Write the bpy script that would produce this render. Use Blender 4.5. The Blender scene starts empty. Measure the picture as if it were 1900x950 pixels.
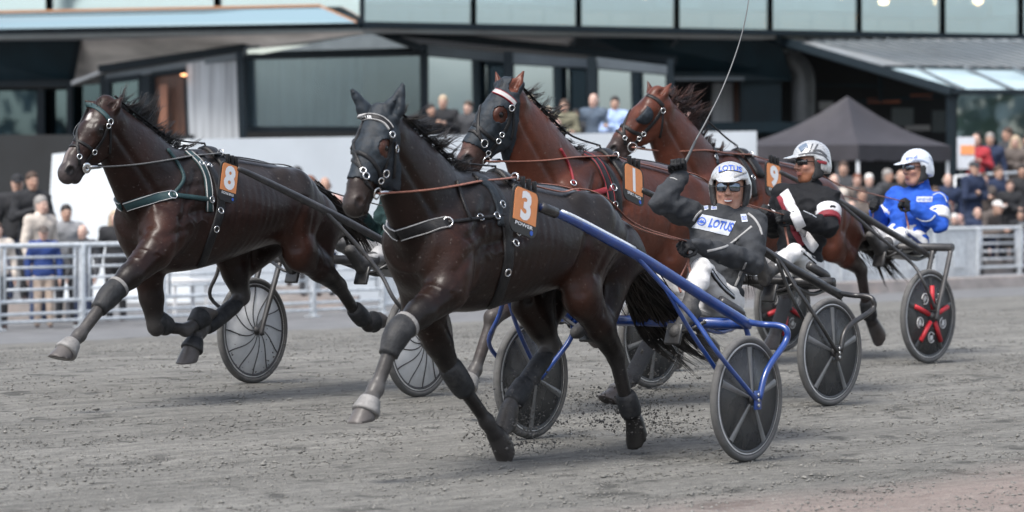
import bpy, bmesh, math, random
import numpy as np
from mathutils import Vector, Matrix, noise
from mathutils.bvhtree import BVHTree

SC = bpy.context.scene
COL = SC.collection
R = math.radians

# ------------------------------------------------------------------ camera, sky, sun, exposure
CAM_H = 1.54
FPX = 6500.0                       # focal length in pixels of the 1900 px wide photograph
PITCH = math.atan(130.0 / FPX)
cam_d = bpy.data.cameras.new('camera')
cam = bpy.data.objects.new('camera', cam_d)
COL.objects.link(cam)
cam.location = (0, 0, CAM_H)
cam.rotation_euler = (math.pi / 2 - PITCH, 0, 0)
cam_d.sensor_width = 36
cam_d.lens = 36 * FPX / 1900
cam_d.clip_end = 3000
cam_d.dof.use_dof = True
cam_d.dof.focus_distance = 21.5
cam_d.dof.aperture_fstop = 2.9
SC.camera = cam

SUN_EL, SUN_AZ = 58.0, 215.0       # azimuth clockwise from +Y
world = bpy.data.worlds.new('World')
SC.world = world
world.use_nodes = True
wn, wl = world.node_tree.nodes, world.node_tree.links
bg = wn['Background']
sky = wn.new('ShaderNodeTexSky')
sky.sky_type = 'NISHITA'
sky.sun_disc = False
sky.sun_elevation = R(SUN_EL)
sky.sun_rotation = R(SUN_AZ)
sky.air_density = 1.0
sky.dust_density = 3.0
hsv = wn.new('ShaderNodeHueSaturation')
hsv.inputs['Saturation'].default_value = 0.6   # overcast
wl.new(sky.outputs[0], hsv.inputs['Color'])
wl.new(hsv.outputs[0], bg.inputs['Color'])
bg.inputs['Strength'].default_value = 0.115

sun_d = bpy.data.lights.new('sun', 'SUN')
sun_d.energy = 1.5
sun_d.angle = R(16)
sun_d.color = (1.0, 0.96, 0.9)
sun = bpy.data.objects.new('sun', sun_d)
COL.objects.link(sun)
sa, se = R(SUN_AZ), R(SUN_EL)
sdir = Vector((math.sin(sa) * math.cos(se), math.cos(sa) * math.cos(se), math.sin(se)))
sun.rotation_euler = sdir.to_track_quat('Z', 'Y').to_euler()

SC.view_settings.view_transform = 'Standard'
SC.view_settings.look = 'None'
SC.view_settings.gamma = 1
SC.view_settings.use_curve_mapping = False
SC.view_settings.exposure = 1.38
SC.cycles.use_denoising = True
SC.cycles.max_bounces = 6
SC.cycles.transparent_max_bounces = 12

# ------------------------------------------------------------------ pixel -> place helpers
CAMP = Vector((0, 0, CAM_H))
_F = Vector((0, math.cos(PITCH), -math.sin(PITCH)))
_U = Vector((0, math.sin(PITCH), math.cos(PITCH)))


def ray(px, py):
    return Vector((1, 0, 0)) * ((px - 950) / FPX) + _U * ((475 - py) / FPX) + _F


def at_depth(px, py, y):
    d = ray(px, py)
    return CAMP + d * (y / d.y)


def on_plane(px, py, o, n):
    d = ray(px, py)
    return CAMP + d * ((Vector(o) - CAMP).dot(n) / d.dot(n))


TH0 = 38.3
TD = Vector((math.sin(R(TH0)), math.cos(R(TH0)), 0))       # along the track, away from camera
TN = Vector((-math.cos(R(TH0)), math.sin(R(TH0)), 0))      # across the track, away from camera
_PU = [-60, 0, 4, 8, 12, 14, 15.6, 16.6, 18, 20, 22.5, 25, 29, 32.5, 35, 60, 200]
_PZ = [-.6, -.5, -.36, -.18, 0, .09, .155, .185, .2, .17, .08, -.02, -.19, -.3, -.32, -.32, -.32]


def gz_u(u):
    # smoothed profile of the banked track
    s = 0.0
    for k in range(-3, 4):
        s += float(np.interp(u + k * 0.45, _PU, _PZ))
    return s / 7


def gz(x, y):
    return gz_u(TN.x * x + TN.y * y)


class Rig:
    """a horse-and-sulky place on the track: x forward, y left, z up"""
    def __init__(s, px, scale, th):
        y = FPX / scale
        x = (px - 950) / scale
        s.o = Vector((x, y, gz(x, y)))
        s.h = Vector((-math.sin(R(th)), -math.cos(R(th)), 0))
        s.l = Vector((math.cos(R(th)), -math.sin(R(th)), 0))
        s.rz = math.atan2(s.h.y, s.h.x)
        s.M = Matrix.Translation(s.o) @ Matrix.Rotation(s.rz, 4, 'Z')
        s.Mi = s.M.inverted()
        s.camp = s.Mi @ CAMP

    def p(s, px, py, lat=0.0):
        w = on_plane(px, py, s.o + s.l * lat, s.l)
        return s.Mi @ w

    def x(s, px, py, x):                    # on the plane across the heading at local x
        w = on_plane(px, py, s.o + s.h * x, s.h)
        return s.Mi @ w

    def dir(s, px, py):
        return (s.Mi.to_3x3() @ ray(px, py)).normalized()

    def gz(s, x, y):
        w = s.M @ Vector((x, y, 0))
        return gz(w.x, w.y) - s.o.z


# ------------------------------------------------------------------ objects and tags
def link(o, parent=None):
    COL.objects.link(o)
    if parent is not None:
        o.parent = parent
    return o


def tag(o, label=None, cat=None, group=None, kind=None):
    if label: o['label'] = label
    if cat: o['category'] = cat
    if group: o['group'] = group
    if kind: o['kind'] = kind
    return o


def empty(name, loc=(0, 0, 0), rz=0.0, label=None, cat=None, group=None):
    o = bpy.data.objects.new(name, None)
    o.empty_display_size = 0.1
    link(o)
    o.location = loc
    o.rotation_euler = (0, 0, rz)
    return tag(o, label, cat, group)


def mesh_obj(name, verts, faces, mat, parent=None, smooth=True, cols=None):
    me = bpy.data.meshes.new(name)
    me.from_pydata([tuple(v) for v in verts], [], [tuple(f) for f in faces])
    if smooth:
        me.polygons.foreach_set('use_smooth', [True] * len(me.polygons))
    if cols is not None:
        set_cols(me, cols)
    if mat is not None:
        for m in (mat if isinstance(mat, (list, tuple)) else [mat]):
            me.materials.append(m)
    o = bpy.data.objects.new(name, me)
    return link(o, parent)


def set_cols(me, cols):
    a = me.color_attributes.new('col', 'FLOAT_COLOR', 'POINT')
    c = np.ones((len(me.vertices), 4), np.float32)
    c[:, :3] = cols
    a.data.foreach_set('color', c.ravel())


class MB:
    """collects shapes, links them as ONE mesh object"""
    def __init__(s):
        s.v, s.f, s.sm, s.mi = [], [], [], []
        s.cur = 0

    def add(s, vs, fs, smooth=False):
        n = len(s.v)
        s.v += [tuple(v) for v in vs]
        for f in fs:
            s.f.append(tuple(i + n for i in f)); s.sm.append(smooth); s.mi.append(s.cur)
        return s

    def box(s, c, size, M=None, bevel=0.0):
        x, y, z = [q / 2 for q in size]
        if bevel > 0:
            b = min(bevel, x * .9, y * .9, z * .9)
            bm = bmesh.new()
            bmesh.ops.create_cube(bm, size=1)
            for v in bm.verts:
                v.co = Vector((v.co.x * 2 * x, v.co.y * 2 * y, v.co.z * 2 * z))
            bmesh.ops.bevel(bm, geom=bm.edges[:], offset=b, segments=2, affect='EDGES', profile=.5)
            bm.verts.index_update()
            vs = [v.co.copy() for v in bm.verts]
            fs = [[v.index for v in f.verts] for f in bm.faces]
            bm.free()
        else:
            vs = [Vector((i * x, j * y, k * z)) for i in (-1, 1) for j in (-1, 1) for k in (-1, 1)]
            fs = [(0, 1, 3, 2), (4, 6, 7, 5), (0, 4, 5, 1), (2, 3, 7, 6), (0, 2, 6, 4), (1, 5, 7, 3)]
        if M is not None:
            vs = [M.to_3x3() @ v for v in vs]
        vs = [v + Vector(c) for v in vs]
        return s.add(vs, fs, bevel > 0)

    def tube(s, pts, r, n=8, caps=True, closed=False, flat=1.0):
        pts = [Vector(p) for p in pts]
        m = len(pts)
        rs = r if isinstance(r, (list, tuple)) else [r] * m
        ring = []
        prev = None
        for i, p in enumerate(pts):
            if closed:
                t = pts[(i + 1) % m] - pts[i - 1]
            else:
                t = pts[min(i + 1, m - 1)] - pts[max(i - 1, 0)]
            t.normalize()
            if prev is None:
                a = t.orthogonal().normalized()
                if abs(t.z) < .95:
                    a = t.cross(Vector((0, 0, 1))).normalized()
            else:
                a = prev - t * prev.dot(t)
                a.normalize()
            prev = a
            b = t.cross(a)
            ring.append([p + (a * math.cos(2 * math.pi * k / n) + b * flat * math.sin(2 * math.pi * k / n)) * rs[i] for k in range(n)])
        vs = [v for q in ring for v in q]
        fs = []
        for i in range(m if closed else m - 1):
            j = (i + 1) % m
            for k in range(n):
                k2 = (k + 1) % n
                fs.append((i * n + k, i * n + k2, j * n + k2, j * n + k))
        if caps and not closed:
            fs.append(tuple(range(n - 1, -1, -1)))
            fs.append(tuple((m - 1) * n + k for k in range(n)))
        return s.add(vs, fs, True)

    def lathe(s, prof, n=48, M=None):
        # profile of (radius, axial) revolved about local Y, closed loop of profile
        vs, fs = [], []
        m = len(prof)
        for k in range(n):
            a = 2 * math.pi * k / n
            for (r, y) in prof:
                vs.append(Vector((r * math.cos(a), y, r * math.sin(a))))
        for k in range(n):
            k2 = (k + 1) % n
            for i in range(m):
                j = (i + 1) % m
                fs.append((k * m + i, k * m + j, k2 * m + j, k2 * m + i))
        if M is not None:
            vs = [M @ v for v in vs]
        return s.add(vs, fs, True)

    def sphere(s, c, r, n=12, M=None):
        vs, fs = [], []
        h = n // 2
        for i in range(h + 1):
            ph = math.pi * i / h
            for k in range(n):
                a = 2 * math.pi * k / n
                v = Vector((math.sin(ph) * math.cos(a), math.sin(ph) * math.sin(a), math.cos(ph)))
                v = Vector((v.x * r[0], v.y * r[1], v.z * r[2])) if isinstance(r, (tuple, list)) else v * r
                if M is not None: v = M.to_3x3() @ v
                vs.append(Vector(c) + v)
        for i in range(h):
            for k in range(n):
                k2 = (k + 1) % n
                fs.append((i * n + k, (i + 1) * n + k, (i + 1) * n + k2, i * n + k2))
        return s.add(vs, fs, True)

    def quad_prism(s, corners, thick, n):
        """flat polygon given by 3D corners, thickened along -n"""
        c = [Vector(p) for p in corners]
        n = Vector(n).normalized() * thick
        m = len(c)
        vs = c + [p - n for p in c]
        fs = [tuple(range(m)), tuple(range(2 * m - 1, m - 1, -1))]
        for i in range(m):
            j = (i + 1) % m
            fs.append((i, i + m, j + m, j))
        return s.add(vs, fs, False)

    def build(s, name, mat, parent=None, recalc=True):
        me = bpy.data.meshes.new(name)
        me.from_pydata(s.v, [], s.f)
        me.polygons.foreach_set('use_smooth', s.sm)
        mats = mat if isinstance(mat, (list, tuple)) else [mat]
        for m in mats: me.materials.append(m)
        if len(mats) > 1:
            me.polygons.foreach_set('material_index', s.mi)
        if recalc:
            bm = bmesh.new(); bm.from_mesh(me)
            bmesh.ops.recalc_face_normals(bm, faces=bm.faces)
            bm.to_mesh(me); bm.free()
        o = bpy.data.objects.new(name, me)
        return link(o, parent)


def spline(pts, n=8, closed=False):
    """Catmull-Rom through the points"""
    P = [Vector(p) for p in pts]
    m = len(P)
    out = []
    rng = m if closed else m - 1
    for i in range(rng):
        p0 = P[(i - 1) % m] if (closed or i > 0) else P[0] * 2 - P[1]
        p1, p2 = P[i], P[(i + 1) % m]
        p3 = P[(i + 2) % m] if (closed or i < m - 2) else P[-1] * 2 - P[-2]
        for k in range(n):
            t = k / n
            out.append(.5 * ((2 * p1) + (p2 - p0) * t + (2 * p0 - 5 * p1 + 4 * p2 - p3) * t * t + (3 * p1 - p0 - 3 * p2 + p3) * t ** 3))
    if not closed: out.append(P[-1])
    return out


# ------------------------------------------------------------------ implicit surfaces (numpy) -> one continuous mesh
class SDF:
    def __init__(s, lo, hi, vox):
        s.lo = np.array(lo, float); s.vox = vox
        s.n = np.ceil((np.array(hi, float) - s.lo) / vox).astype(int) + 1
        s.d = np.full(s.n, 0.5, np.float32)

    def _sub(s, lo, hi, mg):
        a = np.clip(np.floor((np.array(lo) - mg - s.lo) / s.vox).astype(int), 0, s.n)
        b = np.clip(np.ceil((np.array(hi) + mg - s.lo) / s.vox).astype(int) + 1, 0, s.n)
        if np.any(b <= a): return None, None
        sl = tuple(slice(i, j) for i, j in zip(a, b))
        ax = [s.lo[i] + s.vox * np.arange(a[i], b[i]) for i in range(3)]
        g = np.stack(np.meshgrid(*ax, indexing='ij'), -1).astype(np.float32)
        return sl, g

    def comb(s, sl, d, k, mode):
        o = s.d[sl]
        if mode == 'sub':
            d = -d
            h = np.clip(.5 - .5 * (o - d) / max(k, 1e-6), 0, 1)
            s.d[sl] = o * (1 - h) + d * h + k * h * (1 - h)
        elif mode == 'int':
            h = np.clip(.5 - .5 * (d - o) / max(k, 1e-6), 0, 1)
            s.d[sl] = d * (1 - h) + o * h + k * h * (1 - h)
        else:
            h = np.clip(.5 + .5 * (d - o) / max(k, 1e-6), 0, 1)
            s.d[sl] = d * (1 - h) + o * h - k * h * (1 - h)

    def cone(s, a, b, ra, rb, k=.02, flat=None, mode='add', clip=None):
        """tapered capsule; flat=(axis, q): squeezed by q along the axis; clip=(point, normal): cut off beyond"""
        a, b = np.array(a, float), np.array(b, float)
        rm = max(ra, rb)
        sl, g = s._sub(np.minimum(a, b) - rm, np.maximum(a, b) + rm, k + 2 * s.vox)
        if sl is None: return s
        g0 = g
        ax = b - a
        if flat is not None:
            f = np.array(flat[0], float); f /= np.linalg.norm(f); q = 1 / flat[1]
            g = g + ((g - a) @ f)[..., None] * f * (q - 1)
            ax = ax + ax.dot(f) * f * (q - 1)
        t = np.clip(((g - a) @ ax) / max(ax.dot(ax), 1e-9), 0, 1)
        d = np.linalg.norm(g - a - t[..., None] * ax, axis=-1) - (ra + (rb - ra) * t)
        if flat is not None: d = d * min(1, (1 + flat[1]) / 2)
        if clip is not None:
            cn = np.array(clip[1], float); cn /= np.linalg.norm(cn)
            d = np.maximum(d, (g0 - np.array(clip[0])) @ cn)
        s.comb(sl, d.astype(np.float32), k, mode)
        return s

    def ell(s, c, r, k=.02, rot=None, mode='add'):
        c = np.array(c, float); r = np.array(r, float)
        rm = r.max()
        sl, g = s._sub(c - rm, c + rm, k + 2 * s.vox)
        if sl is None: return s
        q = g - c
        if rot is not None:
            q = q @ np.array(rot)            # columns = local axes
        q1 = np.linalg.norm(q / r, axis=-1)
        q2 = np.linalg.norm(q / (r * r), axis=-1)
        d = q1 * (q1 - 1) / np.maximum(q2, 1e-6)
        s.comb(sl, d.astype(np.float32), k, mode)
        return s

    def func(s, lo, hi, fn, k=.02, mode='add'):
        sl, g = s._sub(lo, hi, k + 2 * s.vox)
        if sl is None: return s
        s.comb(sl, fn(g).astype(np.float32), k, mode)
        return s

    def half(s, p, n, k=.004):
        """keep the side the normal points away from"""
        n = np.array(n, float); n /= np.linalg.norm(n)
        sl, g = s._sub(s.lo, s.lo + s.vox * s.n, 0)
        s.comb(sl, ((g - np.array(p)) @ n).astype(np.float32), k, 'int')
        return s

    def mesh(s):
        """surface nets"""
        d = s.d
        ins = d < 0
        nx, ny, nz = d.shape
        c = [ins[i:nx - 1 + i, j:ny - 1 + j, k:nz - 1 + k] for i in (0, 1) for j in (0, 1) for k in (0, 1)]
        cnt = sum(q.astype(np.int8) for q in c)
        act = (cnt > 0) & (cnt < 8)
        idx = np.full(act.shape, -1, np.int64)
        A = np.argwhere(act)
        idx[act] = np.arange(len(A))
        pos = np.zeros((len(A), 3)); w = np.zeros(len(A))
        cor = [(i, j, k) for i in (0, 1) for j in (0, 1) for k in (0, 1)]
        vals = {q: d[A[:, 0] + q[0], A[:, 1] + q[1], A[:, 2] + q[2]].astype(float) for q in cor}
        for q in cor:
            for ax in range(3):
                if q[ax] == 0:
                    e = list(q); e[ax] = 1; e = tuple(e)
                    va, vb = vals[q], vals[e]
                    m = (va < 0) != (vb < 0)
                    t = np.where(m, va / np.where(m, va - vb, 1), 0)
                    p = np.repeat(np.array(q, float)[None], len(A), 0)
                    p[:, ax] = t
                    pos += p * m[:, None]; w += m
        pos = (pos / w[:, None] + A) * s.vox + s.lo
        F = []
        for ax in range(3):
            sa = [slice(None)] * 3; sb = [slice(None)] * 3
            sa[ax] = slice(0, -1); sb[ax] = slice(1, None)
            a, b = ins[tuple(sa)], ins[tuple(sb)]
            E = np.argwhere(a != b)
            u, v = (ax + 1) % 3, (ax + 2) % 3
            E = E[(E[:, u] > 0) & (E[:, v] > 0) & (E[:, u] < d.shape[u] - 1) & (E[:, v] < d.shape[v] - 1)]
            fl = a[E[:, 0], E[:, 1], E[:, 2]]
            def cell(du, dv):
                q = E.copy(); q[:, u] += du; q[:, v] += dv
                return idx[q[:, 0], q[:, 1], q[:, 2]]
            q = np.stack([cell(-1, -1), cell(0, -1), cell(0, 0), cell(-1, 0)], 1)
            q[~fl] = q[~fl][:, ::-1]
            F.append(q)
        F = np.concatenate(F)
        return pos, F[(F >= 0).all(1)]


def sdf_obj(name, f, mat, parent=None, colfn=None, smooth_iter=1):
    v, q = f.mesh()
    me = bpy.data.meshes.new(name)
    me.vertices.add(len(v)); me.loops.add(len(q) * 4); me.polygons.add(len(q))
    me.vertices.foreach_set('co', v.astype(np.float32).ravel())
    me.loops.foreach_set('vertex_index', q.ravel().astype(np.int32))
    me.polygons.foreach_set('loop_start', np.arange(0, len(q) * 4, 4, dtype=np.int32))
    me.polygons.foreach_set('use_smooth', np.ones(len(q), bool))
    me.update(calc_edges=True)
    me.validate()
    if smooth_iter:
        bm = bmesh.new(); bm.from_mesh(me)
        for _ in range(smooth_iter):
            bmesh.ops.smooth_vert(bm, verts=bm.verts, factor=.5, use_axis_x=True, use_axis_y=True, use_axis_z=True)
        bm.to_mesh(me); bm.free()
    if colfn is not None:
        vv = np.empty(len(me.vertices) * 3, np.float32); me.vertices.foreach_get('co', vv)
        set_cols(me, colfn(vv.reshape(-1, 3).astype(float)))
    for m in (mat if isinstance(mat, (list, tuple)) else [mat]): me.materials.append(m)
    o = bpy.data.objects.new(name, me)
    return link(o, parent)


def bvh_of(*objs):
    vs, fs = [], []
    for o in objs:
        n = len(vs)
        vs += [v.co.copy() for v in o.data.vertices]
        fs += [[i + n for i in p.vertices] for p in o.data.polygons]
    return BVHTree.FromPolygons(vs, fs)


# ------------------------------------------------------------------ materials
MATS = {}


def nodes_of(name):
    m = bpy.data.materials.new(name)
    m.use_nodes = True
    nt = m.node_tree
    return m, nt.nodes, nt.links, nt.nodes['Principled BSDF']


def mat(name, col, rough=.5, metal=0.0, noise_amt=.12, noise_scale=20.0, bump=.0, bump_scale=60.0, spec=.5, attr=False, coat=0.0,
        stretch=None, rough_var=.08, sheen=0.0, dirt=None, dirt_amt=.0, dirt_scale=4.0):
    """a procedural material: base colour with noise, roughness variation, optional bump, dust and vertex colour"""
    if name in MATS: return MATS[name]
    m, N, L, b = nodes_of(name)
    tc = N.new('ShaderNodeTexCoord')
    src = tc.outputs['Object']
    if stretch:
        mp = N.new('ShaderNodeMapping'); mp.inputs['Scale'].default_value = stretch
        L.new(src, mp.inputs[0]); src = mp.outputs[0]
    nz = N.new('ShaderNodeTexNoise'); nz.inputs['Scale'].default_value = noise_scale; nz.inputs['Detail'].default_value = 5
    L.new(src, nz.inputs['Vector'])
    if attr:
        at = N.new('ShaderNodeVertexColor'); at.layer_name = 'col'
        csrc = at.outputs['Color']
    else:
        rgb = N.new('ShaderNodeRGB'); rgb.outputs[0].default_value = (*col, 1)
        csrc = rgb.outputs[0]
    mr = N.new('ShaderNodeMapRange'); mr.inputs['From Min'].default_value = .3; mr.inputs['From Max'].default_value = .7
    mr.inputs['To Min'].default_value = 1 - noise_amt; mr.inputs['To Max'].default_value = 1 + noise_amt
    L.new(nz.outputs['Fac'], mr.inputs['Value'])
    vm = N.new('ShaderNodeVectorMath'); vm.operation = 'SCALE'
    L.new(csrc, vm.inputs[0]); L.new(mr.outputs[0], vm.inputs['Scale'])
    out = vm.outputs[0]
    if dirt is not None:
        n2 = N.new('ShaderNodeTexNoise'); n2.inputs['Scale'].default_value = dirt_scale; n2.inputs['Detail'].default_value = 8
        n2.inputs['Roughness'].default_value = .7
        L.new(tc.outputs['Object'], n2.inputs['Vector'])
        m2 = N.new('ShaderNodeMapRange'); m2.inputs['From Min'].default_value = .5; m2.inputs['From Max'].default_value = .75
        m2.inputs['To Max'].default_value = dirt_amt
        L.new(n2.outputs['Fac'], m2.inputs['Value'])
        mx = N.new('ShaderNodeMix'); mx.data_type = 'RGBA'
        L.new(m2.outputs[0], mx.inputs['Factor']); L.new(out, mx.inputs['A']); mx.inputs['B'].default_value = (*dirt, 1)
        out = mx.outputs['Result']
    L.new(out, b.inputs['Base Color'])
    r2 = N.new('ShaderNodeMapRange'); r2.inputs['To Min'].default_value = max(.02, rough - rough_var); r2.inputs['To Max'].default_value = min(1, rough + rough_var)
    L.new(nz.outputs['Fac'], r2.inputs['Value']); L.new(r2.outputs[0], b.inputs['Roughness'])
    b.inputs['Metallic'].default_value = metal
    b.inputs['Specular IOR Level'].default_value = spec
    b.inputs['Coat Weight'].default_value = coat
    if sheen: b.inputs['Sheen Weight'].default_value = sheen
    if bump:
        nb = N.new('ShaderNodeTexNoise'); nb.inputs['Scale'].default_value = bump_scale; nb.inputs['Detail'].default_value = 4
        L.new(src, nb.inputs['Vector'])
        bp = N.new('ShaderNodeBump'); bp.inputs['Strength'].default_value = bump; bp.inputs['Distance'].default_value = .01
        L.new(nb.outputs['Fac'], bp.inputs['Height']); L.new(bp.outputs[0], b.inputs['Normal'])
    MATS[name] = m
    return m
# ------------------------------------------------------------------ the ground
def track_material():
    m, N, L, b = nodes_of('track_dirt')
    tc = N.new('ShaderNodeTexCoord')
    mp = N.new('ShaderNodeMapping'); mp.inputs['Rotation'].default_value = (0, 0, -(math.pi / 2 - R(TH0)))
    mp.vector_type = 'POINT'
    L.new(tc.outputs['Object'], mp.inputs[0])        # x now runs along the track
    def nz(scale, sx, sy, det=6, rough=.6):
        q = N.new('ShaderNodeMapping'); q.inputs['Scale'].default_value = (sx, sy, 1)
        L.new(mp.outputs[0], q.inputs[0])
        n = N.new('ShaderNodeTexNoise'); n.inputs['Scale'].default_value = scale; n.inputs['Detail'].default_value = det
        n.inputs['Roughness'].default_value = rough
        L.new(q.outputs[0], n.inputs['Vector'])
        return n.outputs['Fac']
    big = nz(.5, .5, 1.6)
    harrow = nz(5.0, .22, 2.4, 8, .65)
    clod = nz(14.0, .6, 1.3, 6, .7)
    fine = nz(90.0, .6, 1.2, 3, .6)
    def comb(a, wa, c, wc):
        x = N.new('ShaderNodeMath'); x.operation = 'MULTIPLY'; x.inputs[1].default_value = wa; L.new(a, x.inputs[0])
        y = N.new('ShaderNodeMath'); y.operation = 'MULTIPLY_ADD'; y.inputs[1].default_value = wc; L.new(c, y.inputs[0]); L.new(x.outputs[0], y.inputs[2])
        return y.outputs[0]
    prints = nz(3.2, .8, 1.0, 2, .5)
    pr = N.new('ShaderNodeMapRange'); pr.inputs['From Min'].default_value = .60; pr.inputs['From Max'].default_value = .70
    pr.inputs['To Min'].default_value = 0; pr.inputs['To Max'].default_value = -.20
    L.new(prints, pr.inputs['Value'])
    h = comb(clod, .5, harrow, .5)
    hp_ = N.new('ShaderNodeMath'); hp_.operation = 'ADD'; L.new(h, hp_.inputs[0]); L.new(pr.outputs[0], hp_.inputs[1]); h = hp_.outputs[0]
    h = comb(h, .62, fine, .2)
    h = comb(h, 1.0, nz(38.0, 1.0, 1.0, 4, .75), .18)
    rmp = N.new('ShaderNodeValToRGB')
    e = rmp.color_ramp.elements
    e[0].position = .36; e[0].color = (.075, .0745, .070, 1)
    e[1].position = .64; e[1].color = (.275, .270, .248, 1)
    e2 = rmp.color_ramp.elements.new(.5); e2.color = (.170, .167, .155, 1)
    L.new(h, rmp.inputs[0])
    # paler dry sand: a bed on the infield side, broad drifts elsewhere
    sep = N.new('ShaderNodeSeparateXYZ'); L.new(mp.outputs[0], sep.inputs[0])
    mr = N.new('ShaderNodeMapRange'); mr.inputs['From Min'].default_value = .35; mr.inputs['From Max'].default_value = .7
    mr.inputs['To Min'].default_value = .82; mr.inputs['To Max'].default_value = 1.2
    L.new(big, mr.inputs['Value'])
    vm = N.new('ShaderNodeVectorMath'); vm.operation = 'SCALE'
    L.new(rmp.outputs[0], vm.inputs[0]); L.new(mr.outputs[0], vm.inputs['Scale'])
    # reddish grit at the inner edge of the track
    ed = N.new('ShaderNodeMath'); ed.operation = 'MULTIPLY_ADD'; ed.inputs[1].default_value = 1.6; ed.inputs[2].default_value = 0
    L.new(big, ed.inputs[0])
    ad = N.new('ShaderNodeMath'); ad.operation = 'SUBTRACT'; L.new(sep.outputs['Y'], ad.inputs[0]); L.new(ed.outputs[0], ad.inputs[1])
    m3 = N.new('ShaderNodeMapRange'); m3.inputs['From Min'].default_value = 8.9; m3.inputs['From Max'].default_value = 9.8
    m3.inputs['To Min'].default_value = .42; m3.inputs['To Max'].default_value = 0
    L.new(ad.outputs[0], m3.inputs['Value'])
    mx = N.new('ShaderNodeMix'); mx.data_type = 'RGBA'
    L.new(m3.outputs[0], mx.inputs['Factor']); L.new(vm.outputs[0], mx.inputs['A']); mx.inputs['B'].default_value = (.30, .215, .19, 1)
    L.new(mx.outputs['Result'], b.inputs['Base Color'])
    b.inputs['Roughness'].default_value = .95
    b.inputs['Specular IOR Level'].default_value = .2
    bp = N.new('ShaderNodeBump'); bp.inputs['Strength'].default_value = 1.0; bp.inputs['Distance'].default_value = .075
    L.new(h, bp.inputs['Height']); L.new(bp.outputs[0], b.inputs['Normal'])
    return m


def strip_sheet(name, us, vs, material, dz=0.0, rough=0.0):
    """a sheet in track coordinates (u across, v along) following the banked profile"""
    V, F = [], []
    for u in us:
        for v in vs:
            p = TN * u + TD * v
            z = gz_u(u) + dz
            if rough:
                z += rough * (noise.noise(Vector((v * .8, u * 3.0, 0))) + .6 * noise.noise(Vector((v * 3.0, u * 9.0, 5))))
            V.append((p.x, p.y, z))
    n = len(vs)
    for i in range(len(us) - 1):
        for j in range(n - 1):
            F.append((i * n + j, (i + 1) * n + j, (i + 1) * n + j + 1, i * n + j + 1))
    o = mesh_obj(name, V, F, material)
    # faces must look up
    me = o.data
    if me.polygons[0].normal.z < 0: me.flip_normals()
    o['kind'] = 'structure'
    return o


M_TRACK = track_material()
strip_sheet('track', list(np.concatenate([np.linspace(-6, 8, 40), np.arange(8.1, 26.0, .09)])),
            list(np.concatenate([np.linspace(-12, 3, 20), np.arange(3.2, 32, .16), np.linspace(32.5, 75, 60)])), M_TRACK, 0, .012)
M_APRON = mat('apron_asphalt', (.12, .122, .125), .9, noise_amt=.3, noise_scale=3, bump=.3, bump_scale=80)
strip_sheet('apron', [25.9, 27, 28, 29, 30, 31, 32, 33, 35, 40, 50, 80, 260], list(np.linspace(-160, 260, 60)), M_APRON, -.004)
strip_sheet('ground', [-260, -100, -30, -5.9], list(np.linspace(-160, 260, 40)), mat('infield_grass', (.06, .09, .035), .9, noise_amt=.4, noise_scale=2), -.01)
strip_sheet('track_far', [-6, 0, 4, 8, 12, 14, 16, 18, 20, 22.5, 25, 25.95], list(np.linspace(-160, -11.9, 12)), M_TRACK, -.006)
strip_sheet('track_bend', [-6, 0, 4, 8, 12, 14, 16, 18, 20, 22.5, 25, 25.95], list(np.linspace(74.9, 260, 12)), M_TRACK, -.006)
# ------------------------------------------------------------------ grandstand, wall, fence, tent
def glass_mat(name, tint, refl, see, rough=.02, see_amt=.5):
    m, N, L, b = nodes_of(name)
    out = N['Material Output']
    N.remove(b)
    gl = N.new('ShaderNodeBsdfGlossy'); gl.inputs['Color'].default_value = (*tint, 1); gl.inputs['Roughness'].default_value = rough
    tr = N.new('ShaderNodeBsdfTransparent'); tr.inputs['Color'].default_value = (*see, 1)
    mx = N.new('ShaderNodeMixShader')
    tc = N.new('ShaderNodeTexCoord'); n = N.new('ShaderNodeTexNoise'); n.inputs['Scale'].default_value = .35
    L.new(tc.outputs['Object'], n.inputs['Vector'])
    bp = N.new('ShaderNodeBump'); bp.inputs['Strength'].default_value = .06; bp.inputs['Distance'].default_value = .05
    L.new(n.outputs['Fac'], bp.inputs['Height']); L.new(bp.outputs[0], gl.inputs['Normal'])
    mx.inputs[0].default_value = see_amt
    L.new(gl.outputs[0], mx.inputs[1]); L.new(tr.outputs[0], mx.inputs[2]); L.new(mx.outputs[0], out.inputs['Surface'])
    return m


M_GLASSU = glass_mat('upper_glass', (.76, .91, 1.0), 1, (.62, .74, .78), .03, .45)
M_GLASSL = glass_mat('pavilion_glass', (.76, .91, 1.0), 1, (.5, .6, .64), .07, .14)
M_GLASSR = mat('sky_toned_roof_glass', (.36, .46, .50), .25, noise_scale=1.5, noise_amt=.1)  # pale teal of the reflected sky put into the base colour
M_GLASSD = glass_mat('dark_glass', (.20, .31, .37), 1, (.3, .36, .38), .02, .45)
M_GLASSC = glass_mat('curtain_glass', (.42, .53, .60), 1, (.75, .85, .9), .10, .6)
M_FRAMED = mat('dark_steel_frame', (.007, .013, .018), .5, spec=.2, noise_scale=3)
M_FRAMEG = mat('grey_steel_frame', (.10, .12, .135), .5, noise_scale=3)
M_PANELD = mat('dark_teal_panel', (.007, .020, .028), .5, spec=.25, noise_scale=2, noise_amt=.25)
M_SOFFIT = mat('beige_soffit', (.74, .69, .65), .7, noise_scale=1.5, noise_amt=.25, stretch=(.3, 1, 3))
M_GWALL = mat('white_render_wall', (.58, .62, .65), .7, noise_scale=1.2, noise_amt=.05, dirt=(.5, .52, .53), dirt_amt=.25, dirt_scale=2)
M_GWALLD = mat('grey_blue_marking', (.20, .26, .29), .7, noise_scale=2)
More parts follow.
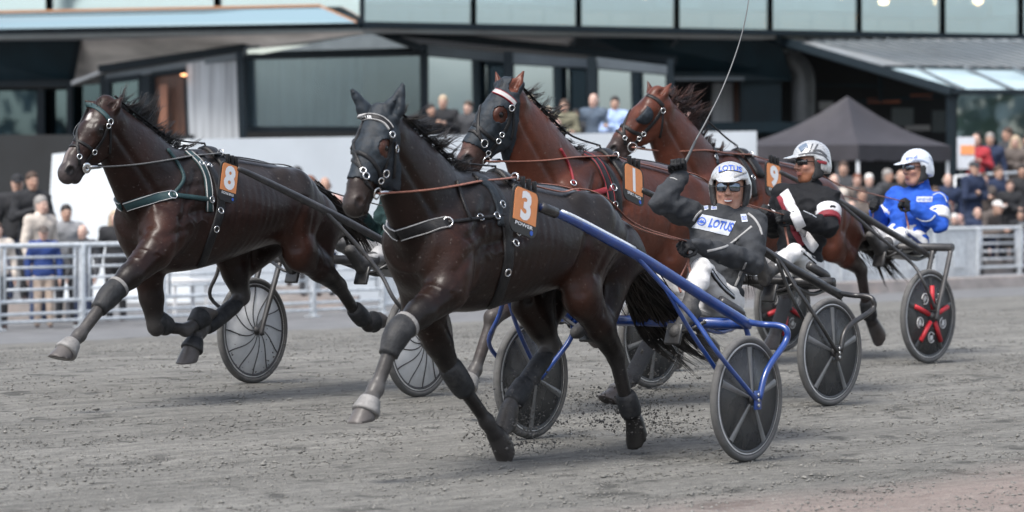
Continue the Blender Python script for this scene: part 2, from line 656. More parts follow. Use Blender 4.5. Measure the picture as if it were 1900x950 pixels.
M_CURTAIN = mat('grey_curtain', (.38, .40, .42), .9, noise_scale=3, noise_amt=.3, stretch=(4, 4, .15))
M_WOOD = mat('brown_door_wood', (.075, .033, .02), .5, noise_scale=4, noise_amt=.4, stretch=(5, 5, .5))
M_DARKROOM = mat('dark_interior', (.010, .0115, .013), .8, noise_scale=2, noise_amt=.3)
M_METROOF = mat('metal_roof', (.27, .29, .30), .4, metal=.3, noise_scale=2, noise_amt=.15)
M_GALV = mat('galvanised_steel', (.60, .63, .65), .45, metal=.2, noise_scale=14, noise_amt=.2)
M_CONC = mat('concrete', (.24, .22, .21), .85, noise_scale=3, noise_amt=.25, bump=.3, bump_scale=40, dirt=(.33, .24, .2), dirt_amt=.5, dirt_scale=1.5)
M_DUCT = mat('grey_duct', (.075, .082, .088), .45, metal=.2, noise_scale=4, noise_amt=.2)
M_TENT = mat('black_canopy', (.032, .030, .036), .7, noise_scale=3, noise_amt=.2, bump=.3, bump_scale=10)
M_TABLE = mat('white_tablecloth', (.6, .6, .6), .8)


def emis(name, col, st):
    m, N, L, b = nodes_of(name)
    n = N.new('ShaderNodeTexNoise'); n.inputs['Scale'].default_value = 5
    b.inputs['Base Color'].default_value = (*col, 1); b.inputs['Emission Color'].default_value = (*col, 1); b.inputs['Emission Strength'].default_value = st
    return m


M_LAMP = emis('warm_lamp', (1.0, .50, .22), 14.0)
def AD(x, y, d):
    return at_depth(x, y, d * GSK)


GSK = 1.12


def bars(name, m, parent, *segs):
    """each bar is an object of its own"""
    for a, b, w, d in segs:
        mb = MB(); beam(mb, a, b, w, d); mb.build(name, m, parent)


def beam(mb, a, b, w, d):
    a, b = Vector(a), Vector(b)
    t = (b - a).normalized()
    y = Vector((0, 1, 0)); y = (y - t * y.dot(t)).normalized()
    x = y.cross(t)
    vs = [p + x * i * w / 2 + y * j * d / 2 for p in (a, b) for i, j in ((-1, -1), (1, -1), (1, 1), (-1, 1))]
    mb.add(vs, [(0, 1, 2, 3), (7, 6, 5, 4), (0, 4, 5, 1), (1, 5, 6, 2), (2, 6, 7, 3), (3, 7, 4, 0)])


def pane(root, name, q, m, thick=.03, frame=None, fw=.07):
    """polygon of (px, py, depth)"""
    c = [AD(*w) for w in q]
    n = (c[1] - c[0]).cross(c[2] - c[0])
    if n.y > 0: n = -n
    mb = MB(); mb.quad_prism(c, thick, n)
    o = mb.build(name, m, root)
    if frame:
        fb = MB()
        for i in range(len(c)): beam(fb, c[i] - Vector((0, .03, 0)), c[(i + 1) % len(c)] - Vector((0, .03, 0)), fw, fw)
        fb.build('frame', frame, o)
    return o


gs = empty('grandstand', (0, 66, 0), 0, 'glass fronted grandstand building with dark frames filling the background', 'building')


class Keep:          # parts are built in world coordinates, then hung on the building
    pass


_before = set(bpy.data.objects)
# ---- upper floor
uy = lambda px: np.interp(px, [-400, 672, 2300], [70.5, 65, 72.5])
ubot = lambda px: np.interp(px, [0, 672, 1900], [60, 44, 68])


def up_q(x0, x1):
    return [(x0, -70, uy(x0)), (x1, -70, uy(x1)), (x1, ubot(x1), uy(x1)), (x0, ubot(x0), uy(x0))]


for x0, x1 in ((-250, 90), (90, 402), (402, 672), (672, 880), (880, 1075), (1075, 1257), (1257, 1430), (1430, 1595), (1595, 1750), (1750, 1895), (1895, 2050)):
    pane(gs, 'window', up_q(x0, x1), M_GLASSU, .03, M_FRAMED, .11 if x0 < 672 else .09)
# floor edge
mb = MB()
for x0, x1 in ((-250, 672), (672, 2050)):
    bars('floor_edge', M_FRAMED, gs, (AD(x0, ubot(x0) + 4, uy(x0) - .12), AD(x1, ubot(x1) + 4, uy(x1) - .12), .10, .3))
# room behind the upper windows: floor, back wall, rails, tables, lamps
mb = MB()
fl = [AD(-250, 58, uy(-250) + .2), AD(672, 42, uy(672) + .2), AD(2050, 66, uy(2050) + .2)]
zf = fl[1].z + .02
P_ = [Vector((p.x, p.y, zf)) for p in fl]; Q_ = [Vector((p.x * 1.12, p.y + 7, zf)) for p in fl]
mb.quad_prism([P_[0], P_[1], Q_[1], Q_[0]], .2, (0, 0, 1)); mb.quad_prism([P_[1], P_[2], Q_[2], Q_[1]], .2, (0, 0, 1))
mb.build('floor', mat('pale_floor', (.4, .42, .43), .5), gs)
mb = MB()
for i in (0, 1):
    a, b = Q_[i], Q_[i + 1]
    mb.quad_prism([a, b, b + Vector((0, 0, 3.2)), a + Vector((0, 0, 3.2))], -.1, (0, -1, 0))
mb.build('back_wall', mat('pale_room_wall', (.6, .64, .66), .8, noise_scale=.6, noise_amt=.3), gs)
mb = MB()
for i in (0, 1):
    mb.quad_prism([P_[i] + Vector((0, 0, 3.1)), P_[i + 1] + Vector((0, 0, 3.1)), Q_[i + 1] + Vector((0, 0, 3.1)), Q_[i] + Vector((0, 0, 3.1))], -.1, (0, 0, -1))
mb.build('ceiling', mat('room_ceiling', (.5, .5, .5), .8), gs)
mb = MB()
beam(mb, AD(-250, 27, 69.6), AD(592, 10, 64.9), .05, .06); beam(mb, AD(592, 10, 64.9), AD(662, 41, 64.75), .05, .06)
mb.build('handrail', mat('wood_handrail', (.36, .19, .10), .5), gs)
pane(gs, 'balustrade', [(-250, 29, 69.65), (592, 12, 64.95), (660, 42, 64.55), (-250, 58, 69.45)], glass_mat('pale_balustrade', (.34, .45, .47), 1, (.7, .8, .82), .10, .12), .02)
rr = random.Random(4)
for x in range(700, 2000, 62):
    yy = uy(x) + rr.uniform(1.0, 3.5)
    p = AD(x, 40, yy)
    t = MB(); t.box((p.x, p.y, zf + .74), (1.0, .9, .05)); t.box((p.x, p.y, zf + .37), (.09, .09, .7))
    t.box((p.x, p.y, zf + .60), (1.02, .92, .24))
    t.build('dining_table', M_TABLE, gs)
for x, y in ((1110, 3), (1198, 4), (1302, 6), (1390, 9), (1485, 12), (1560, 13), (1640, 4), (1735, 18), (1815, 2), (1816, 20)):
    p = AD(x, y, uy(x) + rr.uniform(2.5, 4.5))
    t = MB(); t.sphere(p, (.12, .12, .07), 12); t.tube([p, p + Vector((0, 0, .8))], .01, 5)
    t.build('pendant_lamp', M_LAMP, gs)
# ---- underside of the floor and the dark end panels
pane(gs, 'soffit', [(146, 66, 69.2), (672, 52, 65.2), (690, 58, 68.5), (190, 124, 69.5), (134, 140, 70.5)], M_SOFFIT, .1)
pane(gs, 'soffit', [(690, 53, 65.2), (1075, 60, 67.2), (1066, 92, 70), (930, 74, 70)], M_SOFFIT, .1)
pane(gs, 'end_panel', [(-250, 64, 70.0), (148, 62, 69.1), (132, 152, 69.6), (-250, 160, 70.3)], M_PANELD, .2, M_FRAMED, .12)
pane(gs, 'end_panel', [(1072, 60, 67.4), (1445, 68, 68.9), (1470, 150, 69.6), (1255, 150, 69.4), (1060, 95, 69.2)], M_PANELD, .2)
bars('panel_joint', M_FRAMEG, gs, (AD(1072, 58, 67.2), AD(1060, 92, 69.0), .05, .05), (AD(1262, 66, 68), AD(1232, 104, 69), .06, .06), (AD(1250, 146, 69.1), AD(1380, 146, 69.4), .08, .1))
# ---- entrance pavilion: sloped roof lines and glass bays
bars('roof_beam', M_FRAMED, gs, (AD(682, 54, 66.2), AD(188, 128, 68.2), .16, .3), (AD(682, 54, 66.2), AD(1252, 112, 68.2), .16, .3), (AD(690, 56, 66.4), AD(790, 92, 66.2), .14, .25))
pane(gs, 'roof_edge', [(676, 62, 66.3), (190, 134, 68.3), (190, 122, 68.3), (560, 68, 66.8)], glass_mat('roof_edge_glass', (.62, .72, .77), 1, (.5, .6, .64), .08, .1), .06)
pane(gs, 'roof_light', [(690, 60, 66.4), (784, 96, 66.5), (455, 106, 66.9), (455, 90, 66.9)], glass_mat('sloped_glass', (.75, .86, .9), 1, (.5, .6, .64), .08, .1), .05, M_FRAMEG, .05)
pane(gs, 'window', [(455, 106, 66.9), (784, 98, 66.5), (786, 240, 66.5), (455, 240, 66.9)], M_GLASSC, .04, M_FRAMED, .12)
pane(gs, 'window_backing', [(460, 104, 67.8), (672, 100, 67.5), (672, 240, 67.5), (460, 242, 67.8)], M_CURTAIN, .05)
pane(gs, 'window_backing', [(700, 104, 68.2), (782, 102, 68.0), (782, 240, 68.0), (700, 242, 68.2)], M_DARKROOM, .05)  # dark sheet with the shade of the room put into its colour
for x0, x1, t0, t1 in ((793, 938, 88, 104), (952, 1092, 104, 114), (1108, 1240, 112, 126)):
    pane(gs, 'window', [(x0, t0 + 14, 66.6), (x1, t1 + 12, 67.2), (x1, 262, 67.2), (x0, 262, 66.6)], M_GLASSL, .04, M_FRAMED, .05)
    pane(gs, 'window_head', [(x0, t0 - 6, 66.5), (x1, t1 - 4, 67.1), (x1, t1 + 12, 67.1), (x0, t0 + 14, 66.5)], M_FRAMEG, .1)
mb = MB()
for x, t, w in ((788, 82, .14), (945, 96, .19), (1100, 106, .19), (1246, 110, .13), (448, 96, .14)):
    bars('post', M_FRAMED, gs, (AD(x - 3, t, 66.4), AD(x + 3, 275, 66.4), w, .25))
# doors at the left
pane(gs, 'curtain_wall_panel', [(346, 118, 67.4), (440, 104, 67.1), (444, 272, 67.1), (352, 272, 67.4)], M_CURTAIN, .06)
pane(gs, 'roof_edge', [(196, 136, 68.2), (440, 98, 67.0), (440, 110, 67.0), (196, 150, 68.2)], M_FRAMEG, .12)
pane(gs, 'door', [(200, 150, 68.2), (262, 142, 67.9), (262, 300, 67.9), (200, 300, 68.2)], M_GLASSD, .05, M_FRAMED, .12)
d_ = pane(gs, 'door', [(284, 138, 67.8), (346, 130, 67.5), (350, 300, 67.5), (286, 300, 67.8)], M_WOOD, .05, M_FRAMED, .1)
pane(gs, 'inner_door', [(296, 158, 67.5), (310, 156, 67.45), (310, 300, 67.45), (296, 300, 67.5)], mat('orange_door_frame', (.2, .085, .05), .5), .03)
bars('post', M_FRAMED, gs, (AD(272, 140, 67.7), AD(274, 300, 67.7), .17, .2), (AD(192, 140, 68.3), AD(194, 300, 68.3), .13, .2), (AD(130, 150, 69.4), AD(130, 300, 69.4), .13, .2))
p = AD(341, 139, 67.3); mb = MB(); mb.sphere(p, (.07, .07, .025), 10); mb.build('ceiling_lamp', emis('dim_warm_lamp', (1.0, .45, .2), 1.6), gs)
pane(gs, 'canopy_edge', [(132, 150, 69.3), (192, 128, 68.5), (192, 134, 68.5), (132, 158, 69.3)], mat('white_canopy_edge', (.55, .56, .57), .5), .05)
pane(gs, 'window', [(136, 160, 69.5), (190, 156, 69.0), (190, 300, 69.0), (136, 300, 69.5)], M_GLASSD, .04)
pane(gs, 'window', [(-200, 166, 70.2), (72, 166, 69.9), (72, 300, 69.9), (-200, 300, 70.2)], M_GLASSD, .04, M_FRAMED, .06)
pane(gs, 'window', [(80, 166, 69.9), (128, 164, 69.7), (128, 300, 69.7), (80, 300, 69.9)], M_GLASSD, .04, M_FRAMED, .06)
bars('window_bar', M_FRAMED, gs, (AD(76, 164, 69.7), AD(76, 300, 69.7), .17, .2), (AD(-200, 158, 70), AD(130, 156, 69.4), .1, .2))
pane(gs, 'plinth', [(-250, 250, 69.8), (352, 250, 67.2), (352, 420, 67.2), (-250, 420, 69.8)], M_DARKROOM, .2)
# ---- dark recess at the right with box, duct and ledge
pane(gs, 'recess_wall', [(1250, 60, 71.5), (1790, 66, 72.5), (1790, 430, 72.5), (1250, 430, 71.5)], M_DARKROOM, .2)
pane(gs, 'recess_door', [(1318, 152, 71), (1362, 152, 71), (1362, 262, 71), (1318, 262, 71)], M_CURTAIN, .05, M_FRAMED, .05)
pane(gs, 'recess_door_jamb', [(1362, 152, 70.9), (1374, 152, 70.9), (1374, 262, 70.9), (1362, 262, 70.9)], M_WOOD, .05)
mb = MB()
a, b = AD(1376, 110, 69.8), AD(1450, 250, 69.8)
mb.box(((a.x + b.x) / 2, 70.2 * GSK, (a.z + b.z) / 2), (b.x - a.x, .9, a.z - b.z)); mb.build('plant_box', M_PANELD, gs)
mb = MB()
a, b = AD(1386, 84, 69.6), AD(1482, 97, 69.6)
mb.quad_prism([AD(1384, 84, 69.5), AD(1432, 84, 70.4), AD(1484, 98, 70.4), AD(1440, 99, 69.5)], .06, (0, 0, 1)); mb.build('box_lid', mat('white_lid', (.55, .6, .62), .5), gs)
mb = MB()
mb.tube(spline([AD(1462, 98, 69.9), AD(1466, 112, 69.9), AD(1480, 124, 69.9), AD(1490, 145, 69.9), AD(1491, 190, 69.9), AD(1491, 262, 69.9)], 5), .27, 18)
mb.build('duct', M_DUCT, gs)
bars('ledge', M_PANELD, gs, (AD(1290, 236, 69.2), AD(1500, 236, 69.4), .22, .4), (AD(1510, 158, 71), AD(1640, 160, 71), .05, .05), (AD(1560, 190, 71), AD(1750, 178, 71), .05, .05), (AD(1632, 120, 71), AD(1634, 190, 71), .06, .06))
for (x, y, w, h, c) in ((1520, 188, 26, 16, (.35, .37, .38)), (1610, 183, 60, 8, (.30, .09, .04)), (1690, 175, 40, 8, (.25, .08, .04)), (1655, 200, 40, 34, (.07, .085, .09)), (1730, 205, 40, 40, (.06, .075, .08)), (1680, 232, 46, 10, (.22, .22, .22))):
    pane(gs, 'counter_item', [(x, y, 71.2), (x + w, y, 71.2), (x + w, y + h, 71.2), (x, y + h, 71.2)], mat('counter_%d' % x, c, .6), .1)
# ---- sloped metal roof, glass strip and window at the right
rl = lambda t: (1432 + (1768 - 1432) * t, 70 + (168 - 70) * t, 68.8 - 3.4 * t)
pane(gs, 'metal_roof', [(1440, 70, 68.7), (2050, 74, 70.5), (2050, 130, 67.2), (1642, 122, 66.8)], M_METROOF, .08)
for i in range(24):
    x = 1470 + i * 25
    mb = MB()
    a = AD(x, 73 + (x - 1440) * .006, np.interp(x, [1440, 2050], [68.5, 70.3])); e = AD(x + 215, 123 + (x - 1440) * .012, np.interp(x, [1440, 2050], [66.7, 67.0]))
    if i > 0: beam(mb, a + Vector((0, -.02, .02)), e + Vector((0, -.02, .02)), .035, .05); mb.build('roof_seam', M_FRAMEG, gs)
pane(gs, 'glass_roof', [(1642, 124, 66.7), (2050, 131, 67.0), (2050, 168, 65.0), (1768, 166, 65.2)], M_GLASSR, .05)
mb = MB()
for x in (1700, 1790, 1880, 1970):
    bars('glazing_bar', M_FRAMEG, gs, (AD(x, 125, 66.6), AD(x + 90, 166, 65.0), .05, .06))
bars('verge', M_FRAMED, gs, (AD(1428, 70, 68.9), AD(1772, 172, 65.0), .18, .3), (AD(1640, 123, 66.6), AD(2050, 131, 66.9), .05, .08))
bars('window_frame', M_FRAMED, gs, (AD(1764, 170, 65.0), AD(2050, 171, 64.9), .10, .14), (AD(1764, 166, 65.1), AD(1766, 420, 65.1), .19, .2))
pane(gs, 'window', [(1776, 176, 65.1), (2050, 176, 65.0), (2050, 420, 65.0), (1776, 420, 65.1)], glass_mat('right_window', (.55, .67, .72), 1, (.4, .46, .48), .02, .25), .04)
mb = MB()
a, b = AD(-300, 300, 74), AD(2100, 300, 74)
mb.box(((a.x + b.x) / 2, 86.5, 2.2), (b.x - a.x + 4, .2, 6.4)); mb.build('rear_wall', M_DARKROOM, gs)
bpy.context.view_layer.update()
for o in gs.children:
    o.matrix_parent_inverse = Matrix.Translation((0, -66, 0))

GSK = 1.0
# ---- long white wall with a terrace behind it
wq = [(80, 452), (97, 286), (352, 258), (1000, 248), (1404, 243), (1404, 452)]
wd = lambda x: np.interp(x, [80, 352, 1404], [56.5, 56, 61.5])
mb = MB()
for q4 in ((wq[0], wq[1], wq[2], (352, 452)), ((352, 452), wq[2], wq[4], wq[5])):
    c = [AD(x, y, wd(x)) for x, y in q4]
    for q in (0, -1): c[q].z = -.34
    mb.quad_prism(c, .35, (0, -1, 0))
ww = mb.build('white_wall', M_GWALL)
tag(ww, 'long white rendered wall with grey blue curved marking behind the horses', 'wall')
mk = [(576, 312), (600, 285), (636, 258), (640, 262), (640, 345), (618, 350), (592, 340)]
cc = [AD(x, y, wd(x) - .012) for x, y in spline_px] if False else [AD(x, y, wd(x) - .015) for x, y in mk]
mb = MB(); mb.quad_prism(cc, -.012, (0, -1, 0)); mb.build('painted_marking', M_GWALLD, ww)
mb = MB()
mb.box((-1.4, 62.9, .5), (11.5, 6.2, .2)); mb.build('terrace', M_CONC)['kind'] = 'structure'
o = [q for q in COL.objects if q.name == 'terrace'][0]; o.location.z = .85

# ---- steel fence along the track, bay by bay
FU = 32.5
gy0 = gz_u(FU)


def fence_bay(v0, v1, kind, last=False):
    o0 = TN * FU + TD * v0; o0.z = gy0
    root = empty('steel_fence', o0, math.atan2(TD.y, TD.x))
    L_ = v1 - v0
    for z, r in ((1.07, .033), (.36, .026), (.20, .022), (.10, .022)) if kind == 'bars' else ((1.07, .033), (.14, .03)):
        mb = MB(); mb.tube([Vector((0, 0, z)), Vector((L_, 0, z))], r, 10, caps=False)
        mb.build('rail', M_GALV, root)
    mb = MB(); mb.box((0, 0, .55), (.075, .075, 1.08), bevel=.008); mb.box((0, 0, .012), (.16, .16, .02))
    mb.build('post', M_GALV, root)
    if kind == 'bars':
        mb = MB()
        for x in (.13, L_ - .13): mb.tube([Vector((x, 0, 1.06)), Vector((x, 0, .36))], .022, 8)
        for z in (.92, .79, .65, .51): mb.tube([Vector((.13, 0, z)), Vector((L_ - .13, 0, z))], .019, 8)
        mb.build('panel', M_GALV, root)
    else:
        mb = MB()
        n = int(L_ / .075)
        for i in range(1, n): mb.box((i * L_ / n, 0, .6), (.046, .018, .9))
        mb.box((L_ * .55, -.03, .62), (.42, .02, .5))
        mb.build('panel', M_GALV, root)
    return root


vl = (TD.dot(on_plane(152, 500, TN * FU, TN)))
BW = 1.5
GRP = 'steel fence bays along the track'
i0, i1 = -4, 26
for i in range(i0, i1):
    v0 = vl + i * BW
    x = 950 + FPX * (TN * FU + TD * v0).x / (TN * FU + TD * v0).y
    kind = 'bars' if (x < 700 or x > 1790) else 'slats'
    r = fence_bay(v0, v0 + BW, kind)
    side = 'left end' if x < 700 else 'right end'
    if kind == 'bars':
        tag(r, 'galvanised steel rail fence bay with horizontal bars at the track edge', 'fence', 'steel rail bays along the track')
    else:
        tag(r, 'galvanised steel crowd barrier bay with upright slats at the track edge', 'fence', 'upright slat barrier bays along the track')
# kerb
mb = MB()
V, F = [], []
kv = [vl + 14 + i * 1.5 for i in range(26)]
for v in kv:
    for (u, z) in ((FU - .45, -.02), (FU - .40, .20), (FU - .1, .21), (FU - .08, -.02)):
        p = TN * u + TD * v; V.append((p.x, p.y, gy0 + z))
for i in range(len(kv) - 1):
    for j in range(3): F.append((i * 4 + j, i * 4 + j + 1, i * 4 + 5 + j, i * 4 + 4 + j))
mb.add(V, F); mb.build('kerb', M_CONC)['kind'] = 'structure'

# ---- small white table behind the fence
tb_ = AD(341, 521, 50.0)
tbl = empty('table', (tb_.x, tb_.y, -.32), R(35), 'white folding table behind the rail fence, below the belly of horse 8', 'table')
hz_ = tb_.z + .32
mb = MB(); mb.box((0, 0, hz_), (.62, .5, .04), bevel=.01); mb.build('tabletop', M_TABLE, tbl)
for i_ in (-1, 1):
    for j_ in (-1, 1):
        mb = MB(); mb.box((i_ * .26, j_ * .2, hz_ / 2 - .01), (.04, .04, hz_ - .04)); mb.build('leg', M_TABLE, tbl)

# ---- black canopy tent
ty = 67.5
tent = empty('canopy_tent', AD(1572, 330, ty), 0, 'black pitched canopy tent on pale legs in front of the dark recess', 'tent')
tent.location.z = -.32
T0 = Vector(tent.location)
S = 2.14
ez = AD(1572, 268, ty - S).z - T0.z
az = AD(1568, 178, ty).z - T0.z
cr = [Vector((0, -S, ez)), Vector((S - .15, 0, ez)), Vector((0, S, ez)), Vector((-S + .05, 0, ez))]
mb = MB()
N_ = 10
ap = Vector((0, 0, az))
for k in range(4):
    a, b = cr[k], cr[(k + 1) % 4]
    V, F = [], []
    for i in range(N_ + 1):
        t = i / N_
        for j in range(N_ + 1):
            s = j / N_
            e = a.lerp(b, s)
            p = ap.lerp(e, t)
            p.z -= .22 * math.sin(math.pi * t) * (.55 + .45 * math.sin(math.pi * s))
            V.append(p)
    for i in range(N_):
        for j in range(N_):
            q = i * (N_ + 1) + j; F.append((q, q + N_ + 1, q + N_ + 2, q + 1))
    m0 = len(V)
    V += [v - Vector((0, 0, .02)) for v in V]
    F += [tuple(reversed([i + m0 for i in q])) for q in F]
    mb.add(V, F, True)
mb.build('canopy', M_TENT, tent, recalc=False)
mb = MB()
for k in range(4):
    a, b = cr[k], cr[(k + 1) % 4]
    pts = []
    n = 12
    for i in range(n):
        s0, s1 = i / n, (i + 1) / n
        p0, p1 = a.lerp(b, s0), a.lerp(b, s1)
        out = Vector((p0.x + p1.x, p0.y + p1.y, 0)).normalized() * .012
        w0 = .30 + .012 * math.sin(i * 2.1)
        mb.quad_prism([p0 + out, p1 + out, p1 + out - Vector((0, 0, w0)), p0 + out - Vector((0, 0, w0))], .008, out)
mb.build('valance', M_TENT, tent)
for k in range(4):
    q = cr[k] * .97
    mb = MB(); mb.box((q.x, q.y, ez / 2), (.06, .06, ez)); mb.build('leg', M_GALV, tent)

# ---- trees on the infield behind the camera, seen only in the glass
rnd = random.Random(2)
M_LEAF = mat('hazy_tree_leaves', (.17, .20, .20), .8, noise_scale=.5, noise_amt=.4)  # leaf colour greyed and lightened, distance haze mixed into it
mb = MB()
for i in range(150):
    cx = rnd.uniform(-90, 130); cy = -rnd.uniform(60, 100)
    if i > 60: cx = rnd.uniform(-300, -90); cy = rnd.uniform(-110, 10); h = rnd.uniform(5, 9) * (1.9 if rnd.random() < .35 else 1); w = rnd.uniform(2, 4)
    for j in range(110):
        t = rnd.random()
        r = w * (1 - t) ** .6 * rnd.random() ** .4
        a = rnd.uniform(0, 6.3)
        p = Vector((cx + r * math.cos(a), cy + r * math.sin(a), .5 + h * t))
        s = rnd.uniform(.4, .9)
        d1_ = Vector((rnd.gauss(0, 1), rnd.gauss(0, 1), rnd.gauss(0, 1))).normalized() * s
        d2_ = d1_.orthogonal().normalized() * s
        mb.add([p - d1_, p + d2_, p + d1_, p - d2_], [(0, 1, 2, 3)])
o = mb.build('treeline', M_LEAF, None, recalc=False)
o['kind'] = 'stuff'
# ------------------------------------------------------------------ horses
def sstep(a, b, x):
    t = np.clip((x - a) / (b - a), 0, 1)
    return t * t * (3 - 2 * t)


def seg_dist(V, a, b):
    a, b = np.array(a), np.array(b)
    ax = b - a
    t = np.clip(((V - a) @ ax) / max(ax.dot(ax), 1e-9), 0, 1)
    return np.linalg.norm(V - a - t[:, None] * ax, axis=1)


M_COAT = None


def coat_material():
    m, N, L, b = nodes_of('horse_coat')
    tc = N.new('ShaderNodeTexCoord')
    at = N.new('ShaderNodeVertexColor'); at.layer_name = 'col'
    n1 = N.new('ShaderNodeTexNoise'); n1.inputs['Scale'].default_value = 5; n1.inputs['Detail'].default_value = 6
    L.new(tc.outputs['Object'], n1.inputs['Vector'])
    mr = N.new('ShaderNodeMapRange'); mr.inputs['From Min'].default_value = .3; mr.inputs['From Max'].default_value = .7
    mr.inputs['To Min'].default_value = .62; mr.inputs['To Max'].default_value = 1.4
    L.new(n1.outputs['Fac'], mr.inputs['Value'])
    vm = N.new('ShaderNodeVectorMath'); vm.operation = 'SCALE'
    L.new(at.outputs['Color'], vm.inputs[0]); L.new(mr.outputs[0], vm.inputs['Scale'])
    # spattered mud specks
    n2 = N.new('ShaderNodeTexNoise'); n2.inputs['Scale'].default_value = 48; n2.inputs['Detail'].default_value = 3
    L.new(tc.outputs['Object'], n2.inputs['Vector'])
    m2 = N.new('ShaderNodeMapRange'); m2.inputs['From Min'].default_value = .655; m2.inputs['From Max'].default_value = .72
    m2.inputs['To Max'].default_value = .38
    L.new(n2.outputs['Fac'], m2.inputs['Value'])
    mx = N.new('ShaderNodeMix'); mx.data_type = 'RGBA'
    L.new(m2.outputs[0], mx.inputs['Factor']); L.new(vm.outputs[0], mx.inputs['A']); mx.inputs['B'].default_value = (.14, .125, .115, 1)
    L.new(mx.outputs['Result'], b.inputs['Base Color'])
    r = N.new('ShaderNodeMapRange'); r.inputs['From Min'].default_value = .3; r.inputs['From Max'].default_value = .7
    r.inputs['To Min'].default_value = .33; r.inputs['To Max'].default_value = .5
    L.new(n1.outputs['Fac'], r.inputs['Value']); L.new(r.outputs[0], b.inputs['Roughness'])
    b.inputs['Specular IOR Level'].default_value = .15
    b.inputs['Coat Weight'].default_value = .16; b.inputs['Coat Roughness'].default_value = .30
    mp = N.new('ShaderNodeMapping'); mp.inputs['Scale'].default_value = (16, 22, 26)
    L.new(tc.outputs['Object'], mp.inputs[0])
    n3 = N.new('ShaderNodeTexNoise'); n3.inputs['Scale'].default_value = 2.2; n3.inputs['Detail'].default_value = 5
    L.new(mp.outputs[0], n3.inputs['Vector'])
    n4 = N.new('ShaderNodeTexNoise'); n4.inputs['Scale'].default_value = 9; n4.inputs['Detail'].default_value = 2; n4.inputs['Distortion'].default_value = .4
    L.new(tc.outputs['Object'], n4.inputs['Vector'])
    add = N.new('ShaderNodeMath'); add.operation = 'MULTIPLY_ADD'; add.inputs[1].default_value = 3.2
    L.new(n4.outputs['Fac'], add.inputs[0]); L.new(n3.outputs['Fac'], add.inputs[2])
    bp = N.new('ShaderNodeBump'); bp.inputs['Strength'].default_value = .4; bp.inputs['Distance'].default_value = .006
    L.new(add.outputs[0], bp.inputs['Height']); L.new(bp.outputs[0], b.inputs['Normal'])
    return m


M_COAT = coat_material()
M_EYE = mat('horse_eye', (.004, .003, .003), .12, spec=.35, noise_amt=.02)


class Horse:
    pass


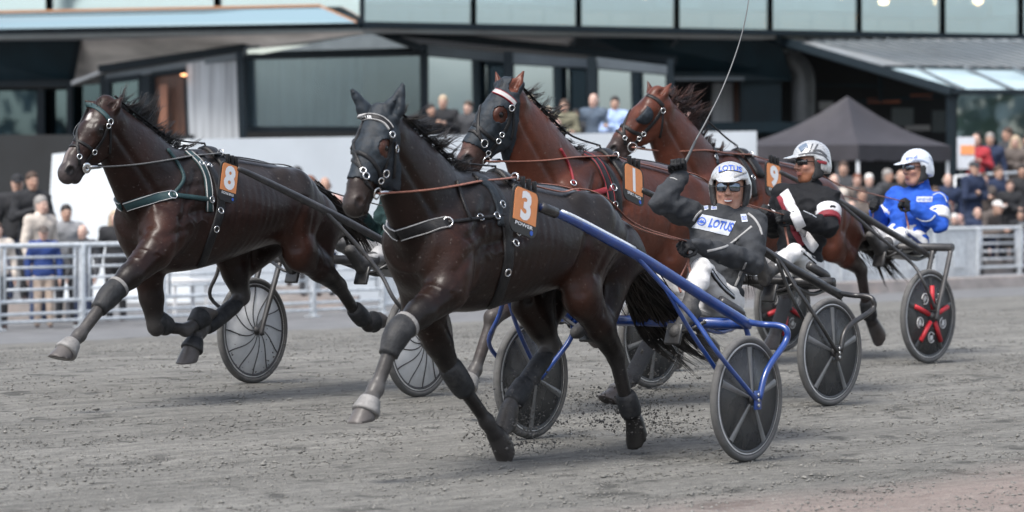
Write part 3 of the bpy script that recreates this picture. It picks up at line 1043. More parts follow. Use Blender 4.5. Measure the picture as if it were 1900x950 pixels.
def build_horse(rig, sp):
    """sp: dictionary of points read off in the picture, each put on its own plane of the rig"""
    H = Horse(); H.rig = rig; H.sp = sp
    pr = rig.p
    A = lambda q: np.array(q, float)
    W = A(pr(*sp['withers'])); CH = A(pr(*sp['chest'])); PO = A(pr(*sp['poll'])); MZ = A(pr(*sp['muzzle']))
    top = np.array([A(pr(*q)) for q in sp['top']]); bot = np.array([A(pr(*q)) for q in sp['bot']])
    o1, o2 = np.argsort(top[:, 0]), np.argsort(bot[:, 0])
    top, bot = top[o1], bot[o2]
    xb, xf = top[0, 0], CH[0]                       # buttock, chest
    pts = [W, CH, PO, MZ]
    legs = {}
    for k, q in sp['legs'].items():
        legs[k] = [A(pr(*w)) for w in q]
        pts += legs[k]
        if sp.get('verbose'):
            print('LEG', sp['name'], k, [round(float(np.linalg.norm(legs[k][i + 1] - legs[k][i])), 2) for i in range(len(q) - 1)],
                  [tuple(np.round(w, 2)) for w in legs[k]])
    if sp.get('verbose'):
        print('HORSE', sp['name'], 'W', W.round(2), 'CH', CH.round(2), 'PO', PO.round(2), 'MZ', MZ.round(2), 'headlen', np.linalg.norm(MZ - PO).round(2),
              'top', top.round(2)[:, [0, 2]].tolist(), 'bot', bot.round(2)[:, [0, 2]].tolist())
    ears = [A(pr(*q)) for q in sp['ears']]           # left tip, right tip
    pts += ears
    pts = np.array(pts + [A((xb - .1, .35, 1)), A((xb, -.35, 1))])
    lo, hi = pts.min(0) - .16, pts.max(0) + .16
    f = SDF(lo, hi, sp.get('vox', .011))
    # --- trunk: elliptical sections along x
    xs = np.linspace(xb - .02, xf + .02, 90)
    zt = np.interp(xs, top[:, 0], top[:, 2]); zb = np.interp(xs, bot[:, 0], bot[:, 2])
    ker = np.ones(13) / 13
    sm = lambda a: np.convolve(np.pad(a, 6, mode='edge'), ker, 'valid')
    zt, zb = sm(zt), sm(zb)
    L = xf - xb
    un = (xs - xb) / L                               # 0 buttock .. 1 chest
    wid = np.interp(un, [0, .04, .1, .2, .3, .42, .55, .68, .78, .88, .96, 1], [.15, .20, .24, .275, .28, .285, .30, .285, .265, .24, .19, .13]) * sp.get('fat', 1)
    end = np.sqrt(np.clip(1 - np.clip((un - .9) / .13, 0, 1) ** 2, .02, 1)) * np.sqrt(np.clip(1 - np.clip((.09 - un) / .1, 0, 1) ** 2.5, .02, 1))
    cz, rz = (zt + zb) / 2, (zt - zb) / 2 * end
    wid = sm(wid)

    def trunk(g):
        x = g[..., 0]
        c = np.interp(x, xs, cz); rr = np.interp(x, xs, rz); w = np.interp(x, xs, wid)
        dz = (g[..., 2] - c) / rr
        # egg section: narrower towards the spine
        dq = np.clip(dz, -1.1, 1.2)
        w = w * (1 - .13 * dq - .06 * dq * dq)
        q = np.sqrt((g[..., 1] / w) ** 2 + dz ** 2)
        d = (q - 1) * np.minimum(w, rr)
        out = np.maximum(xs[0] - x, x - xs[-1])
        return np.maximum(d, out)
    f.func((xs[0], -.36, zb.min() - .05), (xs[-1], .36, zt.max() + .05), trunk, .02)
    # --- shoulder, withers, haunch
    hl = A((0, 1, 0))
    for s in (1, -1):
        lt = 'l' if s > 0 else 'r'
        el, kn = legs['f' + lt][0], legs['f' + lt][1]
        sh_top = W + A((.06, s * .10, -.15)); sh_pt = A((CH[0] - .12, s * .15, CH[2] + .0))
        f.cone(sh_top, sh_pt, .07, .105, .12, flat=(hl, .8))
        f.cone(sh_pt, el, .105, .105, .09)
        f.cone(sh_top + A((-.12, s * .03, -.12)), el + A((-.06, s * .02, .06)), .09, .10, .08, flat=(hl, .7))   # triceps
        f.ell(A((CH[0] - .08, s * .085, CH[2] - .06)), (.09, .08, .16), .12)                                    # breast
        hip, st, hk = legs['h' + lt][0], legs['h' + lt][1], legs['h' + lt][2]
        f.cone(hip, st, .20, .125, .09, flat=(hl, .62))
        bt = A((xb + .17, s * .11, hip[2] - .12))
        f.cone(bt, st * .42 + hk * .58 + A((-.02, 0, .02)), .14, .072, .12, flat=(hl, .72))                            # hamstring
        f.cone(hip + A((.14, s * .02, .13)), st + A((.02, 0, .05)), .07, .085, .07, flat=(hl, .7))
    # --- neck
    NB = (W + CH) / 2 + A((.02, 0, .0)); NB[2] = W[2] - .30
    nb2 = A((CH[0] - .22, 0, CH[2] + .06))
    ax = (MZ - PO) / np.linalg.norm(MZ - PO)
    hs = np.linalg.norm(MZ - PO) / .6
    lat = A(rig_lat(ax, sp.get('roll', 0)))
    fw = np.cross(ax, lat); fw = fw if fw[0] > 0 else -fw          # towards the forehead
    NT = PO + ax * .085 * hs - fw * .09 * hs
    NM = (NB * .45 + NT * .55) + (PO - NT) * .25 + A(sp.get('neck_bow', (0, 0, 0)))
    fl = (hl, .53)
    prev = None
    n = 8
    for i in range(n + 1):
        t = i / n
        c = NB * (1 - t) ** 2 + NM * 2 * t * (1 - t) + NT * t * t
        r = np.interp(t, [0, .25, .5, .75, 1], [.315, .27, .222, .172, .128]) * sp.get('neck', 1)
        if prev is not None:
            f.cone(prev[0], c, prev[1], r, .05, flat=fl)
        prev = (c, r)
    f.cone(nb2, NM * .5 + NB * .5 - A((-.02, 0, .10)), .17, .13, .09, flat=(hl, .8))
    f.cone(W + A((-.22, 0, -.10)), NB + A((.1, 0, .12)), .09, .12, .08, flat=(hl, .6))
    # --- head
    hk_ = sp.get('headfat', 1.06)
    hp = lambda u, v, w=0: PO + ax * u * hs + fw * v * hs * hk_ + lat * w * hs * hk_
    h = lambda r: r * hs * hk_
    lf = lambda q: (lat, q)
    f.cone(hp(.085, -.055), hp(.21, -.05), h(.082), h(.09), .03)
    f.cone(hp(.21, -.05), hp(.43, -.036), h(.09), h(.062), .03, flat=lf(.92))
    f.cone(hp(.43, -.036), hp(.55, -.046), h(.060), h(.060), .03, flat=lf(.95))
    f.cone(hp(.11, -.05, -.035), hp(.11, -.05, .035), h(.072), h(.072), .03)
    for s in (1, -1):
        f.cone(hp(.16, -.135, s * .038), hp(.30, -.13, s * .034), h(.102), h(.078), .025, flat=lf(.48))    # jowl
        f.ell(hp(.19, -.02, s * .082), (h(.05), h(.032), h(.026)), .02, rot=np.stack([ax, fw, lat], 1))   # brow
        f.cone(hp(.23, -.055, s * .082), hp(.36, -.055, s * .052), h(.02), h(.012), .025)                 # facial crest
        f.ell(hp(.535, -.03, s * .04), (h(.045), h(.034), h(.026)), .015, rot=np.stack([ax, fw, lat], 1))  # nostril wing
    f.cone(hp(.28, -.15), hp(.50, -.115), h(.05), h(.036), .03, flat=lf(.85))
    f.ell(hp(.535, -.118), (h(.04), h(.034), h(.038)), .02, rot=np.stack([ax, fw, lat], 1))
    f.ell(hp(.585, -.06), (h(.028), h(.042), h(.048)), .02, rot=np.stack([ax, fw, lat], 1))
    f.cone(PO - ax * .02 - fw * .03, PO - fw * .12 + ax * .03, .06, .08, .05)
    for s in (1, -1):
        f.ell(hp(.545, -.018, s * .064), (h(.031), h(.021), h(.022)), .008, rot=np.stack([ax, fw, lat], 1), mode='sub')
        f.cone(hp(.57, -.098, s * .05), hp(.47, -.09, s * .055), h(.006), h(.004), .008, mode='sub')      # mouth
    H.eye_pos = [hp(.195, -.035, s * .0895) for s in (1, -1)]
    for s, tip in ((1, ears[0]), (-1, ears[1])):
        b0 = hp(.03, -.05, s * .058)
        d = tip - b0; ln = np.linalg.norm(d); d = d / ln
        open_n = fw * .75 + lat * s * .65
        if 'ear_open' in sp: open_n = A(sp['ear_open']) + lat * s * .4
        open_n = open_n - d * open_n.dot(d); open_n /= np.linalg.norm(open_n)
        md = b0 + d * ln * .42
        er_ = .047 if sp['name'] == '3' else .041
        f.cone(b0, md, .036, er_, .018, flat=(open_n, .75))
        f.cone(md, tip, er_, .008, .012, flat=(open_n, .75))
        f.cone(b0 + d * ln * .25 + open_n * .03, b0 + d * ln * .75 + open_n * .024, .022, .010, .006, mode='sub')
    # --- legs
    boots = []
    for key, q in legs.items():
        if key[0] == 'f':
            e, k, ft, co, so = q
            f.cone(e + (k - e) * .0, e + (k - e) * .55, .102, .076, .04)
            f.cone(e + (k - e) * .55, k, .076, .054, .03)
            back = np.cross(k - e, hl); back /= np.linalg.norm(back); back = back if back[0] < 0 else -back
            f.ell(e + (k - e) * .22 + back * .015, (.07, .06, .12), .04, rot=frame(k - e))
            f.ell(k, (.056, .053, .07), .02, rot=frame(k - e))
            f.cone(k, ft, .042, .035, .02)
            f.cone(k + (ft - k) * .2 - bend(k - e, ft - k) * .0 + backw(k, ft) * .022, ft + backw(k, ft) * .016, .020, .022, .015)
        else:
            hip, st, hk, ft, co, so = q
            f.cone(st, st + (hk - st) * .5, .125, .085, .05, flat=(hl, .8))
            f.cone(st + (hk - st) * .5, hk, .085, .053, .03)
            bw = -(ft - hk) / np.linalg.norm(ft - hk)
            f.cone(st + (hk - st) * .45 + backw(st, hk) * .045, hk + bw * .055 + backw(st, hk) * .015, .045, .024, .03)   # tendon to point of hock
            f.ell(hk, (.056, .049, .075), .02, rot=frame(ft - hk))
            f.cone(hk, ft, .046, .037, .02)
            k = hk
            f.cone(hk + (ft - hk) * .2 + backw(hk, ft) * .02, ft + backw(hk, ft) * .016, .021, .022, .015)
        f.ell(ft, (.048, .046, .054), .015, rot=frame(co - ft))
        f.cone(ft, co, .038, .046, .015)
        sd = so - co; sd /= np.linalg.norm(sd)
        tf = -backw(co, so)
        sn = .85 * sd - .5 * tf; sn /= np.linalg.norm(sn)
        f.cone(co - sd * .005 - tf * .004, so + sd * .03 + tf * .012, .053, .070, .008, clip=(so + tf * .01, sn))
    body = None
    # --- coat colours (bay with black points, pale hooves, sheen painted on two backs)
    c0, cback, cleg, cflank = [A(c) for c in (sp['coat'], sp['dark'], sp['leg'], sp['flank'])]

    def paint(V):
        C = np.repeat(c0[None], len(V), 0)
        def mixin(col, w):
            C[:] = C * (1 - w[:, None]) + np.array(col)[None] * w[:, None]
        # back tone: darker on the bay pair, grey sheen and dusty sweat painted elsewhere
        zt_ = np.interp(V[:, 0], xs, zt)
        mixin(cback, sstep(.42, .08, zt_ - V[:, 2]) * .85 * sstep(CH[0] + .10, CH[0] - .35, V[:, 0]))
        mixin(cflank, sstep(.26, .0, seg_dist(V, legs['hl'][0] * .4 + legs['hl'][1] * .6 + A((.1, .05, 0)), legs['hl'][1] + A((.12, .06, 0)))) * .9)
        mixin(cflank, sstep(.22, .0, seg_dist(V, legs['fl'][0] + A((-.05, .05, .05)), legs['fl'][0] + A((.0, .05, .25)))) * .8)
        for key, q in legs.items():
            off = 0 if key[0] == 'f' else 1
            a, k, ft, co, so = q[off:]
            for (p0, p1, rr) in ((k * .62 + a * .38, k, .15), (k, ft, .13), (ft, co, .12)):
                mixin(cleg, sstep(rr, rr * .45, seg_dist(V, p0, p1)) * sp.get('points', .9))
            g = sp.get('dust', .5) * sp.get('dustleg', {}).get(key, 1)
            nz = np.array([noise.noise(Vector(v) * 7) for v in V]) if False else 0.0
            for (p0, p1, rr, ww) in ((k, ft, .12, .55), (ft, co, .11, .8)):
                mixin((.075, .071, .069), sstep(rr, rr * .4, seg_dist(V, p0, p1)) * g * ww)
            sd = (so - co) / np.linalg.norm(so - co)
            hoof = sstep(-.012, .006, (V - co) @ sd) * (seg_dist(V, co, so) < .12)
            mixin(sp.get('hoofs', {}).get(key, (.09, .083, .08)), hoof * .9)
        # muzzle
        hd = seg_dist(V, hp(.5, -.07), hp(.62, -.07))
        mixin(sp.get('muz', (.03, .026, .026)), sstep(h(.13), h(.085), hd) * .85)
        for s in (1, -1):
            mixin((.004, .003, .003), sstep(h(.045), h(.026), np.linalg.norm(V - hp(.545, -.018, s * .058), axis=1)))
            mixin((.012, .01, .009), sstep(h(.052), h(.030), np.linalg.norm(V - hp(.195, -.035, s * .085), axis=1)) * .85)
        for (p, r_, col) in sp.get('marks', []):
            mixin(col, sstep(r_, r_ * .6, np.linalg.norm(V - A(pr(*p)), axis=1)))
        for a_, b_, r_, col, w_ in sp.get('headpaint', []):
            mixin(col, sstep(h(r_), h(r_ * .5), seg_dist(V, hp(*a_), hp(*b_))) * w_)
        return C
    root = empty('horse', rig.o, rig.rz, sp['label'], 'horse', 'trotting race horses')
    body = sdf_obj('body', f, M_COAT, root, paint, 1)
    # muscle relief: grooves and swellings pressed into the surface
    me = body.data
    nv = len(me.vertices)
    co = np.empty(nv * 3, np.float32); me.vertices.foreach_get('co', co); co = co.reshape(-1, 3).astype(float)
    nr = np.array([v.normal[:] for v in me.vertices])
    disp = np.zeros(nv)

    def crease(pts, depth, w, side, ymin=.05):
        d = np.full(nv, 9.0)
        q = spline([(p[0], 0, p[1]) for p in pts], 6)
        fl_ = co * (1, 0, 1)
        for i in range(len(q) - 1): d = np.minimum(d, seg_dist(fl_, q[i], q[i + 1]))
        disp[:] -= depth * np.exp(-(d / w) ** 2) * (co[:, 1] * side > ymin)
    for s, lt in ((1, 'l'), (-1, 'r')):
        el, st, hip = legs['f' + lt][0], legs['h' + lt][1], legs['h' + lt][0]
        kn = legs['f' + lt][1]
        crease([(W[0] + .12, W[2] - .14), (W[0] * .45 + CH[0] * .55, W[2] - .30), (CH[0] - .10, CH[2] + .02)], .014, .028, s)
        crease([(W[0] - .12, W[2] - .34), (el[0] - .20, el[2] + .22), (el[0] - .14, el[2] + .02)], .013, .03, s)
        crease([(W[0] + .0, W[2] - .20), (el[0] - .06, el[2] + .36), (CH[0] - .18, CH[2] - .06)], .007, .022, s)
        crease([(CH[0] - .13, CH[2] - .05), (el[0] + .03, el[2] + .10)], .010, .025, s)
        crease([(st[0] + .07, st[2] + .33), (st[0] + .13, st[2] + .16), (st[0] + .11, st[2] + .02)], .015, .032, s, .1)
        crease([(xb + .24, hip[2] + .02), (st[0] - .14, st[2] + .10), (st[0] - .13, st[2] - .10)], .012, .024, s)
        crease([(xb + .42, hip[2] + .12), (st[0] - .02, st[2] + .12)], .007, .025, s)
        crease([(W[0] - .92, W[2] - .16), (W[0] - .94, W[2] - .20)], -.014, .05, s)
        crease([(el[0] - .06, el[2] + .24), (el[0] - .03, el[2] + .12)], -.012, .075, s)
        crease([(el[0] + .05, el[2] - .02), (el[0] * .5 + kn[0] * .5, el[2] * .5 + kn[2] * .5)], -.006, .03, s)
        nj = [NB * (1 - t) ** 2 + NM * 2 * t * (1 - t) + NT * t * t for t in (.15, .4, .65, .9)]
        dn = [np.array((.6, 0, -.8)) * r for r in (.13, .10, .075, .05)]
        crease([((p + q)[0], (p + q)[2]) for p, q in zip(nj, dn)], .011, .024, s, .02)
        for k in range(4):                                     # surface veins
            rv = random.Random(k * 7 + (s > 0))
            x0, z0 = el[0] - .05 + rv.uniform(-.45, .12), el[2] + rv.uniform(.0, .22)
            crease([(x0, z0), (x0 + .06, z0 + rv.uniform(-.03, .03)), (x0 + .13, z0 + rv.uniform(-.05, .05)), (x0 + .19, z0 + rv.uniform(-.02, .08))], -.004, .009, s, .1)
    rib = sstep(legs['hl'][1][0] + .22, legs['hl'][1][0] + .40, co[:, 0]) * sstep(legs['fl'][0][0] - .12, legs['fl'][0][0] - .28, co[:, 0]) * (np.abs(co[:, 1]) > .12) * sstep(.9, 1.05, co[:, 2]) * sstep(1.5, 1.35, co[:, 2])
    disp += .0009 * np.sin((co[:, 0] + .25 * co[:, 2]) * 2 * math.pi / .062) * rib
    co += nr * disp[:, None]
    me.vertices.foreach_set('co', co.astype(np.float32).ravel()); me.update()
    H.root, H.body, H.hp, H.h, H.ax, H.fw, H.lat, H.hs, H.legs = root, body, hp, h, ax, fw, lat, hs, legs
    H.W, H.CH, H.PO, H.MZ, H.NB, H.NT, H.NM, H.xb = W, CH, PO, MZ, NB, NT, NM, xb
    H.xs, H.zt, H.zb, H.cz = xs, zt, zb, cz
    H.bvh = bvh_of(body)
    for i, s in enumerate((1, -1)):
        mb = MB(); mb.sphere(H.eye_pos[i] + lat * s * (.001 if 'hooded' not in sp else -.002), h(.0245), 14)
        mb.build('eye', M_EYE, root)
    return H


def rig_lat(ax, roll):
    l = np.array((-ax[1], ax[0], 0.0)); l /= np.linalg.norm(l)
    if roll:
        u = np.cross(ax, l)
        l = l * math.cos(roll) + u * math.sin(roll)
    return l


def frame(d):
    """columns: two across, last along d"""
    d = np.array(d, float); d /= np.linalg.norm(d)
    y = np.array((0, 1, 0)) - d * d[1]; y /= np.linalg.norm(y)
    x = np.cross(y, d)
    return np.stack([x, y, d], 1)


def backw(a, b):
    """direction to the back of a leg segment running down from a to b"""
    d = (b - a) / np.linalg.norm(b - a)
    v = np.array((-d[2], 0, d[0]))       # perpendicular in the x-z plane
    # the back side lies such that rotating 'down' towards it is backwards for a vertical leg
    v = -v if np.dot(v, np.array((-1, 0, 0)) * 0 + np.array((d[2], 0, -d[0]))) < 0 else v
    return v / np.linalg.norm(v)


def bend(a, b):
    return np.zeros(3)
RIG3 = Rig(1181, 319, 36.5)
RIG8 = Rig(620, 273, 35.5)
RIG1 = Rig(1371, 268, 39.5)
RIG9 = Rig(1585, 228, 40.5)

SPEC3 = dict(neck=.95, hooded=1, hoofs=dict(hl=(.02, .019, .018), fr=(.05, .046, .044), hr=(.06, .055, .05)), name='3', verbose=0, label='dark brown horse in a black eye hood and eared cap, wearing plate 3',
    withers=(872, 322), chest=(768, 450), poll=(700, 213), muzzle=(643, 388),
    top=[(872, 322), (920, 333), (960, 340), (1000, 342), (1040, 348), (1075, 362), (1105, 385), (1132, 418), (1150, 470), (1156, 520)],
    bot=[(745, 535), (800, 572), (868, 582), (923, 566), (974, 552), (1024, 533), (1075, 505), (1120, 510)],
    ears=[(748, 157, .10), (654, 168, -.10)],
    legs=dict(fl=[(828, 540, .18), (736, 618, .17), (697, 722, .15), (684, 746, .15), (672, 785, .15)],
              fr=[(785, 575, -.15), (837, 688, -.12), (903, 782, -.10), (920, 808, -.10), (940, 838, -.10)],
              hl=[(1098, 425, .16), (1080, 548, .2), (1143, 660, .15), (1166, 760, .14), (1177, 784, .14), (1184, 815, .14)],
              hr=[(1075, 420, -.16), (985, 560, -.18), (1020, 643, -.14), (955, 735, -.12), (944, 760, -.12), (937, 803, -.12)]),
    coat=(.0105, .0046, .0032), dark=(.0175, .0155, .015), leg=(.008, .0068, .0065), flank=(.030, .0105, .006), dust=.9,  # back tone is a charcoal sheen painted into the upper coat
    dustleg=dict(fl=1.2, hr=1.2, fr=.3, hl=.35), muz=(.022, .018, .017),
    headpaint=[((.19, -.03, .10), (.24, -.04, .10), .075, (.060, .024, .016), .9), ((.19, -.03, -.10), (.24, -.04, -.10), .075, (.060, .024, .016), .9), ((.40, -.04, 0), (.52, -.05, 0), .085, (.035, .021, .017), .8)])

SPEC8 = dict(neck=.95, name='8', verbose=0, label='dark bay horse with a small white star and green harness, wearing plate 8',
    withers=(343, 280), chest=(258, 412), poll=(188, 193), muzzle=(109, 325, -.06),
    top=[(343, 280), (394, 289), (450, 293), (500, 304), (540, 322), (568, 348), (588, 390), (598, 440)],
    bot=[(240, 478), (300, 506), (335, 505), (371, 497), (395, 489), (439, 472), (467, 462), (520, 445), (570, 450)],
    ears=[(226, 181, .10), (158, 186, -.09)], ear_open=(.2, 0, .5),
    legs=dict(fl=[(285, 470, .18), (203, 548, .16), (147, 622, .15), (130, 640, .15), (112, 668, .15)],
              fr=[(272, 490, -.15), (289, 605, -.12), (345, 612, -.11), (366, 598, -.11), (385, 572, -.11)],
              hl=[(545, 372, .16), (556, 466, .2), (628, 530, .14), (666, 590, .13), (685, 603, .13), (709, 588, .13)],
              hr=[(520, 375, -.16), (425, 462, -.18), (448, 552, -.14), (372, 615, -.12), (360, 633, -.12), (348, 675, -.12)]),
    coat=(.0155, .0064, .0046), dark=(.022, .0185, .0175), leg=(.010, .0082, .0078), flank=(.036, .013, .008), dust=.9,  # back tone paints dusty sweat and grey sheen on the upper coat
    dustleg=dict(fl=1.2, hr=1.1, fr=.8, hl=.4), muz=(.05, .042, .042),
    headpaint=[((.13, .05, .012), (.15, .05, .02), .028, (.45, .42, .40), .9), ((.40, .03, 0), (.50, .02, 0), .020, (.22, .19, .18), .6)])

SPEC1 = dict(hooded=1, headpaint=[((.19, -.03, .10), (.22, -.035, .10), .06, (.05, .016, .010), .7)], name='1', verbose=0, label='bay horse in a black hood with white toothed browband, wearing plate 1',
    withers=(1083, 285), chest=(998, 365), poll=(934, 160), muzzle=(846, 305, -.12),
    top=[(1083, 285), (1130, 292), (1190, 297), (1241, 308), (1285, 326), (1315, 358), (1335, 400), (1345, 450)],
    bot=[(965, 500), (1000, 545), (1080, 532), (1160, 512), (1210, 495), (1290, 470)],
    ears=[(972, 131, .09), (920, 133, -.09)],
    legs=dict(fl=[(1000, 520, .18), (915, 588, .15), (881, 688, .13), (872, 702, .13), (862, 722, .13)],
              fr=[(1010, 500, -.15), (1022, 578, -.12), (1078, 602, -.11), (1090, 612, -.11), (1106, 622, -.11)],
              hl=[(1285, 390, .16), (1245, 480, .2), (1290, 565, .14), (1305, 625, .13), (1315, 640, .13), (1325, 650, .13)],
              hr=[(1265, 390, -.16), (1195, 510, -.18), (1215, 615, -.14), (1166, 708, -.12), (1153, 722, -.12), (1128, 747, -.12)]),
    coat=(.078, .0235, .0135), dark=(.042, .0145, .0095), leg=(.018, .012, .011), flank=(.09, .028, .016), dust=.9, muz=(.05, .032, .028))

SPEC9 = dict(name='9', verbose=0, label='bay horse with round black eye cups and a bare face, wearing plate 9',
    withers=(1340, 283), chest=(1262, 360), poll=(1212, 172), muzzle=(1121, 283, -.22),
    top=[(1340, 283), (1372, 288), (1430, 296), (1480, 306), (1520, 332), (1545, 368), (1562, 410), (1570, 450)],
    bot=[(1235, 450), (1275, 500), (1340, 493), (1420, 480), (1480, 468), (1540, 455)],
    ears=[(1246, 154, .09), (1202, 151, -.09)],
    legs=dict(fl=[(1305, 475, .18), (1265, 572, .15), (1259, 648, .13), (1254, 662, .13), (1243, 686, .13)],
              fr=[(1270, 470, -.15), (1268, 555, -.12), (1322, 590, -.11), (1335, 600, -.11), (1350, 598, -.11)],
              hl=[(1530, 385, .16), (1543, 455, .19), (1597, 500, .14), (1610, 583, .13), (1619, 600, .13), (1633, 624, .13)],
              hr=[(1510, 390, -.16), (1437, 470, -.18), (1460, 545, -.14), (1440, 612, -.12), (1436, 626, -.12), (1428, 650, -.12)]),
    coat=(.072, .0215, .0125), dark=(.038, .013, .009), leg=(.016, .011, .010), flank=(.085, .027, .016), dust=.5, muz=(.03, .025, .024))
HORSES = {}
for _k, _r, _s in (('3', RIG3, SPEC3), ('8', RIG8, SPEC8), ('1', RIG1, SPEC1), ('9', RIG9, SPEC9)):
    HORSES[_k] = build_horse(_r, _s)
# ------------------------------------------------------------------ harness, hair, hoods, number plates
M_LEATHER = mat('black_leather', (.009, .009, .010), .42, spec=.25, noise_scale=60, bump=.25, bump_scale=220, dirt=(.07, .066, .063), dirt_amt=.3, dirt_scale=14)
M_STEEL = mat('bright_steel', (.62, .62, .62), .22, metal=1.0, noise_amt=.15)
M_HOOD = mat('black_cloth', (.015, .021, .028), .6, spec=.25, noise_scale=35, noise_amt=.35, bump=.5, bump_scale=26, dirt=(.05, .05, .05), dirt_amt=.3, dirt_scale=9)
M_GREEN = mat('green_webbing', (.008, .034, .038), .6, noise_scale=80, bump=.3, bump_scale=300)
M_WHITE = mat('white_trim', (.33, .33, .33), .55, noise_scale=60)
M_REIN = mat('brown_leather', (.24, .10, .07), .5, noise_scale=50, noise_amt=.3)
M_REINGREY = mat('grey_leather', (.10, .10, .10), .5, noise_scale=50, noise_amt=.3)
M_RED = mat('red_webbing', (.20, .014, .022), .6, noise_scale=80, bump=.3, bump_scale=300)
M_RUBBER = mat('grey_rubber_boot', (.019, .020, .022), .6, spec=.3, noise_scale=22, noise_amt=.4, bump=.4, bump_scale=60, dirt=(.09, .085, .082), dirt_amt=.5, dirt_scale=10)
M_BELL = mat('pale_bell_boot', (.19, .185, .18), .6, noise_scale=18, noise_amt=.3, bump=.3, bump_scale=70, dirt=(.09, .085, .08), dirt_amt=.7, dirt_scale=12)
M_ORANGE = mat('plate_orange', (.72, .27, .10), .5, noise_scale=40, noise_amt=.06)
M_PLATE = mat('plate_black', (.02, .021, .023), .4, noise_scale=40)
M_NUMBER = mat('plate_white', (.82, .83, .84), .5, noise_scale=40, noise_amt=.03)
M_BLUEDOT = mat('blue_paint_dot', (.03, .11, .5), .4)


def hair_mat(name, a, b_):
    m, N, L, b = nodes_of(name)
    at = N.new('ShaderNodeObjectInfo')
    tc = N.new('ShaderNodeTexCoord')
    n = N.new('ShaderNodeTexNoise'); n.inputs['Scale'].default_value = 9; n.inputs['Detail'].default_value = 6
    L.new(tc.outputs['Object'], n.inputs['Vector'])
    r = N.new('ShaderNodeValToRGB')
    r.color_ramp.elements[0].position = .35; r.color_ramp.elements[0].color = (*a, 1)
    r.color_ramp.elements[1].position = .7; r.color_ramp.elements[1].color = (*b_, 1)
    L.new(n.outputs['Fac'], r.inputs[0]); L.new(r.outputs[0], b.inputs['Base Color'])
    b.inputs['Roughness'].default_value = .42
    b.inputs['Specular IOR Level'].default_value = .35
    return m


M_HAIR = hair_mat('dark_horse_hair', (.006, .0055, .0055), (.042, .034, .030))
M_HAIRB = hair_mat('brown_horse_hair', (.014, .007, .005), (.075, .028, .018))


def text_geo(s, bold=.0):
    cu = bpy.data.curves.new('lettering', 'FONT')
    cu.body = s; cu.offset = bold; cu.resolution_u = 3; cu.align_x = 'CENTER'; cu.align_y = 'CENTER'
    o = bpy.data.objects.new('lettering', cu)
    COL.objects.link(o)
    dg = bpy.context.evaluated_depsgraph_get()
    me = o.evaluated_get(dg).to_mesh()
    v = np.array([q.co[:2] for q in me.vertices]); f = [tuple(p.vertices) for p in me.polygons]
    o.evaluated_get(dg).to_mesh_clear()
    bpy.data.objects.remove(o); bpy.data.curves.remove(cu)
    c = (v.max(0) + v.min(0)) / 2
    return (v - c), f, v.max(0) - v.min(0)


def subdivide_geo(v, f, n):
    """finer flat lettering, so it can follow a curved surface"""
    bm = bmesh.new()
    vs = [bm.verts.new((q[0], q[1], 0)) for q in v]
    for q in f:
        try: bm.faces.new([vs[i] for i in q])
        except ValueError: pass
    bmesh.ops.triangulate(bm, faces=bm.faces)
    bmesh.ops.subdivide_edges(bm, edges=bm.edges, cuts=n)
    bm.verts.index_update()
    v2 = np.array([w.co[:2] for w in bm.verts]); f2 = [tuple(w.index for w in p.verts) for p in bm.faces]
    bm.free()
    return v2, f2


def ribbon(mb, pts, nrm, width, thick, lift=.002):
    m = len(pts)
    if m < 2: return
    vs, fs = [], []
    for i in range(m):
        t = (pts[min(i + 1, m - 1)] - pts[max(i - 1, 0)])
        if t.length < 1e-7: t = Vector((1, 0, 0))
        t.normalize()
        n = nrm[i] - t * nrm[i].dot(t); n.normalize()
        b = t.cross(n)
        w = width[i] if isinstance(width, (list, tuple)) else width
        base = pts[i] + n * lift
        vs += [base - b * w / 2 - n * .012, base - b * w / 2 + n * thick * .6, base - b * w * .36 + n * thick, base + b * w * .36 + n * thick, base + b * w / 2 + n * thick * .6, base + b * w / 2 - n * .012]
    for i in range(m - 1):
        for k in range(6):
            k2 = (k + 1) % 6
            fs.append((i * 6 + k, i * 6 + k2, (i + 1) * 6 + k2, (i + 1) * 6 + k))
    fs.append(tuple(range(5, -1, -1))); fs.append(tuple((m - 1) * 6 + k for k in range(6)))
    mb.add(vs, fs, True)


def trace(H, px, n=6, bvh=None):
    """follow a line of picture points over the surface of the horse"""
    q = spline([(a, b, 0) for a, b in px], n)
    out = []
    for p in q:
        r = (bvh or H.bvh).ray_cast(H.rig.camp, H.rig.dir(p.x, p.y))
        if r[0] is not None: out.append((r[0], r[1]))
    # smooth
    for _ in range(2):
        P = [o[0].copy() for o in out]; Nn = [o[1].copy() for o in out]
        for i in range(1, len(out) - 1):
            P[i] = (out[i - 1][0] + out[i][0] * 2 + out[i + 1][0]) / 4
            Nn[i] = (out[i - 1][1] + out[i][1] * 2 + out[i + 1][1]).normalized()
        out = list(zip(P, Nn))
    return out


def mirrored(H, tr, head=False, bvh=None):
    o = Vector(H.PO) if head else Vector((0, 0, 0))
    l = Vector(H.lat) if head else Vector((0, 1, 0))
    out = []
    for p, n in tr:
        q = p - l * 2 * (p - o).dot(l)
        if head:
            r = (bvh or H.bvh).ray_cast(q - l * .3, l)
            if r[0] is not None and (r[0] - q).length < .06: out.append((r[0], r[1]))
            continue
        r = (bvh or H.bvh).find_nearest(q)
        if r[0] is not None and r[3] < .05: out.append((r[0], r[1]))
    for _ in range(3):
        P = [o_[0].copy() for o_ in out]
        for i in range(1, len(out) - 1):
            P[i] = (out[i - 1][0] + out[i][0] * 2 + out[i + 1][0]) / 4
        out = [(P[i], out[i][1]) for i in range(len(out))]
    return out


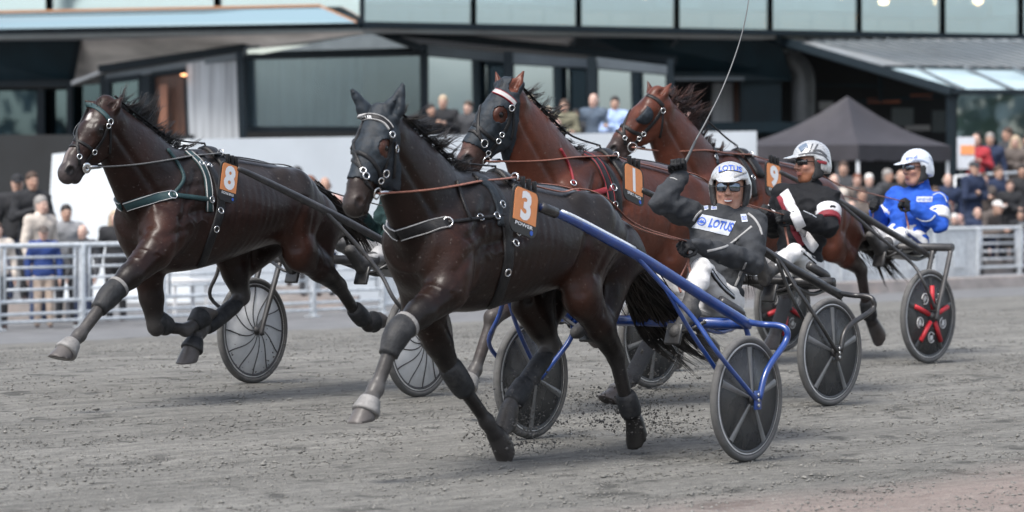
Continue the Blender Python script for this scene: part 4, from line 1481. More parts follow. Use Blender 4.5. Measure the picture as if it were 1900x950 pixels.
def straps(H, name, lines, m, parent, head=False, mirror=True, bvh=None, edge=None, thick=.006):
    if mirror and not head and name in ('saddle_flap', 'collar_strap') and bvh is None:
        return [straps(H, name, [(px, w)], m, parent, edge=edge, thick=thick, bvh=H.bvh, mirror=k) for px, w in lines for k in (False, 'only')]
    """one mesh of straps following picture lines [(pixel points, width)], copied on the far side"""
    mb = MB()
    me = MB()
    for px, w in lines:
        tr = trace(H, px, bvh=bvh)
        o_ = Vector(H.PO) if head else Vector((0, 0, 0)); l_ = Vector(H.lat) if head else Vector((0, 1, 0))
        mir = mirror
        if mirror and head:
            mir = all((p - o_).dot(l_) > .015 for p, n_ in tr)
        elif mirror:
            tr = [q for q in tr if (q[0] - o_).dot(l_) > 0]
        for t_ in ([mirrored(H, tr, head, bvh)] if mir == 'only' else [tr, mirrored(H, tr, head, bvh)] if mir else [tr]):
            if len(t_) < 2: continue
            ribbon(mb, [a for a, b in t_], [b for a, b in t_], w, thick)
            if edge:
                for s in (-1, 1):
                    P, Nn = [], []
                    for i, (a, b) in enumerate(t_):
                        tt = (t_[min(i + 1, len(t_) - 1)][0] - t_[max(i - 1, 0)][0]).normalized()
                        P.append(a + tt.cross(b) * s * w * .45); Nn.append(b)
                    ribbon(me, P, Nn, .0045, thick + .002)
    if not mb.v: return None
    o = mb.build(name, m, parent)
    if edge and me.v: me.build('edging', edge, o)
    return o


def ring(mb, c, n, r, t=.005, seg=18):
    n = Vector(n).normalized(); a = n.orthogonal().normalized(); b = n.cross(a)
    mb.tube([Vector(c) + (a * math.cos(2 * math.pi * k / seg) + b * math.sin(2 * math.pi * k / seg)) * r for k in range(seg)], t, 6, closed=True)


def hitp(H, px, py, bvh=None):
    r = (bvh or H.bvh).ray_cast(H.rig.camp, H.rig.dir(px, py))
    if r[0] is None: return None, None
    return r[0], r[1]


def buckles(H, pts, parent, name='buckle', size=.016, bvh=None):
    for q in pts:
        p, n = hitp(H, *q[:2], bvh=bvh)
        if p is None: continue
        mb = MB()
        ring(mb, p + n * .012, n, q[2] if len(q) > 2 else size, .0042, 12)
        mb.build(name, M_STEEL, parent)


def hair_strands(name, roots, length, dirs, m, parent, seed=1, n=40, r0=.0045, curl=.25, grav=.5, spread=.2, segs=9, per=13):
    """tapering strands gathered in wavy locks, one mesh; roots: polyline, dirs: flow direction per root"""
    rnd = random.Random(seed)
    mb = MB()
    R_ = [Vector(p) for p in roots]
    for i in range(n):
        t = (i + rnd.random()) / n * (len(R_) - 1)
        k = min(int(t), len(R_) - 2); fr = t - k
        p0 = R_[k].lerp(R_[k + 1], fr)
        d = Vector(dirs[k]).lerp(Vector(dirs[k + 1]), fr).normalized()
        d = (d + Vector((rnd.gauss(0, spread), rnd.gauss(0, spread), rnd.gauss(0, spread)))).normalized()
        ln = (length[k] * (1 - fr) + length[k + 1] * fr) * rnd.uniform(.6, 1.15)
        ph, amp, fq = rnd.uniform(0, 6.3), rnd.uniform(.4, 1.1) * curl, rnd.uniform(3.5, 6.5)
        sd = d.cross(Vector((0, 0, 1))).normalized(); up = sd.cross(d)
        path = [p0]
        dd = (d + up * .5).normalized()
        for s in range(segs):
            f = (s + 1) / segs
            dd = (dd * .8 + d * .2 + Vector((0, 0, -grav * .25 * f)) + (up * math.sin(f * fq + ph) + sd * math.cos(f * fq * .8 + ph)) * amp * .5).normalized()
            path.append(path[-1] + dd * ln / segs)
        for q in range(per):
            off = Vector((rnd.gauss(0, .017), rnd.gauss(0, .014), rnd.gauss(0, .008)))
            stray = 1.0 if rnd.random() < .8 else rnd.uniform(1.5, 3.5)
            L_ = rnd.uniform(.55, 1.0)
            pts = []
            for s in range(segs + 1):
                f = s / segs
                c = path[min(segs, int(s * L_))].lerp(path[min(segs, int(s * L_) + 1)], s * L_ - int(s * L_))
                sp_ = (1 - f * .75) + (stray - 1) * f
                pts.append(c + off * sp_ + Vector((0, 0, .004 * math.sin(f * 9 + q))))
            rr = r0 * rnd.uniform(.6, 1.3)
            mb.tube(pts, [rr * (1 - .93 * (j / segs) ** 1.4) for j in range(segs + 1)], 3, caps=False, flat=.6)
    return mb.build(name, m, parent, recalc=False)


def crest(H, n=14, t0=-.02, t1=1.0):
    """points along the top of the neck from the poll to the withers"""
    out = []
    for i in range(n):
        t = t0 + (t1 - t0) * i / (n - 1)
        c = Vector(H.NB * (1 - (1 - t)) ** 2 + H.NM * 2 * (1 - t) * t + H.NT * (1 - t) ** 2) if False else None
        a = 1 - t
        c = Vector(H.NB * (1 - a) ** 2 + H.NM * 2 * a * (1 - a) + H.NT * a * a)
        tg = Vector((H.NM - H.NB) * (1 - a) + (H.NT - H.NM) * a).normalized()
        up = Vector((-tg.z, 0, tg.x))
        if up.z < 0: up = -up
        r = H.bvh.ray_cast(c + up * .8, -up)
        out.append(r[0] if r[0] is not None else c + up * .2)
    return out


def hood(H, name, m, u1, ears=False, eye_r=.055, tilt=0.0, u0=-.06, rear=.0):
    """cloth over the head: the covered part of the head's own surface, lifted by its thickness, with eye holes"""
    bm = bmesh.new(); bm.from_mesh(H.body.data)
    PO, ax, fw, lt = [Vector(q) for q in (H.PO, H.ax, H.fw, H.lat)]
    hs = H.hs
    ear = H.ear_axes
    def uvw(p):
        d = p - PO
        return d.dot(ax) / hs, d.dot(fw) / hs, d.dot(lt) / hs
    kill = []
    for v in bm.verts:
        u, vv, w = uvw(v.co)
        if u > u1 + .06 or u < -.35 or abs(w) > .2 or vv < -.34: kill.append(v)
    bmesh.ops.delete(bm, geom=kill, context='VERTS')
    bmesh.ops.subdivide_edges(bm, edges=bm.edges, cuts=1)
    kill = []
    for v in bm.verts:
        u, vv, w = uvw(v.co)
        er = min((seg_dist(np.array(v.co)[None], a, b)[0] for a, b in ear)) if u < .08 else 9
        if er < .056:
            if not ears and er < .036: kill.append(v)
            continue
        lim = -.085 - .62 * max(u, 0) + rear
        if vv < lim or u < u0 or u > u1 + tilt * (vv + .07): kill.append(v); continue
        for e in H.eye_pos:
            q = v.co - Vector(e); q -= Vector(H.lat) * q.dot(Vector(H.lat))
            if q.length < eye_r and abs(w) > .02 and (v.co - Vector(e)).length < .1: kill.append(v); break
    bmesh.ops.delete(bm, geom=list(set(kill)), context='VERTS')
    # trim the rough border to clean curves
    for _ in range(3):
        mv = {}
        for v in bm.verts:
            if v.is_boundary:
                nb = [e.other_vert(v) for e in v.link_edges if e.is_boundary]
                if len(nb) == 2: mv[v] = (nb[0].co + nb[1].co + v.co * 2) / 4
        for v, c in mv.items(): v.co = c
    bm.normal_update()
    for v in bm.verts:
        k = noise.noise(v.co * 26) * .0025 + noise.noise(Vector((v.co.x * 9, v.co.y * 9, v.co.z * 30))) * .003
        v.co += v.normal * (.008 + k)
    # keep the main sheet only
    seen, best = set(), []
    for f0 in bm.faces:
        if f0 in seen: continue
        st, isl = [f0], []
        seen.add(f0)
        while st:
            q = st.pop(); isl.append(q)
            for e in q.edges:
                for g in e.link_faces:
                    if g not in seen: seen.add(g); st.append(g)
        if len(isl) > len(best): best = isl
    best = set(best)
    bmesh.ops.delete(bm, geom=[q for q in bm.faces if q not in best], context='FACES')
    me = bpy.data.meshes.new(name); bm.to_mesh(me); bm.free()
    me.polygons.foreach_set('use_smooth', [True] * len(me.polygons))
    me.materials.append(m)
    o = bpy.data.objects.new(name, me)
    md = o.modifiers.new('cloth', 'SOLIDIFY'); md.thickness = .004; md.offset = -1
    return link(o, H.root)


def leg_sleeve(H, a, b, ra, rb, m, name, parent=None, bulge=.0, n=20, ends=.006, off=None, flatq=1.0):
    a, b = Vector(a), Vector(b)
    if off is not None: a = a + Vector(off); b = b + Vector(off)
    mb = MB()
    pts, rs = [], []
    for i in range(9):
        t = i / 8
        pts.append(a.lerp(b, t)); rs.append(ra + (rb - ra) * t + bulge * math.sin(math.pi * t))
    rs[0] -= ends; rs[-1] -= ends
    mb.tube(pts, rs, n)
    return mb.build(name, m, parent or H.root)


def rrect(w, h, r, n=6):
    out = []
    for cx, cy, a0 in ((w / 2 - r, h / 2 - r, 0), (-w / 2 + r, h / 2 - r, 90), (-w / 2 + r, -h / 2 + r, 180), (w / 2 - r, -h / 2 + r, 270)):
        for k in range(n + 1):
            a = R(a0 + 90 * k / n)
            out.append((cx + r * math.cos(a), cy + r * math.sin(a)))
    return out


def flat_poly(mb, pts2, M, z0, z1):
    """a 2D outline raised from z0 to z1 through the mapping M(x, y, z)"""
    m = len(pts2)
    vs = [M(x, y, z1) for x, y in pts2] + [M(x, y, z0) for x, y in pts2]
    fs = [tuple(range(m)), tuple(range(2 * m - 1, m - 1, -1))] + [(i, i + m, (i + 1) % m + m, (i + 1) % m) for i in range(m)]
    mb.add(vs, fs)


def number_plate(H, corners, lat, number, word, label=None, tilt=0.0):
    """plate hung on the near side of the harness: border, orange field, number, name"""
    tl, tr, br, bl = [H.rig.p(x, y, lat) for x, y in corners]
    c = (tl + tr + br + bl) / 4
    U = ((tr - tl) + (br - bl)) / 2; V = ((tl - bl) + (tr - br)) / 2
    N_ = U.cross(V).normalized()
    if N_.y < 0: N_ = -N_
    V = V + N_ * 0.0
    M = lambda x, y, z: c + U * x + V * y + N_ * z
    asp = V.length / U.length
    pl = MB(); flat_poly(pl, [(x, y / asp) for x, y in rrect(1, asp, .2)], M, -.008, .002)
    plate = pl.build('number_plate', M_PLATE, H.root)
    og = MB()
    q = [(x * .85, y / asp) for x, y in rrect(1, asp * .92, .16)]
    q = [(x, max(y, -.235)) for x, y in q]
    flat_poly(og, q, M, .002, .0045)
    og.build('orange_panel', M_ORANGE, plate)
    v, f, sz = text_geo(number, .045)
    s_h = .62 / sz[1]; s_w = min(.68 / sz[0], s_h * asp * 1.05)
    if number == '1': s_w = min(s_w, s_h * asp * .8)
    tb = MB(); tb.add([M(a * s_w, b * s_h + .115, .0065) for a, b in v], f)
    tb.build('number', M_NUMBER, plate)
    v, f, sz = text_geo(word, .02)
    s_w = .66 / sz[0]; s_h = min(s_w / asp * 1.25, .075 / sz[1])
    tb = MB(); tb.add([M(a * s_w, b * s_h - .295, .0045) for a, b in v], f)
    tb.build('name', M_NUMBER, plate)
    db = MB(); flat_poly(db, [(.3 + .055 * math.cos(k * .5236), -.40 + .055 / asp * math.sin(k * .5236)) for k in range(12)], M, .002, .004)
    db.build('blue_dot', M_BLUEDOT, plate)
    cl = MB()
    for k in (-.22, .0, .22):
        p = M(k + .06, .5, -.003)
        cl.box(p + V * .09, (.026, .02, V.length * .24), bevel=.004)
    cl.build('clip', M_LEATHER, plate)
    return plate


for H in HORSES.values():
    sp = H.sp
    H.ear_axes = []
    for s, q in ((1, sp['ears'][0]), (-1, sp['ears'][1])):
        H.ear_axes.append((np.array(H.hp(-.005, -.04, s * .055)), np.array(H.rig.p(*q))))
# ---- what each horse wears, traced on its own surface
def dress(k):
    H = HORSES[k]; sp = H.sp; root = H.root
    D = TACK[k]
    hb = None
    if 'hood' in D:
        hb = hood(H, 'eye_hood', M_HOOD, **D['hood'])
    if 'cap' in D:
        hood(H, 'ear_cap', M_HOOD, **D['cap'])
    head_bvh = bvh_of(H.body, hb) if hb else H.bvh
    br = straps(H, 'bridle', D['bridle'], D.get('bridle_mat', M_LEATHER), root, head=True, bvh=head_bvh, thick=.007)
    bb, bw, bm_, edge = D['browband']
    straps(H, 'browband', [(bb, bw)], bm_, br, head=True, mirror=False, bvh=head_bvh, edge=edge, thick=.008)
    buckles(H, D['buckles'], br, bvh=head_bvh)
    # bit rings on both sides
    p, n = hitp(H, *D['bit'][:2], bvh=head_bvh)
    mp, mn = mirrored(H, [(p, n)], True, head_bvh)[0]
    H.bits = [p + n * .012, mp + mn * .012]
    for q, nn in ((p, n), (mp, mn)):
        mb = MB(); ring(mb, q + nn * .014, nn, D['bit'][2], .005)
        if D.get('disc'): mb.lathe([(.001, .0), (.034, .0), (.036, .004), (.03, .009), (.001, .007)], 20, Matrix.Translation(q + nn * .012) @ nn.to_track_quat('Y', 'Z').to_matrix().to_4x4())
        mb.build('bit_ring', M_STEEL, br)
    for nm, lines, m, edge in D['body']:
        straps(H, nm, lines, m, root, edge=edge, thick=.012)
    buckles(H, D.get('body_buckles', []), root, name='harness_ring', size=.02)
    # saddle hook and terrets on top
    W = Vector(H.W); sx = H.rig.p(*D['saddle_top']).x
    top = H.bvh.ray_cast(Vector((sx, 0, 2.4)), Vector((0, 0, -1)))[0]
    mb = MB()
    arc = []
    for q in range(15):
        y = -.21 + .42 * q / 14
        r = H.bvh.ray_cast(Vector((sx, y, 2.4)), Vector((0, 0, -1)))
        if r[0]: arc.append((r[0], r[1]))
    ribbon(mb, [a for a, b in arc], [b for a, b in arc], .10, .022)
    mb.build('saddle_pad', M_LEATHER, root)
    H.terrets = []
    tb = MB()
    for s in (1, -1):
        q = H.bvh.ray_cast(Vector((sx, s * .11, 2.4)), Vector((0, 0, -1)))[0] + Vector((0, 0, .05))
        ring(tb, q, (1, 0, .2), .024, .005); H.terrets.append(q)
        tb.tube([q - Vector((0, 0, .055)), q - Vector((0, 0, .024))], .006, 6)
    tb.tube([top + Vector((.02, 0, .02)), top + Vector((.03, 0, .04)), top + Vector((.06, 0, .038))], .007, 6)
    tb.build('terret_rings', M_STEEL, root)
    # overcheck strap: poll to saddle hook, through the air
    pts = [H.rig.p(*q) for q in D['check']]
    pts[-1] = top + Vector((.03, 0, .04))
    P_ = spline(pts, 4)
    for q in range(len(P_) - 3):
        r = H.bvh.ray_cast(Vector((P_[q].x, P_[q].y + .03, 2.6)), Vector((0, 0, -1)))
        if r[0] is not None and P_[q].z < r[0].z + .03: P_[q] = Vector((P_[q].x, .03, r[0].z + .03))
    for _ in range(3):
        P_ = [P_[0]] + [(P_[q - 1] + P_[q] * 2 + P_[q + 1]) / 4 for q in range(1, len(P_) - 1)] + [P_[-1]]
    mb = MB(); mb.tube(P_, .010, 6, flat=.6)
    ov = mb.build('overcheck_strap', M_LEATHER, root)
    for f in (.42, .62, .8):
        a = pts[0].lerp(pts[-1], f)
    # back strap to the tail
    ys = []
    for i in range(24):
        x = sx - .03 - (sx - .03 - H.xb - .14) * i / 23
        r = H.bvh.ray_cast(Vector((x, 0, 2.4)), Vector((0, 0, -1)))
        if r[0]: ys.append((r[0], r[1]))
    mb = MB(); ribbon(mb, [a for a, b in ys], [b for a, b in ys], .03, .006)
    mb.build('back_strap', M_LEATHER, root)
    number_plate(H, D['plate'], D.get('plate_lat', .40), D['number'], D['name'])
    # ---- boots
    Lg = H.legs
    for key, kind in D['boots']:
        q = Lg[key][0 if key[0] == 'f' else 1:]
        a, kn, ft, co, so = q
        if kind == 'knee':
            u1 = (kn - a) / np.linalg.norm(kn - a); u2 = (ft - kn) / np.linalg.norm(ft - kn)
            mb = MB()
            mb.tube(spline([Vector(kn - u1 * .10), Vector(kn - u1 * .03), Vector(kn + u2 * .05), Vector(kn + u2 * .13)], 4), [.070, .073, .073, .073, .074, .074, .073, .071, .068, .063, .058, .055, .053][:13], 20)
            b = mb.build('knee_boot', M_RUBBER, root)
            leg_sleeve(H, kn - u1 * .105, kn - u1 * .075, .075, .076, M_BELL, 'boot_strap', b)
        elif kind == 'shin':
            leg_sleeve(H, kn + (ft - kn) * .12, kn + (ft - kn) * .86, .054, .049, M_RUBBER, 'shin_boot', off=backw(kn, ft) * .012, bulge=.004)
        elif kind == 'arm':
            leg_sleeve(H, kn + (a - kn) * .12, kn + (ft - kn) * .42, .066, .062, M_RUBBER, 'shin_boot', bulge=.006)
        elif kind == 'wrap':
            leg_sleeve(H, kn + (ft - kn) * .15, ft - (ft - kn) * .02, .056, .056, mat('grey_bandage', (.05, .05, .052), .9, bump=.6, bump_scale=90, stretch=(1, 1, 6)), 'leg_bandage', off=backw(kn, ft) * .01)
        elif kind == 'ankle':
            leg_sleeve(H, ft - (ft - kn) * .30, ft + (co - ft) * .5, .056, .060, M_RUBBER, 'ankle_boot', off=backw(kn, ft) * .006, bulge=.006)
        elif kind in ('bell', 'darkbell'):
            sd = (so - co) / np.linalg.norm(so - co)
            leg_sleeve(H, co - (co - ft) * .35, co + sd * .062, .052, .079, M_BELL if kind == 'bell' else M_RUBBER, 'bell_boot')


def blinker(H, side, m, size=(.072, .066, .055)):
    """eye cup standing out beside the eye"""
    s = 1 if side == 'l' else -1
    e = Vector(H.eye_pos[0 if s > 0 else 1])
    ax, fw, lt = Vector(H.ax), Vector(H.fw), Vector(H.lat) * s
    mb = MB()
    V, F = [], []
    n, k = 13, 8
    for lay in (0, .005):
        for i in range(n):
            for j in range(k):
                ph = R(-15 + 210 * i / (n - 1)); th = R(62 + 105 * j / (k - 1))
                V.append(e - lt * .01 + fw * (math.cos(th) * (size[1] + lay)) + (ax * math.cos(ph) * (size[0] + lay) + lt * math.sin(ph) * (size[2] + lay)) * math.sin(th))
    for i in range(n - 1):
        for j in range(k - 1):
            a = i * k + j
            F.append((a, a + 1, a + k + 1, a + k))
            o = n * k
            F.append((o + a, o + a + k, o + a + k + 1, o + a + 1))
    for i in range(n - 1):
        for j in (0, k - 1):
            a = i * k + j; F.append((a, a + k, a + k + n * k, a + n * k))
    for j in range(k - 1):
        for i in (0, n - 1):
            a = i * k + j; F.append((a, a + 1, a + 1 + n * k, a + n * k))
    mb.add(V, F, True)
    return mb.build('eye_cup', m, H.root)


TACK = {
 '3': dict(
    hood=dict(u1=.40, eye_r=.043, ears=True, tilt=.25),
    bridle=[([(674, 226), (662, 256), (648, 287), (636, 312)], .022), ([(659, 228), (657, 275), (667, 305), (674, 325), (679, 340)], .022),
            ([(640, 302), (654, 297), (668, 308), (676, 324)], .022), ([(646, 283), (667, 283), (687, 295), (700, 312), (706, 331)], .022),
            ([(727, 252), (724, 268), (716, 305), (706, 337), (698, 354)], .02), ([(733, 262), (732, 300), (730, 330)], .016), ([(679, 340), (690, 352)], .016)],
    browband=([(652, 227), (660, 220), (676, 216), (701, 219), (717, 229), (725, 240)], .034, M_LEATHER, M_WHITE),
    buckles=[(726, 250), (733, 276, .02), (678, 327, .018), (714, 322, .02), (705, 335), (674, 318)], bit=(696, 358, .03),
    body=[('breast_collar', [([(722, 442), (745, 434), (779, 424), (831, 413)], .07)], M_LEATHER, M_WHITE),
          ('collar_strap', [([(831, 413), (870, 408), (905, 404), (936, 399)], .02), ([(848, 336), (850, 350), (860, 378), (872, 408)], .018)], M_LEATHER, None),
          ('girth', [([(880, 328), (905, 335), (925, 360), (936, 398), (942, 440), (942, 490), (926, 545), (912, 572)], .075)], M_LEATHER, None),
          ('saddle_flap', [([(890, 333), (912, 350), (926, 385), (930, 420)], .06)], M_HOOD, None)],
    body_buckles=[(831, 413, .026), (890, 405), (920, 402), (960, 430), (955, 452), (940, 505), (930, 380)],
    saddle_top=(925, 335), check=[(722, 205), (770, 268), (820, 300), (880, 322)],
    plate=[(953, 341), (1002, 357), (994, 448), (945, 423)], plate_lat=.42, number='3', name='POWER',
    boots=[('fl', 'knee'), ('fl', 'bell'), ('fr', 'arm'), ('hr', 'shin'), ('hl', 'ankle'), ('hr', 'ankle')]),
 '8': dict(
    bridle=[([(158, 206), (145, 228), (130, 252), (126, 264)], .02), ([(162, 204), (146, 226), (143, 255), (146, 290), (148, 307)], .02),
            ([(125, 266), (133, 258), (148, 263), (165, 273), (175, 285)], .02), ([(128, 272), (141, 270), (146, 278)], .018), ([(202, 228), (192, 255), (175, 281), (162, 298), (158, 306)], .02),
            ([(204, 236), (205, 262), (203, 285)], .016)],
    browband=([(150, 197), (165, 194), (182, 202), (197, 215), (203, 224)], .03, M_GREEN, None),
    buckles=[(203, 226, .02), (174, 282), (146, 291), (200, 233)], bit=(158, 311, .03), disc=True,
    body=[('breast_collar', [([(219, 388), (240, 381), (263, 374), (292, 367), (320, 362)], .062)], M_GREEN, M_WHITE),
          ('collar_strap', [([(320, 362), (355, 366), (391, 371)], .03), ([(310, 277), (330, 305), (341, 332), (323, 359)], .022)], M_GREEN, None),
          ('saddle_flap', [([(349, 283), (372, 305), (385, 339), (388, 393)], .055)], M_GREEN, M_WHITE),
          ('girth', [([(370, 287), (395, 320), (408, 360), (406, 400), (392, 440), (378, 480), (372, 492)], .065)], M_LEATHER, None)],
    body_buckles=[(320, 363, .028), (391, 371), (408, 392), (400, 425), (372, 304, .016), (380, 306, .016), (388, 308, .016)],
    saddle_top=(385, 285), check=[(207, 207), (256, 231), (293, 247), (330, 261), (359, 273)],
    plate=[(411, 299), (445, 306), (437, 382), (403, 366)], plate_lat=.42, number='8', name='EXODUS BRICK',
    boots=[('fl', 'knee'), ('fl', 'bell'), ('fr', 'arm'), ('fr', 'darkbell'), ('hr', 'shin'), ('hr', 'darkbell'), ('hl', 'ankle'), ('hl', 'darkbell')]),
 '1': dict(
    hood=dict(u1=.445, eye_r=.047, ears=False, tilt=.1),
    bridle=[([(893, 191), (887, 221), (889, 251), (898, 267)], .024), ([(865, 234), (881, 231), (901, 248), (920, 262)], .024), ([(862, 244), (878, 243), (888, 252)], .022),
            ([(948, 201), (944, 228), (924, 262), (906, 287)], .024), ([(953, 205), (952, 240), (948, 258)], .016)],
    browband=([(897, 173), (911, 168), (931, 174), (948, 186), (955, 194)], .04, M_WHITE, M_RED),
    buckles=[(948, 200, .02), (897, 266, .026), (924, 262), (930, 250), (905, 284)], bit=(900, 298, .03),
    body=[('breast_collar', [([(1068, 357), (1085, 361), (1110, 357), (1137, 349)], .04)], M_RED, None),
          ('collar_strap', [([(1039, 276), (1052, 300), (1061, 325), (1064, 342)], .014)], M_RED, None),
          ('saddle_flap', [([(1082, 286), (1106, 299), (1122, 329), (1131, 360), (1135, 396)], .07)], M_LEATHER, M_RED),
          ('girth', [([(1100, 290), (1125, 310), (1143, 345), (1147, 390), (1140, 430)], .06)], M_LEATHER, None)],
    body_buckles=[(1137, 349, .024), (1063, 341), (1140, 380)],
    saddle_top=(1118, 289), check=[(962, 187), (999, 214), (1042, 248), (1106, 280)],
    plate=[(1156, 299), (1193, 314), (1195, 388), (1157, 365)], plate_lat=.42, number='1', name='SPIRT FACE',
    boots=[('fr', 'arm'), ('fr', 'ankle'), ('hr', 'wrap'), ('fl', 'bell'), ('hr', 'bell')]),
 '9': dict(
    bridle=[([(1187, 182), (1170, 204), (1158, 224), (1158, 250), (1160, 268)], .024), ([(1145, 232), (1160, 235), (1177, 246), (1193, 250)], .03), ([(1140, 241), (1151, 246), (1158, 254)], .02),
            ([(1229, 201), (1217, 222), (1194, 248), (1178, 267)], .026), ([(1230, 205), (1228, 235), (1224, 255)], .016)],
    browband=([(1183, 181), (1201, 177), (1220, 186), (1230, 197)], .03, M_LEATHER, None),
    buckles=[(1229, 205, .02), (1194, 249), (1186, 257), (1159, 256)], bit=(1172, 273, .036),
    body=[('saddle_flap', [([(1362, 285), (1378, 300), (1392, 325), (1400, 365)], .07)], M_LEATHER, None),
          ('collar_strap', [([(1322, 270), (1327, 285), (1331, 305)], .022)], M_HOOD, None)],
    body_buckles=[(1327, 292), (1396, 330)],
    saddle_top=(1372, 287), check=[(1233, 183), (1258, 187), (1302, 215), (1346, 255), (1372, 280)],
    plate=[(1420, 299), (1450, 306), (1451, 372), (1421, 360)], plate_lat=.42, number='9', name='STARTER',
    boots=[('fl', 'bell'), ('hl', 'ankle'), ('hr', 'wrap')]),
}
for _k in '3819':
    dress(_k)
blinker(HORSES['8'], 'r', mat('smoked_cup', (.02, .024, .028), .3))
for _s in 'lr':
    blinker(HORSES['9'], _s, M_HOOD)

# lettering on the first horse's browband
H = HORSES['3']
v, f, sz = text_geo('POWER', .015)
v, f = subdivide_geo(v, f, 2)
_bb = bvh_of(*[o for o in COL.objects if o.parent == H.root or (o.parent and o.parent.parent == H.root)])
_V, _ok = [], []
for a, b in v:
    px = 677 + a / sz[0] * 26; py = 216.4 - b / sz[1] * 4.6 + ((px - 678) / 30) ** 2 * 6
    r = _bb.ray_cast(H.rig.camp, H.rig.dir(px, py))
    _V.append((r[0] + r[1] * .0025) if r[0] else Vector((0, 0, 0))); _ok.append(r[0] is not None)
f = [q for q in f if all(_ok[i] for i in q)]
_br = [o for o in COL.objects if o.name.startswith('browband') and o.parent.parent == H.root][0]
mesh_obj('lettering', _V, f, M_NUMBER, _br, smooth=False)

# ---- manes and tails
for k, (m, flow, ln, gr, n, sprd) in {'8': (M_HAIR, (-.95, .25, .42), .27, .1, 44, .16), '3': (M_HAIR, (-.9, .45, .05), .26, .35, 36, .16),
                                '1': (M_HAIR, (-.95, .25, .1), .20, .4, 30, .15), '9': (M_HAIRB, (-.95, .15, .5), .34, .35, 40, .13)}.items():
    H = HORSES[k]
    c = crest(H, 12, .02, .93)
    L_ = [ln * (.6 + .5 * math.sin(math.pi * min(1, i / 8))) for i in range(12)]
    if k == '9': L_ = [.12, .2, .34, .42, .42, .34, .25, .2, .16, .14, .12, .12]
    hair_strands('mane', c, L_, [flow] * 12, m, H.root, seed=int(k), n=n, grav=gr, spread=sprd, curl=.62, r0=.0036)
    if k in '81':
        hair_strands('forelock', [Vector(H.hp(.05, -.0, w)) for w in (-.035, 0, .035)], [.13] * 3, [(-.5, .1, .8)] * 3, m, H.root, seed=3, n=6, r0=.004, grav=.6, spread=.4)
TAIL_W = {'3': 2.2, '9': 1.3, '8': 1.15}
TAILS = {'3': ([(1142, 436), (1180, 512), (1228, 590), (1305, 640)], 1000, M_HAIR), '8': ([(575, 350), (618, 385), (655, 430), (680, 500)], 380, M_HAIR),
         '1': ([(1330, 385), (1355, 430), (1372, 500), (1380, 560)], 160, M_HAIR), '9': ([(1562, 395), (1590, 425), (1625, 470), (1652, 515)], 480, M_HAIR)}
for k, (px, n, m) in TAILS.items():
    H = HORSES[k]
    P = spline([H.rig.p(*q) for q in px], 8)
    rnd = random.Random(int(k) + 5)
    mb = MB()
    d0 = Vector((H.xb + .1, 0, P[0].z + .02))
    ax = [d0.lerp(P[4], .0), d0.lerp(P[4], .5), P[4]]
    mb.tube(spline(ax, 4), [.045, .043, .04, .038, .035, .03, .026, .02, .012], 10)
    wid = TAIL_W.get(k, 1)
    for i in range(n // 9):
        a = rnd.random() * 2 * math.pi; rr = math.sqrt(rnd.random())
        st = rnd.random() * .3
        end = rnd.uniform(.6, 1.04)
        w1 = rnd.uniform(.07, .18) * wid
        ph = rnd.uniform(0, 6)
        lock = []
        for s in range(12):
            t = st + (end - st) * s / 11
            q = min(t, .9999) * (len(P) - 1); j = min(int(q), len(P) - 2)
            c = P[j].lerp(P[j + 1], q - j)
            if t > 1: c = P[-1] + (P[-1] - P[-3]).normalized() * (t - 1)
            w = .02 + w1 * (t ** .8)
            lock.append(c + Vector((math.cos(a) * .8, math.sin(a), math.cos(a) * .8)) * w * rr + Vector((.012 * math.sin(4 * t + ph * 2), .022 * math.sin(5 * t + ph), .028 * math.sin(5 * t + ph))))
        for q in range(12):
            off = Vector((rnd.gauss(0, .014), rnd.gauss(0, .014), rnd.gauss(0, .014)))
            stray = rnd.uniform(.2, .5) if rnd.random() < .85 else rnd.uniform(1.5, 3)
            r0 = rnd.uniform(.0035, .0075)
            cut = rnd.randint(8, 12)
            pts = [lock[s] + off * (1 + (stray - 1) * s / 11) for s in range(cut)]
            mb.tube(pts, [r0 * (1 - .92 * (s / (cut - 1)) ** 2) for s in range(cut)], 3, caps=False)
    mb.build('tail', m, H.root, recalc=False)
# ------------------------------------------------------------------ sulkies
M_TYRE = mat('tyre_rubber', (.085, .085, .084), .85, noise_scale=30, bump=.3, bump_scale=120, dirt=(.16, .15, .145), dirt_amt=.7, dirt_scale=8)
M_DISC = mat('grey_wheel_disc', (.034, .0355, .037), .36, noise_scale=7, noise_amt=.3, dirt=(.10, .096, .092), dirt_amt=.5, dirt_scale=5)
M_DISC2 = mat('pale_wheel_ridge', (.13, .133, .136), .4, noise_scale=12, noise_amt=.2)
M_RIMLINE = mat('pale_rim', (.55, .55, .55), .35, noise_scale=20, noise_amt=.15)
M_BLUE = mat('blue_paint', (.009, .042, .20), .3, coat=.4, noise_scale=9, noise_amt=.2, dirt=(.10, .10, .11), dirt_amt=.5, dirt_scale=11)
M_HILIGHT = mat('shaft_highlight', (.6, .64, .7), .35, noise_amt=.08)
M_BLACKM = mat('black_tube', (.02, .02, .021), .35, noise_scale=12, noise_amt=.3, dirt=(.11, .105, .10), dirt_amt=.5, dirt_scale=9)
M_GREYM = mat('dusty_tube', (.035, .035, .037), .42, noise_scale=12, noise_amt=.3, dirt=(.13, .12, .115), dirt_amt=.6, dirt_scale=9)
M_REDTUBE = mat('red_spoke_cover', (.42, .018, .028), .5, noise_scale=20)
M_SEAT = mat('seat_vinyl', (.02, .02, .021), .6, noise_scale=30)
M_BOLT = mat('bolt_steel', (.5, .5, .5), .3, metal=1.0)


